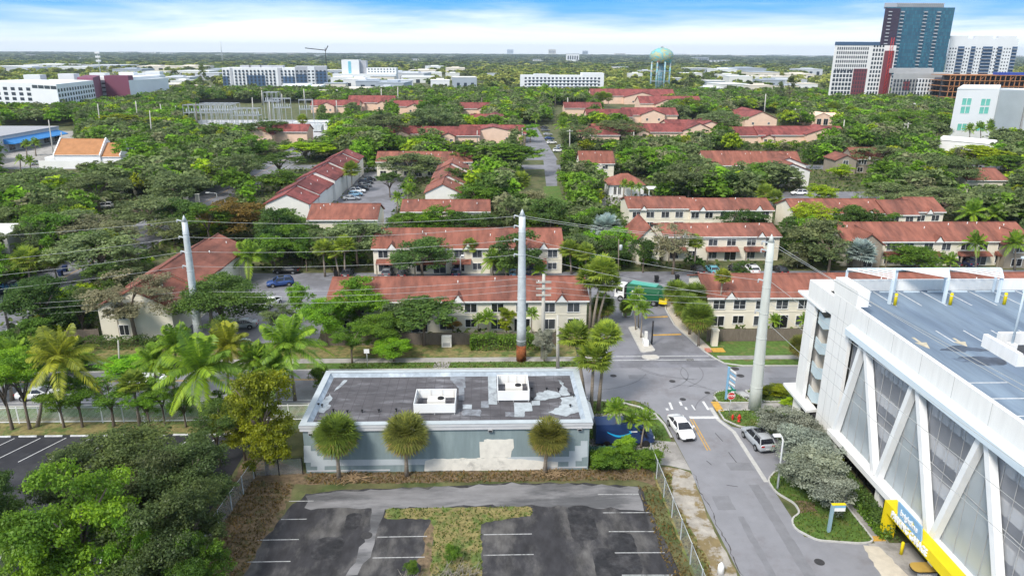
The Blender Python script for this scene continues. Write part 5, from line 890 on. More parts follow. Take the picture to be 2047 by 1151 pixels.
# ------------------------------------------------------------------ vehicles
M_paint = mat('car_paint', (1, 1, 1), .3, .02, .5, spec=.5, objcol=True); M_lamp = mat('headlight_glass', (.75, .77, .8), .15, .05); M_tail = mat('tail_light', (.35, .012, .012), .3, .05); M_rim = mat('alloy_rim', (.35, .36, .37), .35, .1, metal=.6)
M_cglass = mat('car_glass', (.018, .02, .026), .06, .2, .5, spec=.7)
def loft(rings, m, closed_ends=True, smooth=True):
    n = len(rings[0]); vs = [p for r in rings for p in r]; fs = []
    for i in range(len(rings) - 1):
        for k in range(n): fs.append((i * n + k, i * n + (k + 1) % n, (i + 1) * n + (k + 1) % n, (i + 1) * n + k))
    if closed_ends: fs += [tuple(reversed(range(n))), tuple((len(rings) - 1) * n + k for k in range(n))]
    return MB().add(vs, fs, m, smooth)
_cars = {}
def car_proto(kind):
    if kind in _cars: return _cars[kind]
    if kind == 'sedan': L_, Wd, st = 4.85, .91, [(-2.42, .62, .55, .78), (-2.3, .80, .32, .98), (-1.6, .88, .24, 1.04), (-.6, .91, .22, .98), (.6, .91, .22, .96), (1.3, .90, .24, .93), (1.95, .85, .27, .82), (2.32, .74, .34, .66), (2.42, .58, .42, .54)]; gh = (-1.95, 1.25, -1.0, .35, 1.44)
    elif kind == 'suv': L_, Wd, st = 4.7, .94, [(-2.33, .70, .5, .95), (-2.25, .86, .36, 1.12), (-1.5, .93, .28, 1.14), (-.5, .94, .26, 1.10), (.6, .94, .26, 1.07), (1.3, .93, .28, 1.04), (1.95, .88, .32, .95), (2.28, .78, .38, .8), (2.38, .6, .46, .65)]; gh = (-2.22, 1.2, -1.75, .45, 1.68)
    elif kind == 'pickup': L_, Wd, st = 5.7, 1.0, [(-2.8, .92, .5, 1.05), (-2.7, .98, .42, 1.1), (-1.5, 1.0, .36, 1.1), (.0, 1.0, .34, 1.1), (1.2, 1.0, .34, 1.1), (1.9, .98, .36, 1.06), (2.55, .92, .42, .98), (2.8, .78, .5, .8)]; gh = (-.75, 1.35, -.55, .75, 1.85)
    else: L_, Wd, st = 4.2, .88, [(-2.05, .66, .5, .9), (-1.95, .8, .33, 1.0), (-1.3, .87, .24, 1.02), (0, .88, .22, .98), (1.1, .87, .24, .93), (1.7, .82, .28, .82), (2.05, .68, .38, .66)]; gh = (-1.98, 1.2, -1.45, .3, 1.48)
    r = thing('car', None, 'car', (0, 0, -500)); rings = []
    for x, w, zl, zh in st: rings.append([(x, -w * .9, zl), (x, -w, zl + (zh - zl) * .35), (x, -w * .985, zl + (zh - zl) * .72), (x, -w * .9, zh - .02), (x, -w * .45, zh + .03), (x, w * .45, zh + .03), (x, w * .9, zh - .02), (x, w * .985, zl + (zh - zl) * .72), (x, w, zl + (zh - zl) * .35), (x, w * .9, zl)])
    loft(rings, M_paint).build('body', r)
    xb, xf, rb, rf, zr = gh; zb = 1.0 if kind == 'sedan' else (1.12 if kind in ('suv', 'pickup') else 1.0); wb, wr = Wd * .9, Wd * .70; zb -= .03; tp = zr - .05
    P = lambda x, y, z_: (x, y, z_)
    b = [P(xb, -wb, zb), P(xf, -wb, zb), P(xf, wb, zb), P(xb, wb, zb)]; t = [P(rb, -wr, tp), P(rf, -wr, tp), P(rf, wr, tp), P(rb, wr, tp)]
    MB().add(b[1:3] + t[1:3], [(0, 1, 3, 2)], M_cglass).build('windscreen', r).data.validate()
    for nm, idx in (('rear_window', (3, 0)), ('side_window', (0, 1)), ('side_window', (2, 3))): i, j = idx; MB().poly([b[i], b[j], t[j], t[i]], M_cglass).build(nm, r)
    MB().poly([b[1], b[2], t[2], t[1]], M_cglass).mesh('x')
    rr = [[(x, -wr * 1.06, z_ - .04), (x, -wr * .9, z_ + .02), (x, 0, z_ + .05), (x, wr * .9, z_ + .02), (x, wr * 1.06, z_ - .04), (x, 0, z_ - .06)] for x, z_ in ((rb - .1, tp - .03), (rb * .4 + rf * .6 - .3, zr - .02), (rf + .06, tp - .02))]; loft(rr, M_paint).build('roof', r)
    for i in (0, 1, 2, 3): MB().bar(b[i], t[i], .09, .07, M_paint).build('pillar', r)
    for s in (-1, 1): MB().bar(((xb + xf) / 2 - .1, s * wb, zb), ((rb + rf) / 2 - .05, s * wr, tp), .1, .05, M_paint).build('pillar', r)
    if kind == 'suv':
        MB().box(-.7, .25, -wr * .75, wr * .75, zr + .03, zr + .05, M_cglass).build('sunroof', r); [MB().bar((rb, s * wr * .98, zr + .04), (rf, s * wr * .98, zr + .04), .05, .06, M_rim).build('roof_rail', r) for s in (-1, 1)]
    if kind == 'pickup': MB().box(-2.6, -.9, -.8, .8, 1.105, 1.14, M_rub).build('cargo_bed', r)
    ax = L_ * .295
    for x in (-ax, ax):
        for s in (-1, 1):
            w = MB().tube([(0, -.12, 0), (0, -.12, 0.0001), (0, .12, 0)], [.001, .34, .34], 18, M_rub)
            w = MB(); w.add(*[[(math.cos(q * math.pi / 9) * .34, yy, math.sin(q * math.pi / 9) * .34) for yy in (-.12, .12) for q in range(18)], [(q, (q + 1) % 18, 18 + (q + 1) % 18, 18 + q) for q in range(18)] + [tuple(range(18)), tuple(range(18, 36))]], M_rub, False)
            wo = w.build('wheel', r, (x, s * (Wd - .10), .34)); rm = MB(); rm.add([(math.cos(q * math.pi / 7) * .21, s * .128, math.sin(q * math.pi / 7) * .21) for q in range(14)], [tuple(range(14))], M_rim).build('rim', wo)
            ar = MB(); ar.add([(x + math.cos(q * math.pi / 10) * rr_, s * (Wd + .004 if True else 0), .34 + math.sin(q * math.pi / 10) * rr_) for rr_ in (.34, .42) for q in range(11)], [(q, q + 1, 11 + q + 1, 11 + q) for q in range(10)], M_rub).build('wheel_arch', r)
    xe, xr = st[-1][0], st[0][0]; zf = st[-2][3]; zrr = st[1][3]
    for s in (-1, 1):
        MB().prism([(xe - .30, s * .84 * Wd, zf - .01), (xe - .02, s * .60 * Wd, zf - .10), (xe - .02, s * .60 * Wd, zf - .2), (xe - .28, s * .88 * Wd, zf - .14)], (.03, s * .03, .03), M_lamp).build('headlight', r)
        MB().box(xr - .02, xr + .14, s * .62 * Wd - .16, s * .62 * Wd + .16, zrr - .24, zrr - .08, M_tail).build('tail_light', r)
        MB().box(xf - .45, xf - .2, s * (Wd + .12) - .09, s * (Wd + .12) + .09, zb + .02, zb + .17, M_paint).build('mirror', r)
    MB().box(xe - .06, xe + .03, -.38, .38, .36, .52, M_black).build('grille', r); MB().box(xe - .3, xe - .03, -.68, .68, .22, .33, M_black).build('bumper', r); MB().box(xr + .02, xr + .1, -.6, .6, .34, .5, M_black).build('bumper', r); MB().box(xr - .03, xr + .02, -.26, .26, .6, .72, M_line).build('number_plate', r)
    _cars[kind] = r; return r
PAINT = dict(white=(.80, .80, .80), silver=(.36, .38, .40), black=(.012, .012, .014), blue=(.03, .07, .22), grey=(.13, .14, .15), dark=(.03, .032, .04), teal=(.10, .30, .36), red=(.3, .02, .02), navy=(.015, .025, .07), sky=(.22, .40, .55))
def car(kind, col, label, x, y, hd, group=None, scale=1.0):
    c = copy_tree(car_proto(kind)); c.location = (x, y, .015); c.rotation_euler = (0, 0, R(hd)); c.scale = (scale,) * 3
    def paint(o):
        if o.type == 'MESH': o.color = (*PAINT[col], 1)
        for ch in o.children: paint(ch)
    paint(c); tag(c, label, 'car', group); return c
car('sedan', 'white', 'white sedan driving towards us beside the double yellow line', 21.15, 70.4, -83)
car('suv', 'silver', 'silver SUV with dark sunroof parked in the bay beside the silvery bushes', 28.75, 67.7, 97)
PL = 'cars parked between the townhouse rows'
def cpx(kind, col, label, px, py, hd, group=PL): p = at(px, py); car(kind, col, label, p.x, p.y, hd, group)
cpx('sedan', 'black', 'black saloon parked sideways beyond the blue car, left of the long row', 573, 546, 178); cpx('suv', 'blue', 'dark blue car nose-in below the black saloon, left car park', 561, 571, 200)
cpx('sedan', 'white', 'white car half under the oak in the left car park', 541, 612, 250); cpx('sedan', 'silver', 'pale silver saloon nearest the main road in the left car park', 483, 655, 185)
for px, col, lab in ((695, 'dark', 'dark car under the oak, first in the lane behind the long row'), (775, 'grey', 'grey car left of the second one in the lane behind the long row'), (806, 'dark', 'dark car beside the grey one behind the long roof ridge'), (912, 'navy', 'navy car peeking over the long roof left of the centre steel pole'), (1027, 'sky', 'pale blue car just left of the centre steel pole'), (1056, 'navy', 'dark blue car just right of the centre steel pole')): cpx('suv' if px in (775, 912) else 'sedan', col, lab, px, 551, 90)
for px, col, lab, k in ((1394, 'black', 'black car at the left end of the right-hand parking lane', 'sedan'), (1424, 'teal', 'teal car beside the black one in the right-hand lane', 'sedan'), (1502, 'white', 'white car parked in front of the row right of the silver palm', 'suv'), (1559, 'black', 'black car right of the right steel pole top, lane behind', 'sedan'), (1470, 'dark', 'dark car left of the white one in the right-hand lane', 'suv'), (1931, 'navy', 'navy car in front of the very long row above the garage', 'suv'), (1900, 'dark', 'dark car left of the navy one above the garage pergola', 'sedan')): cpx(k, col, lab, px, 545 if px < 1700 else 531, 90)
car('sedan', 'white', 'white saloon on the main road under the coconut palms', -43.0, 83.6, 180); car('sedan', 'white', 'white saloon on the main road at the left edge behind the fence', -54.3, 80.2, 4)
p = at(25, 588); car('pickup', 'dark', 'dark pickup with pale rack at the left edge of the wide street', p.x, p.y, 165, scale=1.25)
p = at(208, 417); car('suv', 'white', 'white SUV alone under the trees near the pale gate posts', p.x, p.y, 195)
KL = 'cars parked beside the stepped white-walled row'
for i, (px, py, k, col, lab) in enumerate(((737, 362, 'sedan', 'black', 'black car furthest back in the left parking row'), (731, 368, 'suv', 'dark', 'dark car second from the back of the left parking row'), (727, 374, 'sedan', 'grey', 'grey car third from the back of the left parking row'), (721, 381, 'suv', 'dark', 'dark SUV in the middle of the left parking row'), (715, 386, 'suv', 'white', 'white SUV in the middle of the left parking row'), (711, 392, 'hatch', 'sky', 'light blue hatchback second from the front of the left parking row'), (703, 400, 'sedan', 'silver', 'silver saloon nearest us in the left parking row'))): cpx(k, col, lab, px, py, 12, KL)
FL = 'cars parked along the far lane'
for i, (px, py, k, col, lab) in enumerate(((1116, 304, 'suv', 'white', 'white SUV parked sideways at the near end of the far lane'), (1122, 296, 'sedan', 'silver', 'silver car just behind the white SUV of the far lane'), (1103, 288, 'suv', 'white', 'white car halfway along the right of the far lane'), (1098, 279, 'sedan', 'blue', 'blue car on the right of the far lane'), (1095, 271, 'sedan', 'silver', 'silver car fourth along the right of the far lane'), (1090, 263, 'suv', 'grey', 'grey car near the far end of the lane'), (1088, 257, 'sedan', 'dark', 'dark car at the very far end of the lane'))): cpx(k, col, lab, px, py, 0 if i < 2 else 10, FL)
for i, (px, py, k, col, lab) in enumerate(((1597, 390, 'suv', 'white', 'white SUV alone on the asphalt behind the stepped right row'), (1905, 408, 'sedan', 'black', 'black car on the asphalt at the far right behind the stepped row'), (1880, 352, 'sedan', 'silver', 'silver car glimpsed between oaks left of the lone far-right roof'), (1862, 351, 'suv', 'white', 'white car glimpsed between oaks at right'), (822, 352, 'sedan', 'silver', 'silver car under the oak beside the stepped centre row'), (1535, 240, 'suv', 'white', 'white car in the distant car park right of the pink complex'), (1555, 243, 'sedan', 'white', 'white car second in the distant car park right of the pink complex'), (1290, 398, 'sedan', 'silver', 'silver car beside the white pool house'), (300, 268, 'sedan', 'white', 'white car parked near the poles left of the substation'), (75, 330, 'suv', 'silver', 'silver car on the forecourt of the blue-awning shop'))): cpx(k, col, lab, px, py, (175, 20, 170, 5, 200, 180, 178, 30, 10, 40)[i], 'scattered parked cars')
bpy.data.objects.remove
for r in list(_cars.values()):
    for ch in list(r.children_recursive): bpy.data.objects.remove(ch)
    bpy.data.objects.remove(r)
# blue delivery van
v = thing('delivery_van', 'dark blue delivery van with a light blue smile arrow beside the low building', 'van', (14.3, 68.3, .02)); M_navy = mat('van_blue', (.020, .042, .125), .3, .08, .6, spec=.5); M_smile = mat('smile_blue', (.02, .38, .72), .5, .02)
hv = at_y(1195, 850, 67.3).z; hv = max(2.6, min(3.0, hv)); hw = 1.03
loft([[(x, -hw, .45), (x, -hw, zt * .75), (x, -hw * .93, zt), (x, hw * .93, zt), (x, hw, zt * .75), (x, hw, .45)] for x, zt in ((-3.1, hv - .05), (-3.05, hv), (1.2, hv), (1.55, hv - .12))], M_navy, smooth=False).build('cargo_body', v)
loft([[(x, -w, .45), (x, -w, zt * .8), (x, -w * .8, zt), (x, w * .8, zt), (x, w, zt * .8), (x, w, .45)] for x, w, zt in ((1.56, hw, hv - .2), (1.9, hw, hv - .35), (2.6, hw * .97, 1.45), (3.1, hw * .9, 1.2), (3.25, hw * .8, .95))], M_navy, smooth=False).build('cab', v)
MB().prism([(1.98, -.78, hv - .44), (1.98, .78, hv - .44), (2.58, .9, 1.55), (2.58, -.9, 1.55)], (.05, 0, .05), M_cglass).build('windscreen', v)
for s in (-1, 1):
    MB().prism([(1.6, s * (hw + .004), 1.5), (2.4, s * (hw + .004), 1.5), (2.0, s * (hw - .06), hv - .55), (1.6, s * (hw - .05), hv - .5)], (0, s * .015, 0), M_cglass).build('side_window', v)
    MB().box(2.05, 2.25, s * (hw + .28) - .1, s * (hw + .28) + .1, 1.35, 1.75, M_black).build('mirror', v); MB().box(3.05, 3.22, s * .7 - .15, s * .7 + .15, .85, 1.05, M_lamp).build('headlight', v)
    for x in (-1.9, 2.3):
        w = MB(); w.add([(math.cos(q * math.pi / 9) * .38, yy, math.sin(q * math.pi / 9) * .38) for yy in (-.14, .14) for q in range(18)], [(q, (q + 1) % 18, 18 + (q + 1) % 18, 18 + q) for q in range(18)] + [tuple(range(18)), tuple(range(18, 36))], M_rub); w.build('wheel', v, (x, s * (hw - .1), .38))
sm = MB(); pr = None
for k in range(13):
    t = k / 12; x = -1.9 + 2.5 * t; zc = 1.72 - .42 * math.sin(math.pi * t) + (.12 if t > .5 else .3) * (0.5 - t) * .6; th = .05 + .07 * math.sin(math.pi * t)
    if pr: sm.poly([(pr[0], -hw - .006, pr[1] - pr[2]), (x, -hw - .006, zc - th), (x, -hw - .006, zc + th), (pr[0], -hw - .006, pr[1] + pr[2])], M_smile)
    pr = (x, zc, th)
sm.poly([(.62, -hw - .006, 1.95), (.35, -hw - .006, 1.9), (.7, -hw - .006, 1.62), (.78, -hw - .006, 1.9)], M_smile); sm.build('arrow_mark', v); MB().box(-.35, .35, -hw - .012, -hw - .003, 2.05, 2.2, M_line).build('name_strip', v, (.95, 0, -.3))
# garbage truck
v = thing('garbage_truck', 'green garbage truck with white cab and yellow hopper turning in the gated entrance', 'truck', (25.2, 113.9, .02), R(152)); M_grn = mat('truck_green', (.012, .10, .045), .45, .08, .6); M_tl = mat('truck_teal_lid', (.08, .36, .28), .5, .06)
loft([[(x, -1.2, .9), (x, -1.25, 2.3), (x, -.95, zt), (x, .95, zt), (x, 1.25, 2.3), (x, 1.2, .9)] for x, zt in ((-3.6, 3.0), (-3.2, 3.25), (1.6, 3.25), (1.9, 3.1))], M_grn, smooth=False).build('body', v)
MB().prism([(-3.0, -.93, 3.26), (1.5, -.93, 3.26), (1.5, .93, 3.26), (-3.0, .93, 3.26)], (0, 0, .12), M_tl).build('lid', v); MB().box(-4.6, -3.62, -1.1, 1.1, 1.3, 2.9, M_grn).build('tailgate', v)
loft([[(x, -1.1, zl), (x, -1.1, zh), (x, 1.1, zh), (x, 1.1, zl)] for x, zl, zh in ((-5.0, .75, 1.5), (-4.61, .6, 1.7), (-3.65, .6, 1.7))], M_yel, smooth=False).build('hopper', v)
loft([[(x, -1.15, .7), (x, -1.15, zh), (x, 1.15, zh), (x, 1.15, .7)] for x, zh in ((2.35, 2.75), (3.6, 2.8), (3.95, 1.9), (4.0, 1.0))], M_white, smooth=False).build('cab', v); MB().prism([(3.66, -1.02, 2.65), (3.66, 1.02, 2.65), (3.98, 1.02, 1.85), (3.98, -1.02, 1.85)], (.04, 0, .02), M_cglass).build('windscreen', v)
for s in (-1, 1):
    MB().box(2.6, 3.5, s * 1.15 - .01 + s * .012, s * 1.15 + .01 + s * .012, 1.8, 2.5, M_cglass).build('side_window', v); MB().box(3.5, 3.65, s * 1.4 - .12, s * 1.4 + .12, 1.6, 2.3, M_black).build('mirror', v)
    for x in (-2.8, -1.6, 2.9): w = MB(); w.add([(math.cos(q * math.pi / 9) * .52, yy, math.sin(q * math.pi / 9) * .52) for yy in (-.2, .2) for q in range(18)], [(q, (q + 1) % 18, 18 + (q + 1) % 18, 18 + q) for q in range(18)] + [tuple(range(18)), tuple(range(18, 36))], M_rub); wo = w.build('wheel', v, (x, s * 1.05, .52)); MB().add([(math.cos(q * .4488) * .28, s * .206, math.sin(q * .4488) * .28) for q in range(14)], [tuple(range(14))], M_rim).build('rim', wo)
    MB().box(-.6, 1.0, s * 1.262 - .006, s * 1.262 + .006, 1.4, 2.28, M_line).build('logo_panel', v); text('WM', .72, M_grn, v, (.45 if s > 0 else 0.0, s * 1.275, 1.85), (R(90), 0, R(180) if s > 0 else 0), 'lettering', .01)
    for k in range(5): pass
MB().box(1.95, 2.3, -1.1, 1.1, 1.0, 2.9, M_black).build('lift_arm', v); MB().box(-4.62, -4.605, -.62, .42, 2.1, 2.65, M_line).build('rear_panel', v); text('WM', .42, M_grn, v, (-4.635, -.1, 2.37), (R(90), 0, R(-90)), 'lettering', .01); MB().box(-3.6, 4.0, -.5, .5, .55, .9, M_black).build('chassis', v)
# ------------------------------------------------------------------ poles and power lines
M_rust = mat('rusty_steel', (.26, .085, .03), .9, .4, 2.5, col2=(.12, .035, .015)); M_wire = mat('power_cable', (.40, .41, .40), .6, .05)
def big_pole(label, mark, base, top, r0, r1, m, rust=0, name='power_pole'):
    b = at(*base); tp = at_y(*top, b.y); h = tp.z; t = thing(name, label, 'power pole', (b.x, b.y, 0), mark=mark); dx = tp.x - b.x; n = 7
    if rust: MB().tube([(0, 0, 0), (dx * rust / h, 0, rust)], [r0 * 1.02, r0 * .985], 18, M_rust).build('rusty_base', t)
    MB().tube([(dx * (rust + (h - .9 - rust) * k / n) / h, 0, rust + (h - .9 - rust) * k / n) for k in range(n + 1)], [r0 + (r1 - r0) * (rust + (h - rust) * k / n) / h for k in range(n + 1)], 18, m).build('shaft', t)
    mb = MB().tube([(dx * (h - .9) / h, 0, h - .9), (dx, 0, h)], [r1 * 1.02, .03], 18, m); mb.build('cap', t)
    for k in range(1, n): q = k / n * h; MB().tube([(dx * q / h, 0, q - .04), (dx * q / h, 0, q + .04)], (r0 + (r1 - r0) * k / n) * 1.04, 18, m).build('joint_ring', t)
    return t, b, h, dx
PLp, Lb, Lh, Ldx = big_pole('left steel power pole rising from the coconut palms', 'the left steel pole', (398, 680), (367, 430), .62, .38, M_steel)
PCp, Cb, Ch, Cdx = big_pole('central grey steel power pole with a rusty red base', 'the centre steel pole', (1042, 720), (1044, 418), .68, .42, M_steel, 2.3)
PRp, Rb, Rh, Rdx = big_pole('tapering concrete power pole beside the garage stair tower', 'the right concrete pole', (1508, 818), (1543, 468), .74, .36, mat('pale_concrete_pole', (.52, .54, .50), .85, .1, 1.2, stretch=(2, 2, .3)))
for t, b, h, dx, ys, s in ((PLp, Lb, Lh, Ldx, (441, 474, 503, 532), -1), (PCp, Cb, Ch, Cdx, (432, 452, 479, 509), -1), (PRp, Rb, Rh, Rdx, (484, 500, 560, 622), -1)):
    for i, y in enumerate(ys):
        z_ = at_y(proj(b)[0], y, b.y).z; q = dx * z_ / h; MB().bar((q, 0, z_ - .15), (q + s * 1.0, 0, z_ + .12), .14, .14, M_steel).lathe([(.05, 0), (.12, .1), (.05, .2), (.12, .3), (.05, .4)], 8, M_grey, (q + s * 1.0, 0, z_ - .3)).build('insulator_arm', t)
GW = 'overhead power lines'
def wire(a, b, sag, label, r=.022, n=14):
    a, b = Vector(a), Vector(b); m = (a + b) / 2; pts = [a.lerp(b, k / n) - Vector((0, 0, sag * 4 * (k / n) * (1 - k / n))) - m for k in range(n + 1)]
    o = MB().tube(pts, r, 5, M_wire, cap=False).build('power_line', None, m); tag(o, label, 'power line', GW); return o
nm = ['topmost', 'second', 'third', 'fourth', 'fifth', 'sixth', 'lowest']
ly = [441, 474, 503, 532, 582, 592, 606]; cy_ = [432, 452, 479, 509, 557, 569, 581]; ly0 = [464, 512, 543, 571, 603, 614, 625]
for i in range(7):
    pl = at_y(367 + (ly[i] - 433) * .134 - 6, ly[i], Lb.y); pc = at_y(1037, cy_[i], Cb.y); p0 = at_y(0, ly0[i], Lb.y - 2); e = pl + (p0 - pl) * 1.8
    wire(e, pl, .5, f'{nm[i]} power line running left from the left steel pole'); wire(pl, pc, .7, f'{nm[i]} power line between the left and centre steel poles')
ry = [481, 484, 561, 602, 640]; c2 = [432, 436, 477, 509, 545]
for i in range(4): wire(at_y(1050, c2[i], Cb.y), at_y(1538 - (ry[i] - 470) * .1, ry[i], Rb.y), .5, f'{nm[i]} power line between the centre and right poles')
for i, (ya, yb) in enumerate(((557, 583), (569, 597), (580, 611))): wire(at_y(1050, ya, Cb.y), at_y(1700, yb, Cb.y + 1), .7, f'{("upper", "middle", "lower")[i]} thin cable running right from the centre pole over the red roof')
for i, (y, X, z_) in enumerate(((484, 39.0, 20.2), (490, 42, 20.0), (560, 38.6, 15.2), (600, 39.0, 12.0), (640, 38.8, 8.9))): wire(at_y(1546 - (y - 470) * .1, y, Rb.y), (X, -8, z_), .9, f'{nm[i] if i < 4 else "lowest"} power line from the right pole passing in front of the garage')
def pole(label, base, top, r, m, arms=(), name='utility_pole', group='slender utility poles', can=False):
    b = at(*base); tp = at_y(*top, b.y); t = thing(name, label, 'utility pole', (b.x, b.y, 0), group=group); dx, h = tp.x - b.x, tp.z
    MB().tube([(0, 0, 0), (dx, 0, h)], [r, r * .65], 9, m).build('shaft', t)
    for z_, w in arms: MB().box(-w, w, -.1, .1, h - z_ - .1, h - z_ + .1, m).build('crossarm', t, (dx, -r, 0))
    if can: MB().lathe([(.02, 0), (.3, .02), (.3, .9), (.2, 1.0), (.02, 1.02)], 10, M_steel).build('transformer_can', t, (dx + r + .3, 0, h * .72))
    return t
pole('concrete utility pole with three pale crossarms just right of the centre steel pole', (1085, 716), (1087, 548), .32, M_pole, ((1.0, 1.0), (1.9, 1.0), (2.8, 1.0)))
pole('plain grey utility pole right behind the low building', (1115, 740), (1115, 630), .25, M_pole); pole('short brown square-cut pole beside the left steel pole', (424, 680), (421, 620), .35, M_wood); pole('crooked thin pale pole among the palms at left', (240, 742), (236, 680), .13, M_pole)
pole('dark wooden pole at the left edge of the wide street', (20, 668), (6, 605), .2, M_wood); pole('thin pole with a white box behind the garbage truck', (1236, 555), (1237, 478), .14, M_wood, can=True)
FP = [((109, 323), (97, 240), 'tall pale pole behind the white church'), ((203, 268), (195, 208), 'tall pale pole right of the yellow-green tree at left'), ((278, 259), (271, 202), 'tall pole left of the substation, second of three'), ((306, 300), (299, 221), 'tallest pale pole before the substation, right of the bright tree'), ((327, 250), (320, 208), 'pale pole at the left edge of the substation'), ((354, 250), (351, 212), 'short pole at the left rear of the substation'), ((396, 269), (391, 205), 'dark-footed pole in front of the left gantry'), ((507, 240), (504, 195), 'pale pole right behind the middle gantry'), ((278, 334), (273, 288), 'short pole between the white church and the bright tree'), ((127, 302), (122, 264), 'short pole in front of the blue awning'), ((525, 211), (523, 181), 'pale pole in front of the grey and blue apartments'), ((541, 240), (538, 200), 'pole at the middle of the substation yard'), ((565, 214), (563, 188), 'pole behind the right half of the substation'), ((610, 218), (607, 178), 'tall pole right of the substation middle'), ((626, 232), (624, 201), 'right-hand pole of the substation'), ((675, 232), (672, 201), 'pole right of the white control building'), ((763, 219), (762, 177), 'pole between the dormered maroon roof and the low white roofs'), ((796, 219), (795, 174), 'tall pole right of the dormered maroon roof'), ((963, 224), (963, 195), 'dark pole left of the far lane beside a fan palm'), ((954, 290), (954, 261), 'white pole in front of the broad maroon gable'), ((1044, 290), (1044, 257), 'thin pole on the left verge of the far lane'), ((1135, 224), (1135, 195), 'pole standing before the long white apartment block'), ((1139, 312), (1139, 259), 'taller of two pale poles right of the far lane'), ((1130, 291), (1130, 257), 'shorter of two pale poles right of the far lane'), ((1267, 292), (1267, 264), 'thin pole in front of the low maroon roofs'), ((1527, 236), (1531, 188), 'tall pole behind the pink complex at right'), ((1587, 249), (1590, 217), 'pole with a crossarm above the long pink house'), ((1399, 312), (1401, 264), 'white pole behind the left end of the distant right row'), ((1655, 294), (1657, 259), 'white pole just right of the long pink house'), ((1684, 282), (1688, 240), 'taller white pole right of the long pink house'), ((1802, 290), (1809, 247), 'left pole of the twin poles at right'), ((1811, 289), (1816, 245), 'right pole of the twin poles at right'), ((1924, 276), (1929, 236), 'pale pole in front of the modern white block'), ((1202, 374), (1201, 327), 'wooden pole with a pale crossarm beside the pool house'), ((680, 275), (673, 262), 'short pole with two grey cans right of the substation')]
for b, t, lab in FP: pole(lab, b, t, .24 * max(1, at(*b).y / 260), M_pole if 'dark' not in lab else M_wood, ((.6, 1.3),) if 'crossarm' in lab or 'twin' in lab or 'taller of' in lab else (), can='cans' in lab)
def lamp(label, base, top, arm, m=M_steel, head=(.5, .22, .12)):
    b = at(*base); tp = at_y(*top, b.y); t = thing('street_lamp', label, 'street lamp', (b.x, b.y, .02)); dx, h = tp.x - b.x, tp.z
    MB().tube([(0, 0, 0), (dx * .9, 0, h * .93), (dx + arm * .3, 0, h)], [.12, .08, .06], 8, m).build('pole', t); MB().tube([(dx + arm * .3, 0, h), (dx + arm, 0, h + .1)], .05, 6, m).build('arm', t); MB().box(-head[0], head[0], -head[1], head[1], -head[2], head[2], m).build('lamp_head', t, (dx + arm * 1.1, 0, h + .1)); return t
lamp('white street lamp with short arm in front of the silvery bushes', (1554, 979), (1566, 872), -.55, M_white, (.35, .2, .08)); lamp('street lamp with curved arm on the wide street at left', (171, 556), (157, 513), -1.6); lamp('street lamp on the median beside the rusty tree', (434, 405), (433, 386), -2.2); lamp('thin lamp post in the lawn at centre right of the big fan palm', (1137, 388), (1136, 358), .5); lamp('thin white lamp in front of the second centre row', (921, 552), (920, 512), .4, M_white, (.3, .2, .1)); lamp('white lamp post in front of the very long row', (1594, 534), (1596, 506), -.4, M_white, (.3, .2, .1))
# ------------------------------------------------------------------ signs and street furniture
def post_sign(label, x, y, h, name='sign'): t = thing(name, label, 'sign', (x, y, .1)); MB().tube([(0, 0, 0), (0, 0, h)], .04, 6, M_steel).build('post', t); return t
def octo(r, y): return [(r * math.cos(R(22.5 + 45 * k)), y, r * math.sin(R(22.5 + 45 * k))) for k in range(8)]
t = post_sign('red STOP sign on a thin post with green street plates', 27.65, 73.8, 3.1, 'stop_sign'); f = MB(); f.prism([(x, y, z_ + 2.55) for x, y, z_ in octo(.5, -.06)], (0, -.02, 0), M_line); f.build('border', t); f = MB(); f.prism([(x, y, z_ + 2.55) for x, y, z_ in octo(.44, -.084)], (0, -.01, 0), M_red); f.build('plate', t); text('STOP', .38, M_white, t, (0, -.1, 2.55), (R(90), 0, 0), 'lettering', .006, off=.01)
M_sg = mat('street_sign_green', (.01, .22, .10), .5, .05)
MB().box(-.5, .5, -.012, .012, 3.12, 3.34, M_sg).build('street_plate', t); MB().box(-.012, .012, -.5, .5, 3.36, 3.58, M_sg).build('street_plate', t)
t = thing('banner_sign', 'tall pale blue post with slanting white stripes at the street corner', 'sign', (28.57, 77.9, .1)); hb = at_y(1460, 735, 77.9).z; M_bl = mat('banner_blue', (.22, .42, .60), .5, .05); MB().box(-.1, .1, -.12, .12, 0, hb, M_bl).build('post', t)
for k in range(7): z_ = hb - .1 - k * .42; MB().prism([(.12, 0, z_), (.95, 0, z_ - .62), (.95, 0, z_ - .86), (.12, 0, z_ - .24)], (0, .06, 0), M_white if k % 2 == 0 else M_bl).build('stripe', t)
for k in range(0): pass
p = at(1656, 1064); t = thing('direction_sign', 'blue-grey post with a white, blue and yellow panel on the grass verge', 'sign', (p.x, p.y, .1)); hs = at_y(1664, 1010, p.y).z; MB().box(-.12, .12, -.12, .12, 0, hs, mat('post_blue', (.26, .38, .44), .5, .05)).build('post', t); MB().box(.125, 1.1, -.1, .1, hs - .62, hs - .28, M_white).build('panel', t); MB().box(-.12, 1.1, -.14, .14, hs + .002, hs + .06, M_yel).build('cap', t); MB().box(.125, 1.1, -.105, .105, hs - .275, hs - .002, M_bl).build('panel', t)
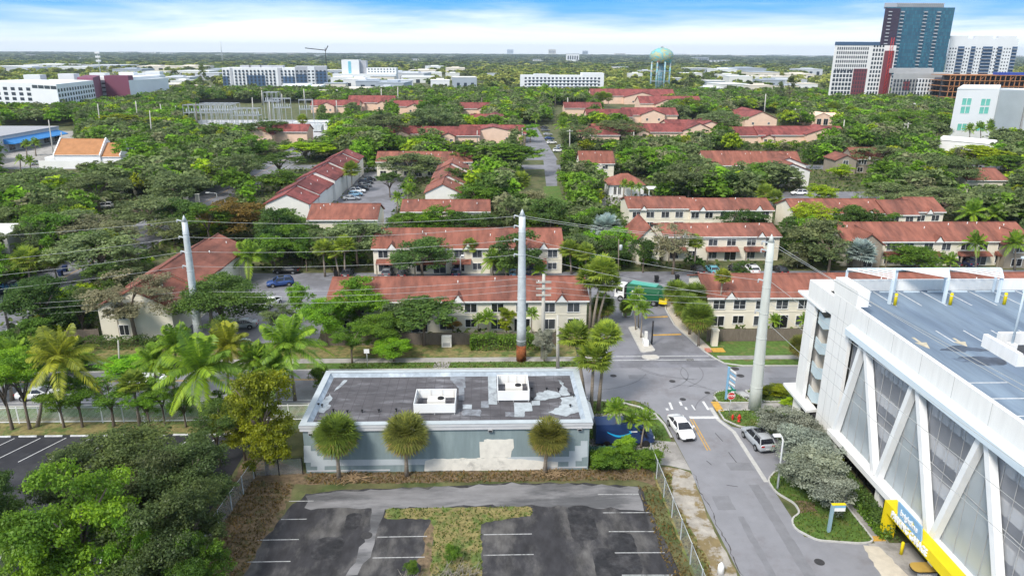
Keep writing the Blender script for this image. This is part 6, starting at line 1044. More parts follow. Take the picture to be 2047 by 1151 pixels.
for px, py, s, lab in ((1477, 842, 1.0, 'larger red fire hydrant on the grass left of the silvery bushes'), (1464, 838, .7, 'smaller dark red hydrant left of the larger one')):
    p = at(px, py, .1); t = thing('fire_hydrant', lab, 'hydrant', (p.x, p.y, .1), group='red fire hydrants'); t.scale = (s,) * 3; MB().lathe([(.2, 0), (.2, .06), (.13, .08), (.13, .6), (.18, .62), (.18, .68), (.13, .72), (.08, .86), (.03, .92)], 12, M_red).build('barrel', t)
    for s2 in (-1, 1): MB().tube([(0, 0, .48), (s2 * .24, 0, .48)], .08, 8, M_red).build('side_cap', t)
    MB().tube([(0, 0, .42), (0, -.26, .42)], .1, 8, M_red).build('front_cap', t)
p = at(735, 735); t = post_sign('small white traffic sign on the lawn left of the little tree', p.x, p.y, at_y(735, 702, p.y).z, 'traffic_sign'); h = at_y(735, 700, p.y).z; MB().box(-.35, .35, -.07, -.045, h - .5, h + .1, M_white).build('plate', t)
for px, py, lab in ((1312, 564, 'black wheeled bin on the kerb behind the garbage truck'), (1353, 562, 'black wheeled bin right of the other, near the red roof end'), (122, 552, 'dark blue bin in front of the fan palms at left'), (131, 543, 'second dark blue bin behind the fan palms at left'), (672, 553, 'black bin between the trunks of the fan palms, lane behind the long row')):
    p = at(px, py); t = thing('wheelie_bin', lab, 'bin', (p.x, p.y, .02), group='wheeled rubbish bins'); m = M_black if 'black' in lab else mat('bin_blue', (.01, .025, .09), .6, .1); loft([[(x * w, y * w, z_) for x, y in ((-.35, -.4), (.35, -.4), (.35, .4), (-.35, .4))] for z_, w in ((.08, .8), (1.05, 1.0))], m, smooth=False).build('bin_body', t); MB().prism([(-.38, -.45, 1.055), (.38, -.45, 1.055), (.38, .45, 1.14), (-.38, .45, 1.14)], (0, 0, .05), m).build('lid', t)
    [MB().tube([(s * .3, .36, .1), (s * .36, .36, .1)], .1, 10, M_rub).build('wheel', t) for s in (-1, 1)]
p = at(893, 692); t = thing('utility_cabinet', 'pale utility cabinet by the wooden fence left of the long hedge', 'cabinet', (p.x, p.y, 0)); MB().box(-.7, .7, -.4, .4, 0, 1.6, M_offw).build('cabinet_body', t); MB().box(-.5, .5, -.42, -.403, .2, .7, M_grey).build('vent', t)
for px, py, lab in ((1427, 690, 'white gate pillar beside the right-hand wooden fence'),): p = at(px, py); t = thing('gate_pillar', lab, 'pillar', (p.x, p.y, 0)); h = at_y(1427, 660, p.y).z; MB().box(-.42, .42, -.4, .4, 0, h, M_cream).build('shaft', t); MB().box(-.5, .5, -.48, .48, h + .002, h + .18, M_cream).build('cap', t)
p = at(1290, 690); t = thing('gate_control', 'white gate control box and dark barrier post on the median', 'control box', (p.x, p.y, .12)); MB().box(-.35, .35, -.6, .6, 0, .8, M_white).build('plinth', t); MB().box(-.2, .2, -.2, .2, .803, 2.0, M_offw).build('cabinet', t); MB().tube([(.9, 0, 0), (.9, 0, 3.6)], .12, 8, M_black).build('barrier_post', t)
for i, (px, py) in enumerate(((217, 397), (245, 397), (273, 393), (352, 420), (374, 414), (396, 408))): p = at(px, py); t = thing('gate_post', ('leftmost', 'second', 'third', 'fourth', 'fifth', 'rightmost')[i] + ' of six pale fence posts among the trees at left', 'fence post', (p.x, p.y, 0), group='pale posts along the wide street'); MB().box(-.45, .45, -.45, .45, 0, 2.6, M_cream).build('shaft', t); MB().box(-.55, .55, -.55, .55, 2.602, 2.8, M_cream).build('cap', t)
# ------------------------------------------------------------------ fences
def clear_mesh(name, alpha, col):
    return screen_mat(name, alpha, col)
M_link = clear_mesh('chain_link', .33, (.42, .45, .46))
def fence_run(name, label, a, b, h, step, style, m):
    a, b = Vector(a), Vector(b); L_ = (b - a).length; ang = math.atan2(b.y - a.y, b.x - a.x); t = thing(name, label, 'fence', (a.x, a.y, .02), ang); n = max(1, round(L_ / step)); d = L_ / n
    for i in range(n + 1): MB().box(i * d - .04, i * d + .04, -.04, .04, 0, h + .08, m).build('post', t)
    for i in range(n):
        x0, x1 = i * d + .042, (i + 1) * d - .042; mb = MB()
        if style == 'picket':
            mb.box(x0, x1, -.025, .025, h - .12, h - .04, m).box(x0, x1, -.025, .025, .15, .22, m); k = int((x1 - x0) / .13)
            for q in range(k): x = x0 + (q + .5) * (x1 - x0) / k; mb.box(x - .016, x + .016, -.03, -.0251, .1, h, m)
        elif style == 'link': mb.poly([(x0, 0, .05), (x1, 0, .05), (x1, 0, h), (x0, 0, h)], M_link); mb.tube([(x0, 0, h), (x1, 0, h)], .03, 5, m)
        else:
            k = int((x1 - x0) / .16)
            for q in range(k): x = x0 + (q + .5) * (x1 - x0) / k; mb.box(x - .072, x + .072, -.02, .02, 0, h + random.Random(q * 7 + i).uniform(-.05, .05), m)
        mb.build({'picket': 'picket_panel', 'link': 'mesh_panel'}.get(style, 'board_panel'), t)
    return t
fence_run('picket_fence', 'long white metal picket fence between the left car park and the main road', (-76, 73.9), (-20.5, 73.9), 2.0, 2.3, 'picket', M_white)
t = fence_run('chain_link_fence', 'chain-link fence along the sandy strip right of the front car park', (16.4, 64.4), (16.4, 30), 2.0, 3.0, 'link', M_steel)
fence_run('chain_link_fence', 'rusty chain-link fence by the leaf litter left of the front car park', (-23.2, 62.2), (-24.6, 44), 1.9, 2.6, 'link', M_steel); fence_run('chain_link_fence', 'green-screened fence stub beside the low building on its left', (-23.2, 62.6), (-18.6, 62.9), 1.8, 2.2, 'link', M_black)
fence_run('wooden_fence', 'dark wooden fence in front of the long townhouse row', (-24, 95.9), (13.6, 95.9), 1.8, 2.4, 'board', M_wood); fence_run('wooden_fence', 'wooden fence with arched tops below the garage-side townhouses', (31.6, 96.4), (58, 96.4), 1.9, 2.4, 'board', M_wood); fence_run('wooden_fence', 'short wooden fence left of the cream gable house', (-60.5, 97.6), (-56.2, 98.2), 1.9, 2.2, 'board', M_wood)
fence_run('low_wall_fence', 'green fence panel between the blue van and the hedge', (10.2, 65.0), (13.4, 65.0), 1.5, 1.6, 'board', mat('green_panel', (.05, .13, .10), .8, .15))
for i in range(20):
    x = -76 + 2.75 * i - .2
    if x > -26: break
    o = MB().prism([(-.95, -.09, 0), (-.95, .09, 0), (-.95, .07, .13), (-.95, -.07, .13)], (1.9, 0, 0), M_line).build('wheel_stop', None, (x + 1.3, 70.9, .02)); tag(o, 'white concrete wheel stop along the left car park edge', 'wheel stop', 'white wheel stops of the left car park')
# stop the chain-link fence's white end post
p = at(1440, 1146); t = thing('marker_post', 'white pointed marker at the bottom edge beside the side street', 'marker', (p.x, p.y, 0)); MB().tube([(0, 0, 0), (0, 0, .8), (0, 0, 1.1)], [.3, .26, .05], 8, M_white).build('body', t)
# ------------------------------------------------------------------ vegetation: prototypes (crowns of radius 1, shared by all trees of a kind)
M_bark = mat('bark', (.16, .125, .095), .95, .3, 3, stretch=(2, 2, .6)); M_bark2 = mat('pale_bark', (.30, .27, .23), .95, .25, 3); M_ptrunk = mat('palm_trunk', (.27, .225, .18), .95, .25, 2, stretch=(1, 1, 5))
def quads(P, Nn, a, b, rng):
    """leaf cards centred on P, facing Nn, half-lengths a and b"""
    t = rng.normal(size=P.shape); t -= Nn * np.sum(t * Nn, 1, keepdims=True); t /= np.linalg.norm(t, axis=1, keepdims=True) + 1e-9; bt = np.cross(Nn, t)
    a = a[:, None]; b = b[:, None]; droop = Nn * (-a * .25)
    v = np.stack([P + t * a + droop, P + bt * b, P - t * a + droop, P - bt * b], 1).reshape(-1, 3); f = np.arange(len(v)).reshape(-1, 4); return v, f
def crown(kind, seed, n, ls):
    rng = np.random.default_rng(seed); L = dict(dome=34, round=22, tall=22, umbrella=30, loose=22, cone=30, shrub=16)[kind]
    C = []; Rr = []
    while len(C) < L:
        d = rng.normal(size=3); d /= np.linalg.norm(d)
        if kind == 'dome':
            if d[2] < -.72: continue
            c = d * np.array([.74, .74, .72]) * rng.uniform(.75, 1.05); c[2] = c[2] * .95 - .1; r = rng.uniform(.2, .36)
        elif kind == 'round': c = d * .68 * rng.uniform(.4, 1.15); r = rng.uniform(.18, .42)
        elif kind == 'tall': c = d * np.array([.62, .62, .76]) * rng.uniform(.4, 1.12); r = rng.uniform(.16, .38)
        elif kind == 'umbrella':
            q = rng.uniform(0, 1) ** .5; th = rng.uniform(0, 6.283); c = np.array([q * .8 * math.cos(th), q * .8 * math.sin(th), .62 - .75 * q * q + rng.uniform(-.2, .12)]); r = rng.uniform(.17, .30)
        elif kind == 'loose': c = d * np.array([.78, .78, .66]) * rng.uniform(.35, 1.05); r = rng.uniform(.16, .32)
        elif kind == 'cone': z_ = rng.uniform(-.9, .95); q = (1 - z_) / 2 * .75 + .08; th = rng.uniform(0, 6.283); c = np.array([q * math.cos(th), q * math.sin(th), z_]); r = rng.uniform(.12, .26)
        else: c = d * np.array([.6, .6, .5]) * rng.uniform(.4, 1.05); r = rng.uniform(.25, .42)
        if rng.uniform() < .16: c = c * rng.uniform(1.05, 1.28); r *= .75
        C.append(c); Rr.append(r)
    sc_ = []; sr_ = []; sl_ = []; ns = 13 if n > 9000 else 9
    for j in range(L):                                   # each lobe carries sprays of its own
        for q in range(ns):
            d = rng.normal(size=3); d /= np.linalg.norm(d)
            if d[2] < -.5: d[2] *= -.6
            sc_.append(C[j] + d * Rr[j] * rng.uniform(.55, 1.15) * np.array([1.1, 1.1, .8])); sr_.append(Rr[j] * rng.uniform(.26, .52)); sl_.append(j)
    C = np.array(sc_); Rr = np.array(sr_); lob = np.array(sl_); w = Rr ** 2; w /= w.sum(); k = rng.choice(len(C), size=int(n * 1.5), p=w); d = rng.normal(size=(len(k), 3)); d /= np.linalg.norm(d, axis=1, keepdims=True)
    keep = d[:, 2] > rng.uniform(-1.1, .2, size=len(k)); k, d = k[keep][:n], d[keep][:n]
    rad = Rr[k] * np.clip(rng.normal(.85, .25, size=len(k)), .2, 1.5); P = C[k] + d * rad[:, None] * np.array([1.15, 1.15, .7])
    Nn = d * .6 + rng.normal(size=d.shape) * .55 + np.array([0, 0, .45]); Nn /= np.linalg.norm(Nn, axis=1, keepdims=True)
    a = ls * rng.uniform(.6, 1.45, len(P)); v, f = quads(P, Nn, a, a * rng.uniform(.45, .75, len(P)), rng)
    tint = np.clip(rng.uniform(0, 1, L)[lob[k]] * .35 + rng.uniform(0, 1, len(C))[k] * .35 + rng.uniform(0, 1, len(P)) * .35 - .03, 0, 1); return v, f, tint
PROTO = {}
for kd, n, ls, cnt in (('dome', 7500, .036, 3), ('round', 6500, .042, 3), ('tall', 6500, .042, 2), ('umbrella', 6500, .038, 2), ('loose', 3600, .036, 3), ('cone', 5000, .04, 2), ('shrub', 4200, .055, 2)):
    PROTO[kd] = [npmesh('crown', *crown(kd, 10 * i + len(kd), n, ls)[:2], LEAF, None) if False else (lambda vft: npmesh('crown', vft[0], vft[1], LEAF, vft[2]))(crown(kd, 10 * i + len(kd), n, ls)) for i in range(cnt)]
for kd, n, ls in (('dome', 26000, .022), ('round', 24000, .024), ('tall', 22000, .024), ('loose', 12000, .022), ('shrub', 15000, .03)):       # finer leaves for the trees nearest the camera
    PROTO['near_' + kd] = [(lambda vft: npmesh('crown', vft[0], vft[1], LEAF, vft[2]))(crown(kd, 50 + i, n, ls)) for i in range(2)]
def trunk_mesh(seed, spread=.62, limbs=6, forked=.42):
    rg = random.Random(seed); mb = MB(); mb.tube([(0, 0, 0), (.01, .005, .12), (.02, -.01, forked)], [.075, .052, .045], 8, M_bark)
    for k in range(limbs):
        a = k * 6.283 / limbs + rg.uniform(-.4, .4); r = spread * rg.uniform(.55, 1.0); z1 = rg.uniform(.62, .9); z0 = forked - rg.uniform(0, .12)
        m_ = (math.cos(a) * r * .4, math.sin(a) * r * .4, z0 + (z1 - z0) * .55); e = (math.cos(a) * r, math.sin(a) * r, z1); mb.tube([(.02, -.01, z0), m_, e], [.032, .022, .006], 6, M_bark)
        for q in range(2): b = a + rg.uniform(-.9, .9); mb.tube([m_, (m_[0] + math.cos(b) * r * .5, m_[1] + math.sin(b) * r * .5, z1 * rg.uniform(.85, 1.05))], [.014, .004], 5, M_bark)
    return mb.mesh('trunk')
TRUNKS = [trunk_mesh(i) for i in range(4)]
def feather(nf, seed, leaflets=24, droop=1.0, wid=.028, ll=.23):
    rng = np.random.default_rng(seed); V = []; F = []; T = []; n = 0
    for i in range(nf):
        az = i * 2.39996 + rng.uniform(-.2, .2); age = i / nf; el = R(80 - 88 * age) + rng.uniform(-.1, .1); Ln = rng.uniform(.85, 1.08); dr = (.35 + .75 * age) * droop
        h = np.array([math.cos(az), math.sin(az), 0]); side = np.array([-math.sin(az), math.cos(az), 0]); pts = []
        for s in np.linspace(0, 1, leaflets + 1):
            r = Ln * (s * math.cos(el)); z_ = Ln * (s * math.sin(el) - dr * .62 * s * s); pts.append(h * (r * (1 - .12 * dr * s)) + np.array([0, 0, z_]))
        pts = np.array(pts); tw = rng.uniform(-.5, .5); tf = .25 + .5 * rng.uniform(0, 1) + (.25 if age > .85 else 0)
        for s in range(leaflets):
            p, q = pts[s], pts[s + 1]; t = (q - p) / (np.linalg.norm(q - p) + 1e-9); wv = side * .011 * (1 - s / leaflets) + 1e-4; V += [p - wv, p + wv, q + wv, q - wv]; F.append([n, n + 1, n + 2, n + 3]); T.append(.9); n += 4
            if s < 3: continue
            l = ll * math.sin(math.pi * min(1, (s + 1.5) / (leaflets + 2))) ** .6
            for sg in (-1, 1):
                up = np.cross(t, side * sg); up = up if up[2] > 0 else -up; dn = side * sg * (.85) + t * .55 - np.array([0, 0, 1]) * (.30 + .3 * rng.uniform()) + up * .1 * tw * sg; dn /= np.linalg.norm(dn); e = p + dn * l; m_ = p + dn * l * .5 + np.array([0, 0, .02]); w = t * wid * .5
                V += [p, m_ + w, e, m_ - w]; F.append([n, n + 1, n + 2, n + 3]); T.append(min(1, max(0, tf + rng.uniform(-.25, .25)))); n += 4
    return np.array(V), np.array(F), np.array(T)
def fans(nf, seed, zmin=-.6, zmax=1.0, blades=13, pet=.5, bl=.5, wid=.055):
    rng = np.random.default_rng(seed); V = []; F = []; T = []; n = 0
    for i in range(nf):
        z_ = zmax - (zmax - zmin) * (i + .5) / nf; az = i * 2.39996 + rng.uniform(-.25, .25); rr = math.sqrt(max(0, 1 - z_ * z_)); d = np.array([rr * math.cos(az), rr * math.sin(az), z_]); d /= np.linalg.norm(d)
        s = np.cross(d, [0, 0, 1.0]); s = s / np.linalg.norm(s) if np.linalg.norm(s) > .05 else np.array([1.0, 0, 0]); u = np.cross(s, d); p = d * pet * rng.uniform(.85, 1.15); w = s * .012; V += [w * 0 - w, w, p + w, p - w]; F.append([n, n + 1, n + 2, n + 3]); T.append(.7); n += 4; tf = rng.uniform(.2, .75)
        for k in range(blades):
            a = R(-105 + 210 * k / (blades - 1)); dd = d * math.cos(a) + s * math.sin(a) * .95 + u * .18 * math.cos(a); dd /= np.linalg.norm(dd); l = bl * rng.uniform(.8, 1.1) * (.7 + .3 * math.cos(a)); e = p + dd * l - np.array([0, 0, .10 * l + .1 * l * rng.uniform()]); m_ = p + dd * l * .55; ww = np.cross(dd, u) * wid * .5
            V += [p, m_ + ww, e, m_ - ww]; F.append([n, n + 1, n + 2, n + 3]); T.append(min(1, max(0, tf + rng.uniform(-.25, .25)))); n += 4
    return np.array(V), np.array(F), np.array(T)
def pm(nm, vft): return npmesh(nm, vft[0], vft[1], LEAF, vft[2])
PALM = dict(coconut=[pm('fronds', feather(28, s, 36, 1.05, .036, .25)) for s in (1, 2, 3)], royal=[pm('fronds', feather(20, s, 26, .9, .048, .28)) for s in (4, 5)], fan=[pm('fronds', fans(42, s, -.5, 1, 13, .5, .55, .085)) for s in (6, 7, 8)], ball=[pm('fronds', fans(140, s, -.62, 1, 13, .50, .55, .055)) for s in (9, 10)], silver=[pm('fronds', fans(44, s, -.5, 1, 18, .42, .56, .11)) for s in (11,)], areca=[pm('fronds', feather(22, s, 20, .8, .05, .27)) for s in (12, 13)])
DRY = dict(fan=pm('dry_fronds', fans(16, 20, -.98, -.4, 10, .35, .42)), ball=pm('dry_fronds', fans(60, 21, -1.0, -.15, 11, .48, .56, .055)))
COL0 = dict(dark_olive=(.062, .085, .030), dark=(.058, .105, .026), deep=(.042, .092, .022), mid=(.085, .165, .024), bright=(.125, .255, .026), lime=(.205, .31, .024), yel=(.26, .30, .024), olive=(.098, .125, .050), grey=(.135, .155, .085), silver=(.31, .33, .255), rust=(.215, .145, .038), pgreen=(.135, .235, .034), pfan=(.165, .235, .042), pyel=(.21, .25, .04), ball=(.15, .175, .05), ballg=(.125, .19, .04), bally=(.17, .185, .05), bisk=(.42, .50, .46), straw=(.36, .26, .11))  # first entry: dark olive leaf colour of the lower-left clump
COL0['dark'] = (.068, .125, .032); COL0['dark_olive'] = (.066, .098, .036); COL0['olive'] = (.112, .158, .070); COL0['grey'] = (.15, .17, .10)
COL = {k: tuple(c * m for c, m in zip(v, (1.52, 1.38, 1.25))) if k not in ('silver', 'bisk', 'straw', 'rust', 'yel') else v for k, v in COL0.items()}
ADJ = dict(dark_olive='dark olive', dark='dark green', deep='deep dark green', mid='leaf-green', bright='bright green', lime='lime-green', yel='yellow-green', olive='olive-green', grey='grey-green', silver='silvery', rust='rusty orange')
SHAPE = dict(dome='spreading tree', round='round tree', tall='upright tree', umbrella='flat-topped tree', loose='sparse tree', cone='feathery conifer', shrub='bush')
AUTO = []; rgT = random.Random(77); NT = [0]
def tree(kind, col, px, yt, yb, wpx, label=None, near=False, pos=None, size=None):
    if pos is None: b = at(px, yb); top = at_y(px, yt, b.y).z; k = (b - CAMP).dot(FW) / F_PX; w = wpx * k
    else: b = Vector((pos[0], pos[1], 0)); w, top = size
    top = max(top, 1.2); nm = {'shrub': 'bush', 'cone': 'conifer_tree'}.get(kind, 'broadleaf_tree'); t = thing(nm, label, 'bush' if kind == 'shrub' else 'tree', (b.x, b.y, 0), rgT.uniform(0, 6.28), {'shrub': 'bushes', 'cone': 'feathery conifers'}.get(kind, 'broadleaf trees'))
    ch = top * {'dome': .86, 'round': .90, 'tall': .92, 'umbrella': .66, 'loose': .78, 'cone': .95, 'shrub': 1.0}[kind]; ch = min(ch, w * {'dome': .95, 'round': 1.2, 'tall': 1.8, 'umbrella': .62, 'loose': .8, 'cone': 3, 'shrub': 1.2}[kind]); key = ('near_' if near and 'near_' + kind in PROTO else '') + kind
    c = link(bpy.data.objects.new('crown', rgT.choice(PROTO[key])), t); c.location = (0, 0, top - ch / 2); c.scale = (w / 2, w / 2 * rgT.uniform(.9, 1.1), ch / 2); q = rgT.uniform(.85, 1.18); c.color = tuple(v * q * rgT.uniform(.94, 1.06) for v in COL[col]) + (1,)
    if kind != 'shrub': r = link(bpy.data.objects.new('trunk', rgT.choice(TRUNKS)), t); s = max(top * .42, w * .42); r.scale = (w * .40, w * .40, top * .93)
    if label is None: AUTO.append((t, f'{ADJ[col]} {SHAPE[kind]}', b))
    NT[0] += 1; return t
def palm(kind, px, yc, xb, yb, rpx, label=None, col='pgreen', dry=True, shaft=.16, pos=None, size=None):
    if pos is None: b = at(xb, yb); c3 = at_y(px, yc, b.y); k = (b - CAMP).dot(FW) / F_PX; r = rpx * k; dx, h = c3.x - b.x, c3.z
    else: b = Vector((pos[0], pos[1], 0)); r, h = size; dx = rgT.uniform(-.4, .4)
    t = thing({'coconut': 'coconut_palm', 'royal': 'feather_palm', 'fan': 'fan_palm', 'ball': 'fan_palm', 'silver': 'silver_palm', 'areca': 'feather_palm'}[kind], label, 'palm tree', (b.x, b.y, 0), 0, 'palm trees'); h = max(h, r * .6); col = 'pfan' if kind == 'fan' and col == 'pgreen' else col
    MB().tube([(0, 0, 0), (dx * .25, 0, h * .35), (dx * .7, .0, h * .75), (dx, 0, h)], [shaft * 1.5, shaft, shaft * .9, shaft * .8], 8, M_ptrunk).build('trunk', t)
    c = link(bpy.data.objects.new('fronds', rgT.choice(PALM[kind])), t); c.location = (dx, 0, h); c.rotation_euler = (rgT.uniform(-.12, .12), rgT.uniform(-.12, .12), rgT.uniform(0, 6.28)); s = r * (1.16 if kind == 'ball' else 1.0 if kind not in ('coconut', 'royal', 'areca') else 1.15); c.scale = (s, s, s); q = rgT.uniform(.9, 1.15); c.color = tuple(v * q for v in COL[col]) + (1,)
    if kind in DRY and dry: d = link(bpy.data.objects.new('dry_fronds', DRY[kind]), t); d.location = (dx, 0, h); d.scale = (s * .95,) * 3; d.color = (*COL['straw'], 1)
    if kind == 'coconut':
        for k in range(4): a = k * 1.7; MB().lathe([(.02, -.14), (.12, -.06), (.13, .05), (.02, .15)], 8, mat('coconut_husk', (.30, .17, .05), .8, .2)).build('coconut', t, (dx + .25 * math.cos(a), .25 * math.sin(a), h - .3))
    if label is None: AUTO.append((t, {'coconut': 'coconut palm', 'royal': 'feather palm', 'fan': 'fan palm', 'ball': 'ball-shaped fan palm', 'silver': 'silver palm', 'areca': 'feather palm'}[kind], b))
    return t
def hedge(name, label, x0, x1, y0, y1, h, col, n, ls, seed=0, kind='thing', round_=.25):
    rng = np.random.default_rng(seed); P = rng.uniform(0, 1, (n, 3)); f = rng.integers(0, 3, n); sd = rng.integers(0, 2, n); top = f == 2; P[np.arange(n), f] = np.where(f == 2, 1, sd); P += rng.normal(size=P.shape) * np.array([.012, .06, .05]); Nn = np.zeros((n, 3)); Nn[np.arange(n), f] = np.where(f == 2, 1, sd * 2 - 1); Nn = Nn * .7 + rng.normal(size=(n, 3)) * .5 + [0, 0, .3]; Nn /= np.linalg.norm(Nn, axis=1, keepdims=True)
    xx = P[:, 0] * (x1 - x0); bump = .5 + .5 * np.sin(xx * 1.9 + seed) * np.sin(xx * .7 + 2 * seed); P = np.stack([x0 - (x0 + x1) / 2 + xx, (P[:, 1] - .5) * (y1 - y0), P[:, 2] * h * (1 - round_ * bump)], 1); a = ls * rng.uniform(.6, 1.4, n); v, fc = quads(P, Nn, a, a * .6, rng); tint = np.clip(.3 * bump + rng.uniform(0, .7, n), 0, 1)
    o = link(bpy.data.objects.new(name, npmesh(name, v, fc, LEAF, tint))); o.location = ((x0 + x1) / 2, (y0 + y1) / 2, .02); o.color = (*COL[col], 1); tag(o, label, 'hedge' if kind == 'thing' else None, 'hedges' if kind == 'thing' else None, kind); return o
# ------------------------------------------------------------------ near trees, each placed from the photograph
tree('near_round'[5:], 'bright', 185, 945, 1205, 255, 'large bright green tree filling the lower left corner', True); tree('round', 'bright', 95, 1010, 1230, 170, 'bright green tree at the bottom left edge, lower than the big one', True); tree('tall', 'bright', 275, 1040, 1215, 110, 'bright green upright tree right of the big corner tree', True)
tree('dome', 'dark_olive', 235, 860, 1010, 260, 'dark green tree above the bright corner tree, over the left car park', True); tree('dome', 'dark_olive', 390, 870, 1045, 220, 'deep green tree left of the yellow tree, over the leaf litter', True); tree('round', 'dark_olive', 390, 965, 1150, 190, 'lower deep green tree along the chain-link fence at left', True); tree('round', 'dark_olive', 330, 905, 1060, 200, 'dark tree in the middle of the dark clump at lower left', True); tree('round', 'dark', 20, 940, 1140, 130, 'dark green tree cut by the left edge above the corner trees', True)
tree('round', 'dark_olive', 320, 1010, 1190, 210, 'dark olive tree at the bottom edge right of the bright corner tree', True); tree('round', 'mid', 405, 1070, 1205, 130, 'leaf-green tree at the bottom edge beside the chain-link fence', True); tree('round', 'dark_olive', 150, 905, 1060, 150, 'dark olive tree over the left car park, above the bright corner tree', True)
tree('tall', 'yel', 535, 728, 948, 172, 'yellow-green tree against the left end of the low building', True); tree('round', 'yel', 490, 800, 920, 110, 'smaller yellow-green tree at the left foot of the yellow tree', True); tree('loose', 'dark', 440, 800, 930, 120, 'dark sparse tree behind the yellow-green tree', True)
tree('loose', 'mid', 165, 735, 853, 110, 'thin-crowned tree behind the picket fence below the left coconut palm', True); tree('loose', 'mid', 228, 745, 852, 130, 'multi-stemmed sparse tree behind the white picket fence', True); tree('loose', 'bright', 25, 690, 858, 130, 'leafy tree with pale trunk at the left edge of the fence', True); tree('shrub', 'mid', 30, 660, 735, 120, 'green bush at the left edge below the wide street', True); tree('loose', 'mid', 330, 750, 850, 90, 'sparse tree between the picket fence and the second coconut palm', True)
tree('shrub', 'mid', 640, 725, 780, 60, 'dark bush behind the left rear corner of the low building', True); tree('shrub', 'bright', 1250, 868, 925, 60, 'bright bush between the blue van and the chain-link fence', True); tree('shrub', 'mid', 1295, 893, 940, 70, 'rounded green bush at the top of the chain-link fence', True); tree('shrub', 'mid', 1215, 895, 940, 80, 'low green bush beside the stepped wall paint of the low building', True); tree('shrub', 'bright', 1253, 866, 912, 46, 'leafy bush in front of the blue van', True)
for px, yt, yb, w, lab in ((1562, 806, 885, 125, 'silvery bush next to the foot of the right concrete pole'), (1600, 845, 940, 150, 'silvery bush in the middle of the bank by the garage'), (1625, 890, 1000, 160, 'large silvery bush above the blue-grey direction sign'), (1655, 940, 1028, 130, 'lowest silvery bush nearest the yellow portal'), (1592, 900, 985, 100, 'silvery bush just right of the white street lamp'), (1600, 830, 900, 110, 'silvery bush against the garage wall corner')): tree('shrub', 'silver', px, yt, yb, w, lab, True)
for px, yt, yb, w, c, lab in ((1550, 768, 792, 60, 'yel', 'low yellow-green shrub right of the right concrete pole'), (1575, 793, 815, 40, 'lime', 'clipped lime shrub under the garage entrance canopy'), (1640, 845, 880, 50, 'mid', 'round green shrub at the garage corner'), (1668, 905, 945, 40, 'yel', 'yellow-green shrub behind the silvery bank'), (1520, 770, 792, 40, 'yel', 'small yellow shrub left of the garage canopy tip')): tree('shrub', c, px, yt, yb, w, lab, True)
for a in (('loose', 'bright', 60, 690, 857, 130, 'pale-trunked leafy tree right of the left-edge tree at the fence'), ('loose', 'mid', 128, 752, 854, 110, 'low sparse tree under the golden fronds behind the picket fence'), ('loose', 'bright', 300, 768, 853, 100, 'bright sparse tree right of the small fan palm at the fence'), ('loose', 'mid', 372, 772, 853, 90, 'sparse tree under the big coconut palm at the fence'), ('shrub', 'bright', 250, 712, 749, 130, 'bright roadside shrub beyond the main road at left'), ('shrub', 'lime', 330, 716, 747, 80, 'lime roadside shrub right of the crooked pale pole'), ('shrub', 'mid', 150, 700, 742, 110, 'green roadside shrub left of the crooked pale pole'), ('round', 'mid', 70, 640, 735, 130, 'round green tree between the wide street and the left coconut palm'), ('round', 'mid', 10, 700, 790, 120, 'round green tree at the left edge above the white car'), ('shrub', 'mid', 450, 775, 850, 80, 'green bush at the right end of the picket fence'), ('loose', 'olive', 560, 600, 690, 80, 'olive sparse tree between the left car park and the main road')): tree(*a, near=True)
palm('coconut', 545, 735, 560, 815, 52, 'coconut palm half hidden by the top of the yellow-green tree', 'pgreen'); palm('coconut', 310, 720, 312, 800, 50, 'small coconut palm left of the big one, beside the road', 'pgreen'); palm('coconut', 18, 712, 24, 800, 52, 'coconut palm at the left edge above the white car', 'pgreen')
hedge('hedge', 'dark green hedge along the foot of the garage facade', 33.9, 35.0, 52.6, 63.8, 1.5, 'dark', 5200, .10, 3).rotation_euler = (0, 0, 0)
hedge('hedge', 'green hedge in front of the blue van beside the low building', 10.3, 16.0, 63.0, 64.6, 1.5, 'mid', 3500, .12, 5); hedge('hedge', 'long clipped hedge before the wooden fence, left of the centre steel pole', -2.5, 8.0, 93.6, 95.4, 2.1, 'mid', 5500, .12, 6); hedge('hedge', 'dark hedge below the cream gable house', -58, -43, 95.0, 96.8, 1.6, 'dark', 4500, .12, 7)
hedge('hedge', 'pale grassy hedge nearest the yellow portal', 33.7, 34.8, 52.0, 58.0, .8, 'mid', 1800, .12, 8)
palm('coconut', 122, 716, 75, 852, 78, 'coconut palm with hanging golden fronds at left, behind the picket fence', 'pyel'); palm('coconut', 402, 738, 428, 852, 92, 'big coconut palm below the left steel power pole', 'pgreen'); palm('coconut', 578, 690, 590, 800, 80, 'coconut palm left of the low building, above the yellow-green tree', 'pgreen'); palm('coconut', 352, 690, 348, 800, 55, 'coconut palm just behind the big one, on its left', 'pgreen'); palm('coconut', 455, 690, 458, 800, 62, 'coconut palm between the big one and the yellow-green tree', 'pyel'); palm('coconut', 505, 720, 512, 812, 48, 'small coconut palm behind the yellow-green tree', 'pgreen'); palm('coconut', -15, 1090, -20, 1180, 60, 'palm frond reaching in at the lower left edge', 'pgreen'); palm('fan', 265, 765, 280, 851, 32, 'small fan palm behind the white picket fence', 'pgreen')
for px, yc, xb, yb, r, lab in ((672, 868, 678, 957, 42, 'leftmost ball-headed palm in front of the low building'), (811, 866, 813, 951, 42, 'middle ball-headed palm in front of the low building'), (1096, 871, 1089, 945, 37, 'rightmost ball-headed palm beside the bare plaster patch')): palm('ball', px, yc, xb, yb, r, lab, {672: 'ballg', 811: 'ball', 1096: 'bally'}[px], shaft=.17)
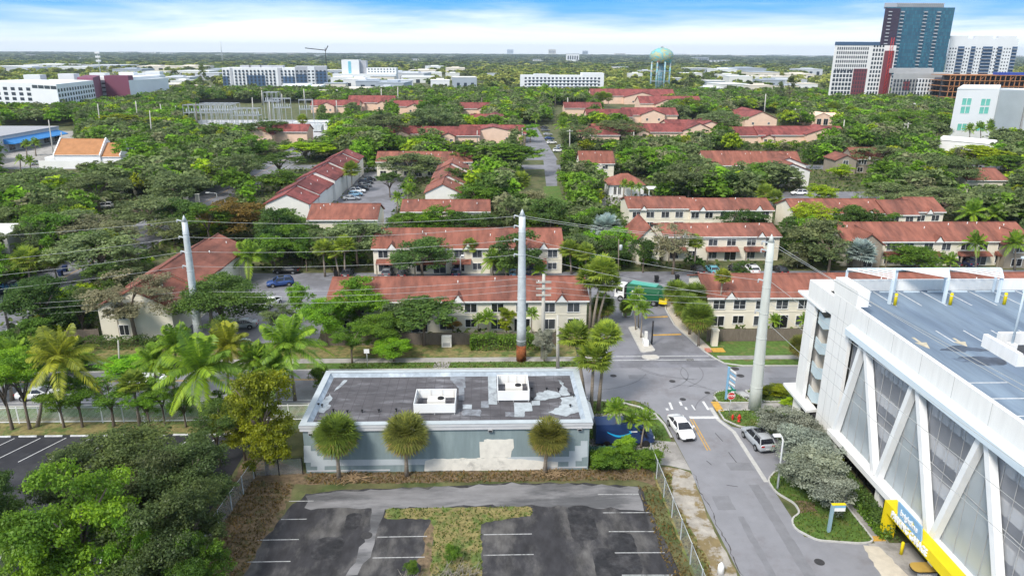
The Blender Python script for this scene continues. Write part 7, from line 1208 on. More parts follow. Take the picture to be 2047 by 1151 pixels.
for px, yc, xb, yb, r, lab in ((1149, 672, 1168, 800, 38, 'left of three fan palms at the right rear corner of the low building'), (1212, 670, 1196, 820, 36, 'right of three fan palms at the right rear corner of the low building'), (1187, 716, 1181, 826, 42, 'lowest of three fan palms, in front, right rear corner of the low building'), (1180, 556, 1179, 661, 34, 'left of three tall fan palms at the end of the long row'), (1204, 540, 1184, 664, 36, 'tallest of three tall fan palms at the end of the long row'), (1216, 566, 1192, 660, 30, 'right of three tall fan palms at the end of the long row')): palm('fan', px, yc, xb, yb, r, lab, 'pgreen', shaft=.19)
for px, yc, xb, yb, r, lab in ((1232, 818, 1232, 890, 30, 'left feather palm over the blue delivery van'), (1262, 840, 1258, 886, 26, 'middle feather palm over the blue delivery van'), (1290, 838, 1281, 894, 28, 'right feather palm in front of the van windscreen'), (1266, 606, 1271, 660, 22, 'left feather palm on the entrance median'), (1284, 618, 1281, 676, 24, 'right feather palm on the entrance median'), (1276, 590, 1276, 655, 20, 'rear feather palm on the entrance median'), (975, 636, 976, 672, 22, 'small feather palm between the hedge and the long row'), (958, 640, 955, 672, 18, 'slim feather palm left of the yellow bush'), (1063, 628, 1062, 680, 18, 'small feather palm right of the centre steel pole'), (1548, 640, 1548, 662, 18, 'feather palm by the garage-side townhouse'), (1610, 640, 1608, 668, 18, 'feather palm left of the stair tower')): palm('areca', px, yc, xb, yb, r, lab, 'pgreen', shaft=.09)
for px, yc, xb, yb, r, lab in ((1396, 632, 1396, 692, 31, 'bushy fan palm nearest the crossing on the right verge'), (1374, 612, 1378, 668, 27, 'second bushy fan palm from the crossing, right verge'), (1388, 590, 1387, 650, 26, 'bushy fan palm against the red roof end'), (1352, 584, 1353, 632, 25, 'bushy fan palm furthest back on the right verge'), (1366, 596, 1366, 645, 22, 'bushy fan palm in the middle of the right verge'), (1205, 610, 1202, 648, 25, 'dark bushy fan palm behind the tall ones at the entrance'), (1600, 690, 1600, 724, 22, 'bushy palm with golden skirt left of the stair tower'), (1252, 612, 1250, 634, 14, 'low bushy palm on the small median behind the feather palms')): palm('ball', px, yc, xb, yb, r, lab, 'ballg' if px != 1600 else 'ball', shaft=.15)
palm('fan', 1445, 553, 1434, 655, 20, 'tall thin fan palm in front of the garage-side red roof', 'pyel', shaft=.13); palm('silver', 1212, 455, 1212, 505, 36, 'large silver palm at the centre right among dark trees', 'bisk', shaft=.3); palm('silver', 1722, 505, 1722, 545, 36, 'silver palm in front of the very long row above the garage', 'bisk', shaft=.3); palm('silver', 490, 690, 490, 720, 18, 'small bluish palm right of the left steel pole', 'bisk', shaft=.1)
for px, yc, xb, yb, r, lab in ((55, 520, 62, 580, 34, 'left fan palm at the left edge beside the blue bins'), (105, 520, 115, 562, 26, 'right fan palm beside the blue bins'), (645, 496, 650, 553, 22, 'left of three slim fan palms behind the left car park'), (688, 490, 690, 553, 24, 'right of three slim fan palms behind the left car park'), (668, 505, 678, 553, 18, 'middle of three slim fan palms behind the left car park'), (1138, 498, 1142, 548, 24, 'left fan palm of the pair right of the centre steel pole'), (1170, 505, 1172, 552, 24, 'right fan palm of the pair right of the centre steel pole'), (1391, 485, 1388, 540, 20, 'fan palm in front of the row right of the silver palm'), (940, 492, 943, 545, 20, 'fan palm in front of the middle of the second centre row'), (1040, 362, 1040, 402, 24, 'broad-crowned palm at the centre left of the lawn'), (703, 340, 704, 385, 22, 'yellowish palm beside the stepped white-walled row')): palm('fan', px, yc, xb, yb, r, lab, 'pgreen', shaft=.16)
for px, yc, xb, yb, r, lab in ((497, 512, 497, 562, 42, 'large drooping palm at the end of the cream gable house roof'), (985, 520, 985, 555, 28, 'feather palm left of the centre pole in front of the second row'), (1010, 528, 1012, 556, 22, 'low feather palm next to the centre pole, second row'), (1080, 540, 1080, 560, 20, 'low feather palm right of the centre steel pole, lane side'), (1950, 485, 1950, 540, 28, 'feather palm before the right half of the very long row'), (2030, 485, 2028, 540, 30, 'feather palm at the right edge before the very long row'), (1900, 520, 1900, 552, 20, 'low feather palm above the garage pergola'), (1712, 412, 1708, 455, 24, 'leaning palm in front of the stepped right row'), (1760, 415, 1758, 455, 22, 'feather palm left of the white party wall'), (1290, 498, 1290, 530, 18, 'small palm beside the gabled wing'), (1635, 640, 1632, 700, 18, 'palm squeezed beside the stair tower'), (1945, 425, 1945, 470, 32, 'clump of feathery palms at the far right, behind the very long row'), (1990, 430, 1990, 470, 28, 'feathery palm at the right edge behind the very long row')): palm('royal', px, yc, xb, yb, r, lab, 'pgreen', shaft=.16)
# mid-ground trees round the first rows
for a in (('round', 'bright', 720, 556, 668, 150, 'bright green tree over the left end of the long red roof'), ('dome', 'bright', 655, 585, 690, 110, 'bright tree left of the long row, lower one'), ('round', 'bright', 602, 555, 640, 60, 'bright narrow tree at the left end of the long red roof'), ('umbrella', 'dark', 848, 592, 690, 150, 'wide dark tree in front of the long row, left of its windows'), ('dome', 'mid', 760, 620, 700, 110, 'green tree in front of the left half of the long row'), ('loose', 'mid', 704, 640, 725, 90, 'small-leaved tree on the lawn left of the little tree'), ('dome', 'bright', 788, 672, 722, 82, 'little wide tree on the lawn beside the white traffic sign'), ('round', 'yel', 1012, 612, 672, 44, 'golden bush in front of the long row by the centre steel pole'), ('round', 'silver', 1088, 655, 722, 54, 'silvery small tree beside the centre steel pole foot'), ('loose', 'rust', 905, 630, 672, 50, 'thin rusty bush between the dark tree and the hedge'), ('loose', 'grey', 272, 540, 682, 200, 'sparse grey-green tree with visible limbs before the cream gable house'), ('dome', 'dark', 450, 540, 668, 190, 'wide dark oak behind the left steel pole'), ('round', 'dark', 95, 548, 680, 160, 'dark broad-leaved tree at left beside the wide street'), ('dome', 'olive', 205, 455, 560, 180, 'olive spreading tree at left above the street lamp'), ('umbrella', 'dark', 215, 520, 590, 80, 'dark bush-like tree right of the curved street lamp'), ('dome', 'rust', 468, 388, 480, 130, 'rusty orange tree beside the street in front of the stepped row'), ('round', 'deep', 560, 410, 505, 60, 'deep green round tree right of the rusty tree'), ('round', 'deep', 545, 448, 530, 90, 'deep green tree behind the left car park'), ('tall', 'deep', 605, 452, 530, 60, 'upright deep green tree left of the slim fan palms'), ('dome', 'olive', 715, 430, 535, 120, 'olive oak hanging over the lane, left of the second centre row'), ('dome', 'dark', 845, 466, 562, 130, 'dark oak hiding the left windows of the second centre row'), ('round', 'dark', 1034, 456, 562, 110, 'dark tree behind the centre steel pole'), ('round', 'mid', 1120, 465, 520, 60, 'green tree right of the centre pole at the red roof end'), ('dome', 'dark', 1100, 385, 470, 90, 'dark leafy tree behind the tip of the centre steel pole'), ('tall', 'deep', 1190, 500, 560, 60, 'deep green tree left of the garbage truck cab, behind'), ('dome', 'deep', 1285, 470, 545, 60, 'deep green hedge-like tree below the gabled wing'), ('loose', 'grey', 1345, 440, 548, 120, 'grey leafless-looking tree before the gabled wing'), ('round', 'olive', 1610, 425, 530, 130, 'olive tree between the row right of the silver palm and the very long row'), ('loose', 'olive', 1655, 462, 548, 130, 'loose olive tree left of the right-hand silver palm'), ('dome', 'mid', 1830, 488, 545, 130, 'rounded green tree in front of the very long row'), ('round', 'dark', 1480, 520, 560, 40, 'dark small tree at the lane right of the fan palm'), ('dome', 'lime', 1625, 398, 476, 96, 'lime-green tree between the third row and the stepped right row'), ('dome', 'deep', 1480, 414, 474, 100, 'deep green tree below the right half of the white-walled third row'), ('round', 'mid', 884, 404, 474, 66, 'green tree in front of the half-hidden centre roof'), ('dome', 'mid', 812, 420, 474, 74, 'green tree before the left end of the half-hidden centre roof'), ('round', 'bright', 852, 412, 474, 66, 'bright small tree before the half-hidden centre roof'), ('dome', 'deep', 925, 420, 474, 76, 'deep green tree before the right half of the half-hidden centre roof'), ('round', 'dark', 972, 416, 474, 66, 'dark tree at the right end of the half-hidden centre roof'), ('dome', 'dark', 1690, 402, 477, 90, 'dark tree before the left half of the stepped right row'), ('round', 'deep', 1740, 412, 477, 66, 'deep green tree left of the white party wall'), ('round', 'mid', 1776, 422, 478, 50, 'small green tree against the stepped right row'), ('dome', 'mid', 690, 438, 490, 74, 'green tree before the short roof left of centre'), ('round', 'dark', 630, 440, 490, 54, 'dark round tree before the left end of the short roof'), ('royal', None, 0, 0, 0, 0, '')):
    if a[0] != 'royal': tree(*a, near=a[4] > 640)
# distinctive trees further back
for a in (('umbrella', 'bright', 715, 250, 300, 140), ('umbrella', 'lime', 610, 282, 325, 120), ('umbrella', 'dark', 560, 302, 355, 110), ('dome', 'olive', 480, 300, 380, 110), ('round', 'mid', 560, 335, 385, 110), ('umbrella', 'bright', 270, 270, 340, 90), ('dome', 'olive', 360, 335, 425, 130), ('dome', 'olive', 90, 330, 420, 200), ('dome', 'olive', 200, 340, 430, 140), ('dome', 'olive', 30, 350, 450, 150), ('dome', 'olive', 300, 385, 470, 160), ('dome', 'grey', 190, 420, 505, 160), ('round', 'bright', 175, 405, 440, 60), ('dome', 'olive', 350, 430, 490, 110), ('umbrella', 'mid', 930, 285, 350, 60), ('umbrella', 'mid', 1015, 284, 350, 150), ('dome', 'olive', 820, 300, 362, 130), ('round', 'dark', 905, 330, 400, 110), ('round', 'bright', 955, 340, 390, 80), ('dome', 'grey', 1000, 330, 385, 80), ('dome', 'mid', 950, 360, 420, 110), ('umbrella', 'dark', 780, 342, 395, 60), ('round', 'bright', 1145, 337, 390, 72), ('dome', 'grey', 1065, 375, 425, 80), ('round', 'bright', 1335, 285, 350, 90), ('round', 'bright', 1270, 290, 345, 80), ('dome', 'olive', 1375, 315, 405, 110), ('round', 'dark', 1465, 330, 405, 90), ('round', 'mid', 1500, 320, 385, 80), ('dome', 'olive', 1555, 318, 380, 80), ('round', 'bright', 1440, 355, 410, 60), ('dome', 'olive', 1440, 216, 275, 110), ('dome', 'olive', 865, 205, 280, 100), ('round', 'mid', 870, 185, 270, 80), ('dome', 'olive', 770, 220, 285, 110), ('dome', 'olive', 1750, 285, 345, 110), ('dome', 'olive', 1800, 318, 375, 110), ('dome', 'olive', 1890, 305, 385, 130), ('umbrella', 'lime', 1950, 288, 345, 130), ('umbrella', 'mid', 2010, 305, 375, 120), ('round', 'lime', 1820, 350, 390, 65), ('dome', 'olive', 1880, 370, 440, 160), ('dome', 'olive', 1990, 370, 445, 130), ('dome', 'olive', 1770, 360, 420, 110), ('round', 'lime', 1680, 325, 360, 60), ('round', 'lime', 1640, 365, 408, 70), ('umbrella', 'yel', 245, 225, 270, 90), ('dome', 'mid', 1800, 215, 275, 110), ('round', 'mid', 1740, 222, 275, 60), ('cone', 'olive', 408, 130, 188, 26), ('cone', 'olive', 1575, 150, 215, 40), ('cone', 'olive', 1555, 165, 215, 30), ('round', 'bright', 1060, 245, 285, 40), ('dome', 'olive', 1160, 245, 300, 90), ('dome', 'olive', 1240, 235, 285, 100), ('round', 'yel', 1375, 192, 235, 60), ('dome', 'dark', 530, 235, 285, 110), ('dome', 'dark', 700, 245, 285, 80), ('round', 'bright', 505, 268, 320, 70), ('dome', 'dark', 860, 420, 452, 50), ('round', 'mid', 1060, 420, 470, 80), ('dome', 'mid', 940, 440, 462, 60), ('round', 'deep', 1160, 430, 490, 90), ('dome', 'deep', 1130, 405, 450, 60)): tree(*a)
for px, yc, xb, yb, r in ((849, 232, 849, 262, 12), (838, 232, 838, 262, 11), (1128, 235, 1128, 258, 13), (1195, 195, 1195, 215, 12), (1205, 193, 1205, 215, 12), (1216, 196, 1216, 216, 12), (1255, 172, 1254, 190, 8), (1246, 174, 1246, 190, 8), (605, 240, 606, 280, 14), (1665, 215, 1665, 240, 15), (1700, 222, 1700, 242, 13), (1530, 385, 1527, 420, 22), (1520, 372, 1517, 408, 16), (1548, 395, 1546, 428, 20)): palm('fan', px, yc, xb, yb, r, shaft=.22)
for px, yc, xb, yb, r in ((1090, 180, 1092, 215, 14), (1110, 185, 1110, 215, 12), (1060, 190, 1060, 220, 14), (1125, 250, 1126, 290, 20), (1070, 235, 1070, 255, 12), (985, 185, 985, 215, 12), (40, 318, 42, 345, 12), (60, 322, 62, 345, 14), (70, 285, 72, 312, 12), (52, 288, 54, 312, 12), (1938, 258, 1938, 290, 14), (1960, 255, 1960, 290, 15), (1980, 258, 1982, 290, 13), (1980, 246, 2010, 286, 10), (2020, 250, 2020, 275, 12), (1262, 372, 1262, 398, 12), (1248, 368, 1246, 398, 12), (1278, 375, 1280, 400, 11), (795, 395, 795, 425, 16), (815, 380, 815, 410, 14)): palm('royal', px, yc, xb, yb, r, shaft=.2)
# ------------------------------------------------------------------ filling trees between the houses (kept clear of what the photograph shows)
KEEP = [(1415, 548, 1640, 700), (905, 556, 1175, 660), (770, 556, 910, 598), (310, 470, 500, 560), (200, 610, 345, 682), (545, 530, 640, 610), (785, 455, 1125, 500), (880, 500, 1000, 545), (740, 538, 1170, 556), (1285, 450, 1555, 500), (1420, 500, 1550, 548), (1680, 445, 2047, 492), (1750, 490, 2000, 532), (1257, 393, 1548, 452), (1585, 395, 1892, 422), (1785, 420, 1892, 445), (612, 404, 760, 446), (800, 399, 978, 428), (515, 308, 695, 412), (692, 340, 792, 408), (832, 322, 925, 398), (880, 300, 945, 332), (755, 302, 795, 322), (1213, 343, 1300, 402), (1408, 298, 1620, 335), (1612, 328, 1728, 372), (1700, 293, 1772, 335), (1930, 334, 2018, 364), (1050, 243, 1118, 380), (1085, 375, 1130, 410), (783, 248, 832, 278), (878, 258, 1020, 292), (925, 212, 962, 236), (1138, 252, 1262, 288), (1262, 238, 1372, 288), (1380, 232, 1425, 275), (1468, 218, 1532, 258), (1468, 248, 1650, 300), (1100, 205, 1180, 240), (1195, 190, 1330, 245), (118, 293, 252, 338), (0, 243, 145, 345), (392, 383, 465, 408), (270, 460, 350, 505), (0, 555, 60, 700), (100, 525, 190, 562), (365, 200, 660, 272), (585, 250, 660, 282), (1868, 276, 1995, 306), (1900, 178, 2047, 296), (1555, 378, 1625, 408), (1478, 222, 1562, 248), (200, 385, 300, 425), (500, 255, 590, 290), (715, 205, 770, 228), (795, 215, 840, 232), (1205, 300, 1232, 330), (1160, 300, 1200, 325), (1890, 395, 1935, 425), (1230, 545, 1420, 720), (1300, 550, 1400, 575), (0, 465, 22, 520), (1625, 240, 1670, 262), (650, 215, 690, 230)]
BOX = []
for o in S.objects:
    if o.parent is None and o.type == 'EMPTY' and o.get('category') in ('townhouses', 'apartment house', 'church', 'shop', 'building', 'pool house', 'gatehouse', 'apartments', 'parking garage', 'shed', 'tower', 'warehouse', 'transformer', 'gantry'):
        xs, ys = [], []; M0 = Matrix.Translation(o.location) @ Matrix.Rotation(o.rotation_euler.z, 4, 'Z')
        for ch in o.children:
            if ch.type == 'MESH' and ch.name.split('.')[0] in ('wall', 'roof', 'post'):
                Mc = M0 @ Matrix.Translation(ch.location)
                for c in ch.bound_box: q = Mc @ Vector(c); xs.append(q.x); ys.append(q.y)
        if xs: BOX.append((min(xs) - 1.5, max(xs) + 1.5, min(ys) - 1.5, max(ys) + 1.5))
ROADS = [rect(-83, -75, 20, 330), rect(-47, 113, 115.5, 131.5), rect(-45, -26, 95, 116), rect(-600, 600, 76, 97), rect(-40, -26, 170, 250), rect(78, 120, 198, 210), rect(-600, 600, 260, 266), rect(13, 33, 86, 124)]
def blocked(x, y, m=0.0):
    for a, b, c, d in BOX:
        if a - m < x < b + m and c - m < y < d + m: return True
    for r in ROADS:
        if r[0][0] - 1 < x < r[1][0] + 1 and r[0][1] - 1 < y < r[2][1] + 1: return True
    return False
def hides(x, y, w, h):
    cx, yt = proj((x, y, h)); _, yb = proj((x, y, h * .25)); hw = w / 2 * F_PX / (Vector((x, y, h / 2)) - CAMP).dot(FW) * .86; yt += (yb - yt) * .08
    for a, b, c, d in KEEP:
        if d < 345: e_ = (c - a) * .1; a, c, d = a + e_, c - e_, d - (d - b) * .38
        if cx + hw > a and cx - hw < c and yb > b and yt < d: return True
    return False
grid = {}; TAKEN = []
def near_taken(x, y, d):
    i, j = int(x // 15), int(y // 15)
    for a in (i - 1, i, i + 1):
        for b in (j - 1, j, j + 1):
            for qx, qy, qd in grid.get((a, b), ()):
                if (qx - x) ** 2 + (qy - y) ** 2 < (max(d, qd) * .5) ** 2: return True
    return False
def take(x, y, d): grid.setdefault((int(x // 15), int(y // 15)), []).append((x, y, d))
for t in list(S.objects):
    if t.get('category') in ('tree', 'palm tree'): take(t.location.x, t.location.y, 8.0 if t['category'] == 'tree' else 4.0)
rgF = random.Random(5); cand = []
for _ in range(60000):
    y = 97 + (700 - 97) * rgF.random() ** 1.0; x = rgF.uniform(-.78, .80) * y + .03 * y
    if blocked(x, y): continue
    f = rgF.random()
    if f < .62: kd, w, h = 'dome', rgF.uniform(9, 14), rgF.uniform(7.5, 11)
    elif f < .78: kd, w, h = 'round', rgF.uniform(6.5, 10), rgF.uniform(6.5, 9.5)
    elif f < .9: kd, w, h = 'umbrella', rgF.uniform(9, 14), rgF.uniform(7, 10)
    else: kd, w, h = 'tall', rgF.uniform(5, 7), rgF.uniform(7, 11)
    if y < 140: w *= .75; h *= .85
    sp = w * .62
    if near_taken(x, y, sp): continue
    if hides(x, y, w, h):
        w, h, kd = w * .55, h * .5, 'round'
        if near_taken(x, y, w) or hides(x, y, w, h): continue
    take(x, y, sp); cl = rgF.random(); north = y > 330
    col = ('olive' if cl < .40 else 'dark' if cl < .56 else 'mid' if cl < .72 else 'bright' if cl < .83 else 'grey' if cl < .89 else 'lime' if cl < .94 else 'deep' if cl < .97 else 'yel'); cand.append((y, x, kd, col, w, h))
cand.sort(); nb = sum(1 for o in S.objects if o.name.split('.')[0] == 'broadleaf_tree'); IND = cand[:max(0, 285 - nb)]; REST = cand[len(IND):]
for (y, x, kd, col, w, h) in IND: tree(kd, col, 0, 0, 0, 0, None, pos=(x, y), size=(w, h))
# ------------------------------------------------------------------ the far wood: more trees than one could count, one object each band
LOWC = {}
for kd in ('dome', 'round', 'umbrella', 'tall'): LOWC[kd] = [crown(kd, 300 + i, 420, .13) for i in range(3)]
FARC = [crown(k, 400 + i, 90, .30) for i, k in enumerate(('dome', 'dome', 'round', 'dome', 'umbrella', 'dome'))]
M_wood = bpy.data.materials.new('far_foliage'); M_wood.use_nodes = True; T = M_wood.node_tree; T.nodes.clear(); a_ = T.nodes.new('ShaderNodeAttribute'); a_.attribute_name = 'leaf_colour'; d_ = T.nodes.new('ShaderNodeBsdfDiffuse'); tr_ = T.nodes.new('ShaderNodeBsdfTranslucent'); mx_ = T.nodes.new('ShaderNodeMixShader'); mx_.inputs[0].default_value = .3; o_ = T.nodes.new('ShaderNodeOutputMaterial')
for n_ in (d_, tr_): T.links.new(a_.outputs['Color'], n_.inputs[0])
T.links.new(d_.outputs[0], mx_.inputs[1]); T.links.new(tr_.outputs[0], mx_.inputs[2]); T.links.new(mx_.outputs[0], o_.inputs[0])
def wood(name, items, lib, seed):
    """items: (x, y, kind, colour, width, height); every tree a small crown of leaf cards, all in one mesh"""
    rng = np.random.default_rng(seed); V = []; F = []; Cc = []; n = 0
    for (x, y, kd, col, w, h) in items:
        v, f, ti = (lib[kd] if isinstance(lib, dict) else lib)[rng.integers(0, 3 if isinstance(lib, dict) else len(lib))]; a = rng.uniform(0, 6.28); ca, sa = math.cos(a), math.sin(a); ch = min(h * .85, w * .9)
        q = np.stack([(v[:, 0] * ca - v[:, 1] * sa) * w / 2 + x, (v[:, 0] * sa + v[:, 1] * ca) * w / 2 + y, v[:, 2] * ch / 2 + h - ch / 2], 1); V.append(q); F.append(f + n); n += len(v); c = np.array(col) * rng.uniform(.8, 1.2); Cc.append(c[None] * (.6 + .95 * ti)[:, None])
    V = np.concatenate(V); F = np.concatenate(F); Cc = np.concatenate(Cc); me = npmesh(name, V, F, M_wood); at_ = me.attributes.new('leaf_colour', 'FLOAT_COLOR', 'FACE'); at_.data.foreach_set('color', np.concatenate([Cc, np.ones((len(Cc), 1))], 1).astype(np.float32).ravel())
    o = link(bpy.data.objects.new(name, me)); o['kind'] = 'stuff'; return o
wood('tree_belt', [(x, y, kd, COL[col], w, h) for (y, x, kd, col, w, h) in REST], LOWC, 1)
us = []; rg = random.Random(21)
for _ in range(9000):
    y = 97 + 300 * rg.random(); x = rg.uniform(-.76, .79) * y; w = rg.uniform(2.2, 4.8); h = rg.uniform(1.4, 4.2)
    if blocked(x, y, -.8) or hides(x, y, w, h): continue
    c_ = proj((x, y, 0))
    if any(a < c_[0] < c and b < c_[1] < d for a, b, c, d in ((1045, 240, 1125, 410), (0, 243, 165, 345), (335, 238, 665, 285), (1195, 380, 1330, 410))): continue
    us.append((x, y, rg.choice(('round', 'dome')), COL[rg.choice(('dark', 'mid', 'mid', 'olive', 'bright', 'lime', 'deep', 'grey'))], w, h))
    if len(us) > 1500: break
wood('undergrowth', us, LOWC, 6)
rg = random.Random(9); far = []; FB = BOX
def fkeep(x, y):
    px, py = proj((x, y, 5))
    if 640 < px < 960 and 128 < py < 205 and rg.random() < .72: return True            # the commercial strip
    if 330 < px < 445 and 135 < py < 190 and rg.random() < .7: return True
    if 1400 < px < 1650 and 140 < py < 215 and rg.random() < .62: return True
    if 0 < px < 330 and 131 < py < 150 and rg.random() < .6: return True
    return any(a < x < b and c - 75 < y < d for a, b, c, d in FB)
C_near = [(.11, .155, .045), (.15, .21, .048), (.24, .285, .065), (.34, .36, .09), (.13, .155, .065)]; C_far_hazy = [(.09, .13, .085), (.11, .155, .10), (.20, .235, .13)]  # the second list carries the blue haze of distance in its leaf colours
for _ in range(6800):
    y = 700 + 1100 * rg.random() ** .8; x = rg.uniform(-.8, .82) * y
    if fkeep(x, y): continue
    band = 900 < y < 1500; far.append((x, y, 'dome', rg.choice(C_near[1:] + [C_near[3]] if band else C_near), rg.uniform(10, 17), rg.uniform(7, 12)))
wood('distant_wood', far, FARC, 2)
HB = [(252, 104, 30, 9, 'bright white'), (294, 105, 32, 9, 'bright white'), (336, 106, 30, 9, 'bright white'), (108, 115, 10, 6, 'white'), (520, 107, 24, 8, 'white'), (545, 107, 18, 7, 'pale'), (585, 108, 20, 8, 'pale'), (830, 119, 24, 9, 'white'), (1075, 120, 18, 8, 'white'), (1104, 107, 14, 22, 'pale'), (1145, 121, 24, 30, 'white'), (1020, 106, 12, 18, 'grey'), (1170, 108, 10, 16, 'grey'), (1240, 108, 20, 10, 'pale'), (1360, 108, 26, 8, 'white'), (1400, 116, 30, 9, 'white'), (1440, 122, 40, 10, 'white'), (1390, 110, 34, 9, 'pale'), (1480, 112, 30, 8, 'pale'), (1560, 110, 40, 8, 'white'), (1620, 112, 26, 8, 'white'), (720, 112, 20, 7, 'pale'), (640, 110, 22, 7, 'white'), (900, 112, 20, 7, 'pale'), (440, 109, 18, 7, 'white'), (60, 110, 20, 7, 'pale'), (1405, 120, 22, 14, 'grey'), (160, 116, 16, 6, 'white'), (2035, 112, 20, 9, 'pale')]
HBW = [(at(px, py + 2).x, at(px, py + 2).y, at(px, py + 2).y / F_PX * w_) for px, py, w_, h_, t_ in HB]
far2 = []
for _ in range(6500):
    y = 1800 + 7500 * rg.random() ** 1.7; x = rg.uniform(-.8, .82) * y; s = 1 + (y - 1800) / 2600
    if any(abs(x * by / y - bx) < bw * .55 and by - .16 * by < y < by + bw * .7 for bx, by, bw in HBW): continue
    far2.append((x, y, 'dome', rg.choice(C_far_hazy if y > 2300 else C_far_hazy + C_near), rg.uniform(18, 34) * s, rg.uniform(8, 13)))
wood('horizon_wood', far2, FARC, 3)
# pale buildings far off among the trees, near the horizon
lowfar = []
for i, (px, py, wpx, h, tone) in enumerate(HB):
    p = at(px, py + 2); k = p.y / F_PX; w = wpx * k; hh = min(h * k * .45 if h > 12 else max(6, h * k * .25), 70); m = {'bright white': M_white, 'white': M_fw, 'pale': M_low[1], 'grey': M_low[4]}[tone]
    t = thing('distant_building', None, 'building', (p.x, p.y, 0), 0, 'pale buildings near the horizon'); MB().box(-w / 2, w / 2, 0, w * .5, 0, hh, m).build('wall', t); MB().box(-w / 2 - 1, w / 2 + 1, -1, w * .5 + 1, hh + .05, hh + 1, M_low[2]).build('roof', t); mb = MB()
    for q in range(5): mb.box(-w * .42 + q * w * .18, -w * .42 + q * w * .18 + w * .1, -.3, -.05, hh * .25, hh * .75, M_bwin)
    mb.build('window', t)['kind'] = 'stuff'
    LOWOBJ.append((t, tone, px, py))
for (px, yb, yt, lab) in ((653, 150, 96, 'thin dark crane-like mast beyond the grey and blue apartments'), (447, 110, 82, 'very thin radio mast on the horizon at left'), (3, 118, 92, 'thin mast at the left edge on the horizon'), (200, 147, 107, 'telephone mast above the purple-towered apartments')):
    p = at_y(px, 140, 1000 if yb > 130 else 2400); z_ = at_y(px, yt, p.y).z; t = thing('radio_mast', lab, 'mast', (p.x, p.y, 0)); s = p.y / 1000
    MB().tube([(0, 0, 0), (0, 0, z_)], [.8 * s, .35 * s], 5, M_steel if px != 653 else M_black).build('mast', t)
    if px == 653: MB().bar((0, 0, z_ * .93), (-26, 0, z_ * .99), 1, 1, M_black).bar((0, 0, z_ * .9), (4, 0, z_ * 1.06), .9, .9, M_black).build('jib', t)
    elif px == 200:
        for q in range(3): MB().box(-3, 3, -1, 1, z_ * .7 + q * 5, z_ * .7 + q * 5 + 2.4, M_fw).build('antenna', t)
# low vegetation on the ground between the houses
def undergrowth(name, n, seed):
    rng = np.random.default_rng(seed); rgp = random.Random(seed); P = []
    while len(P) < n:
        y = rgp.uniform(97, 330); x = rgp.uniform(-.75, .78) * y
        if not blocked(x, y, -1.0): c_ = proj((x, y, 0)); P.append((x, y, rgp.uniform(.2, 1.2))) if not any(a < c_[0] < c and b < c_[1] < d for a, b, c, d in ((1045, 240, 1125, 410), (0, 243, 165, 345), (335, 238, 665, 285))) else None
    P = np.array(P); Nn = rng.normal(size=P.shape) * .6 + [0, 0, 1]; Nn /= np.linalg.norm(Nn, axis=1, keepdims=True); a = rng.uniform(.25, .7, n); v, f = quads(P, Nn, a, a * .7, rng); me = npmesh(name, v, f, LEAF, rng.uniform(0, 1, n)); o = link(bpy.data.objects.new(name, me)); o.color = (.095, .14, .035, 1); o['kind'] = 'stuff'
undergrowth('ground_cover', 26000, 4)
def tufts(name, polys, n, h, col, seed):
    """grass blades standing on the verges"""
    rng = np.random.default_rng(seed); V = []; tot = 0; A = [abs(sum(p[i - 1][0] * p[i][1] - p[i][0] * p[i - 1][1] for i in range(len(p)))) / 2 for p, z_ in polys]; V = []; T_ = []
    def inside(x, y, p):
        c = False
        for i in range(len(p)):
            (x1, y1), (x2, y2) = p[i - 1][:2], p[i][:2]
            if (y1 > y) != (y2 > y) and x < (x2 - x1) * (y - y1) / (y2 - y1) + x1: c = not c
        return c
    for (p, z_), ar in zip(polys, A):
        xs = [q[0] for q in p]; ys = [q[1] for q in p]; k = int(n * ar / sum(A)); g_ = 0
        while g_ < k:
            x, y = rng.uniform(min(xs), max(xs)), rng.uniform(min(ys), max(ys))
            if not inside(x, y, p): g_ += .15; continue
            g_ += 1; an = rng.uniform(0, 6.28); hh = h * rng.uniform(.4, 1.3); dx, dy = math.cos(an) * hh * .5, math.sin(an) * hh * .5; lx, ly = rng.normal() * hh * .5, rng.normal() * hh * .5; V += [(x - dx, y - dy, z_), (x + dx, y + dy, z_), (x + dx * .3 + lx, y + dy * .3 + ly, z_ + hh), (x - dx * .3 + lx, y - dy * .3 + ly, z_ + hh)]; T_.append(rng.uniform(0, 1))
    o = link(bpy.data.objects.new(name, npmesh(name, np.array(V), np.arange(len(V)).reshape(-1, 4), LEAF, T_))); o.color = (*col, 1); o['kind'] = 'stuff'
tufts('grass', [(isl, .03), (rect(-20, 15, 87.6, 89.7), .02), (vn, .11), (vc, .11), (ve, .11), (vs, .11), (rect(10, 19, 66, 77.5), .02)], 15000, .13, (.11, .15, .03), 1)
tufts('weeds', [([(16.5, 30), (17.9, 30), (17.9, 50), (17.3, 58), (18.2, 62.3), (16.4, 62.5)], .02), (rect(-18, 16, 61.0, 63.0), .02), ([(-24.5, 30), (-20.6, 30), (-19.5, 55), (-19, 61), (-24.5, 62)], .02), (rect(14.3, 16.2, 40, 60), .02)], 9000, .16, (.19, .135, .05), 2)
dead = thing('dead_shrub', 'bare grey twiggy shrub at the bottom of the grass island', 'shrub', (-2.6, 47.6, .03)); mb = MB(); rg = random.Random(3)
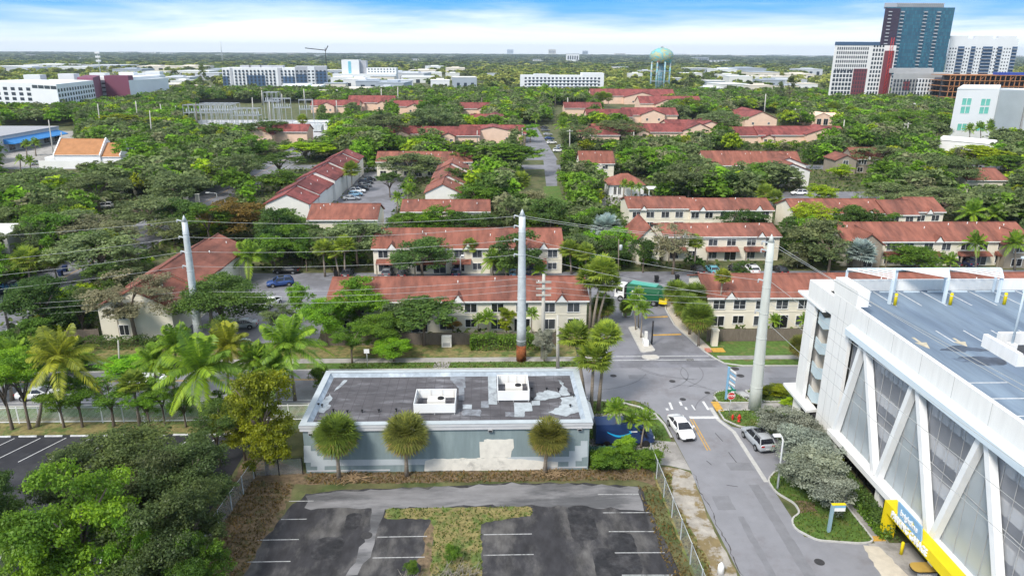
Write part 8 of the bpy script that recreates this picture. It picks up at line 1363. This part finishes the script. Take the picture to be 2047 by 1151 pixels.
for k in range(70):
    a = rg.uniform(0, 6.28); l = rg.uniform(.6, 1.9); b = rg.uniform(.2, 1.0); p0 = Vector((rg.uniform(-1.6, 1.6), rg.uniform(-.8, .8), 0)); p1 = p0 + Vector((math.cos(a) * l * .5, math.sin(a) * l * .5, b)); mb.tube([p0, (p0 + p1) / 2 + Vector((0, 0, .15)), p1], [.03, .02, .006], 4, M_bark2); c = p1 + Vector((math.cos(a + .8) * .4, math.sin(a + .8) * .4, .1)); mb.tube([(p0 + p1) / 2, c], [.015, .004], 3, M_bark2)
mb.build('twigs', dead)
for (x, lab, w) in ((-6.3, 'bare grey twiggy shrub spilling over the asphalt left of the island', .9),):
    t = thing('dead_shrub', lab, 'shrub', (x, 47.6, .03)); t2 = MB(); rg = random.Random(8)
    for k in range(34): a = rg.uniform(0, 6.28); l = rg.uniform(.4, 1.2); p0 = Vector((rg.uniform(-.8, .8), rg.uniform(-.4, .4), 0)); t2.tube([p0, p0 + Vector((math.cos(a) * l * .6, math.sin(a) * l * .6, rg.uniform(.2, .7)))], [.025, .005], 4, M_bark2)
    t2.build('twigs', t)
tree('shrub', 'mid', 905, 1085, 1125, 46, 'small green shrub among the bare twigs on the grass island', True); tree('shrub', 'mid', 822, 1120, 1150, 40, 'small green shrub at the bottom left of the grass island', True)
# ------------------------------------------------------------------ labels for everything placed in numbers
LM = [(ph, *proj((x, y, 2.0))) for ph, x, y in LANDMARKS]
ORD = ['first', 'second', 'third', 'fourth', 'fifth', 'sixth', 'seventh', 'eighth', 'ninth', 'tenth', 'eleventh', 'twelfth']
def relate(px, py):
    best = min(LM, key=lambda l: math.hypot(l[1] - px, (l[2] - py) * 2.2)); dx, dy = px - best[1], (py - best[2]) * 2.2
    if abs(dx) > abs(dy): return ('right of ' if dx > 0 else 'left of ') + best[0]
    return ('in front of ' if dy > 0 else 'behind ') + best[0]
def autolabel(items):
    groups = {}
    for t, base, px, py in items: groups.setdefault(base + ' ' + relate(px, py), []).append((px, py, t))
    for lab, m in groups.items():
        m.sort(key=lambda e: e[0])
        for i, (px, py, t) in enumerate(m):
            n = len(m)
            t['label'] = lab if n == 1 else lab + (', leftmost' if i == 0 else ', rightmost' if i == n - 1 else f', {ORD[i]} from left' if i < 12 else f', {ORD[n - 1 - i]} from right')
autolabel([(t, base, *proj((b.x, b.y, 3))) for t, base, b in AUTO]); autolabel([(t, f'{tone} low building', px, py) for t, tone, px, py in LOWOBJ])
# ------------------------------------------------------------------ the air: a thin even haze round everything
hm = bpy.data.materials.new('haze'); hm.use_nodes = True; T = hm.node_tree; T.nodes.clear(); vol = T.nodes.new('ShaderNodeVolumePrincipled'); vol.inputs['Color'].default_value = (.80, .90, 1.0, 1); vol.inputs['Density'].default_value = HAZE; vol.inputs['Anisotropy'].default_value = .2; oo = T.nodes.new('ShaderNodeOutputMaterial'); T.links.new(vol.outputs[0], oo.inputs['Volume']); hz = MB().box(-11000, 11000, -900, 12400, -1.0, 130, hm).build('haze'); hz['kind'] = 'stuff'
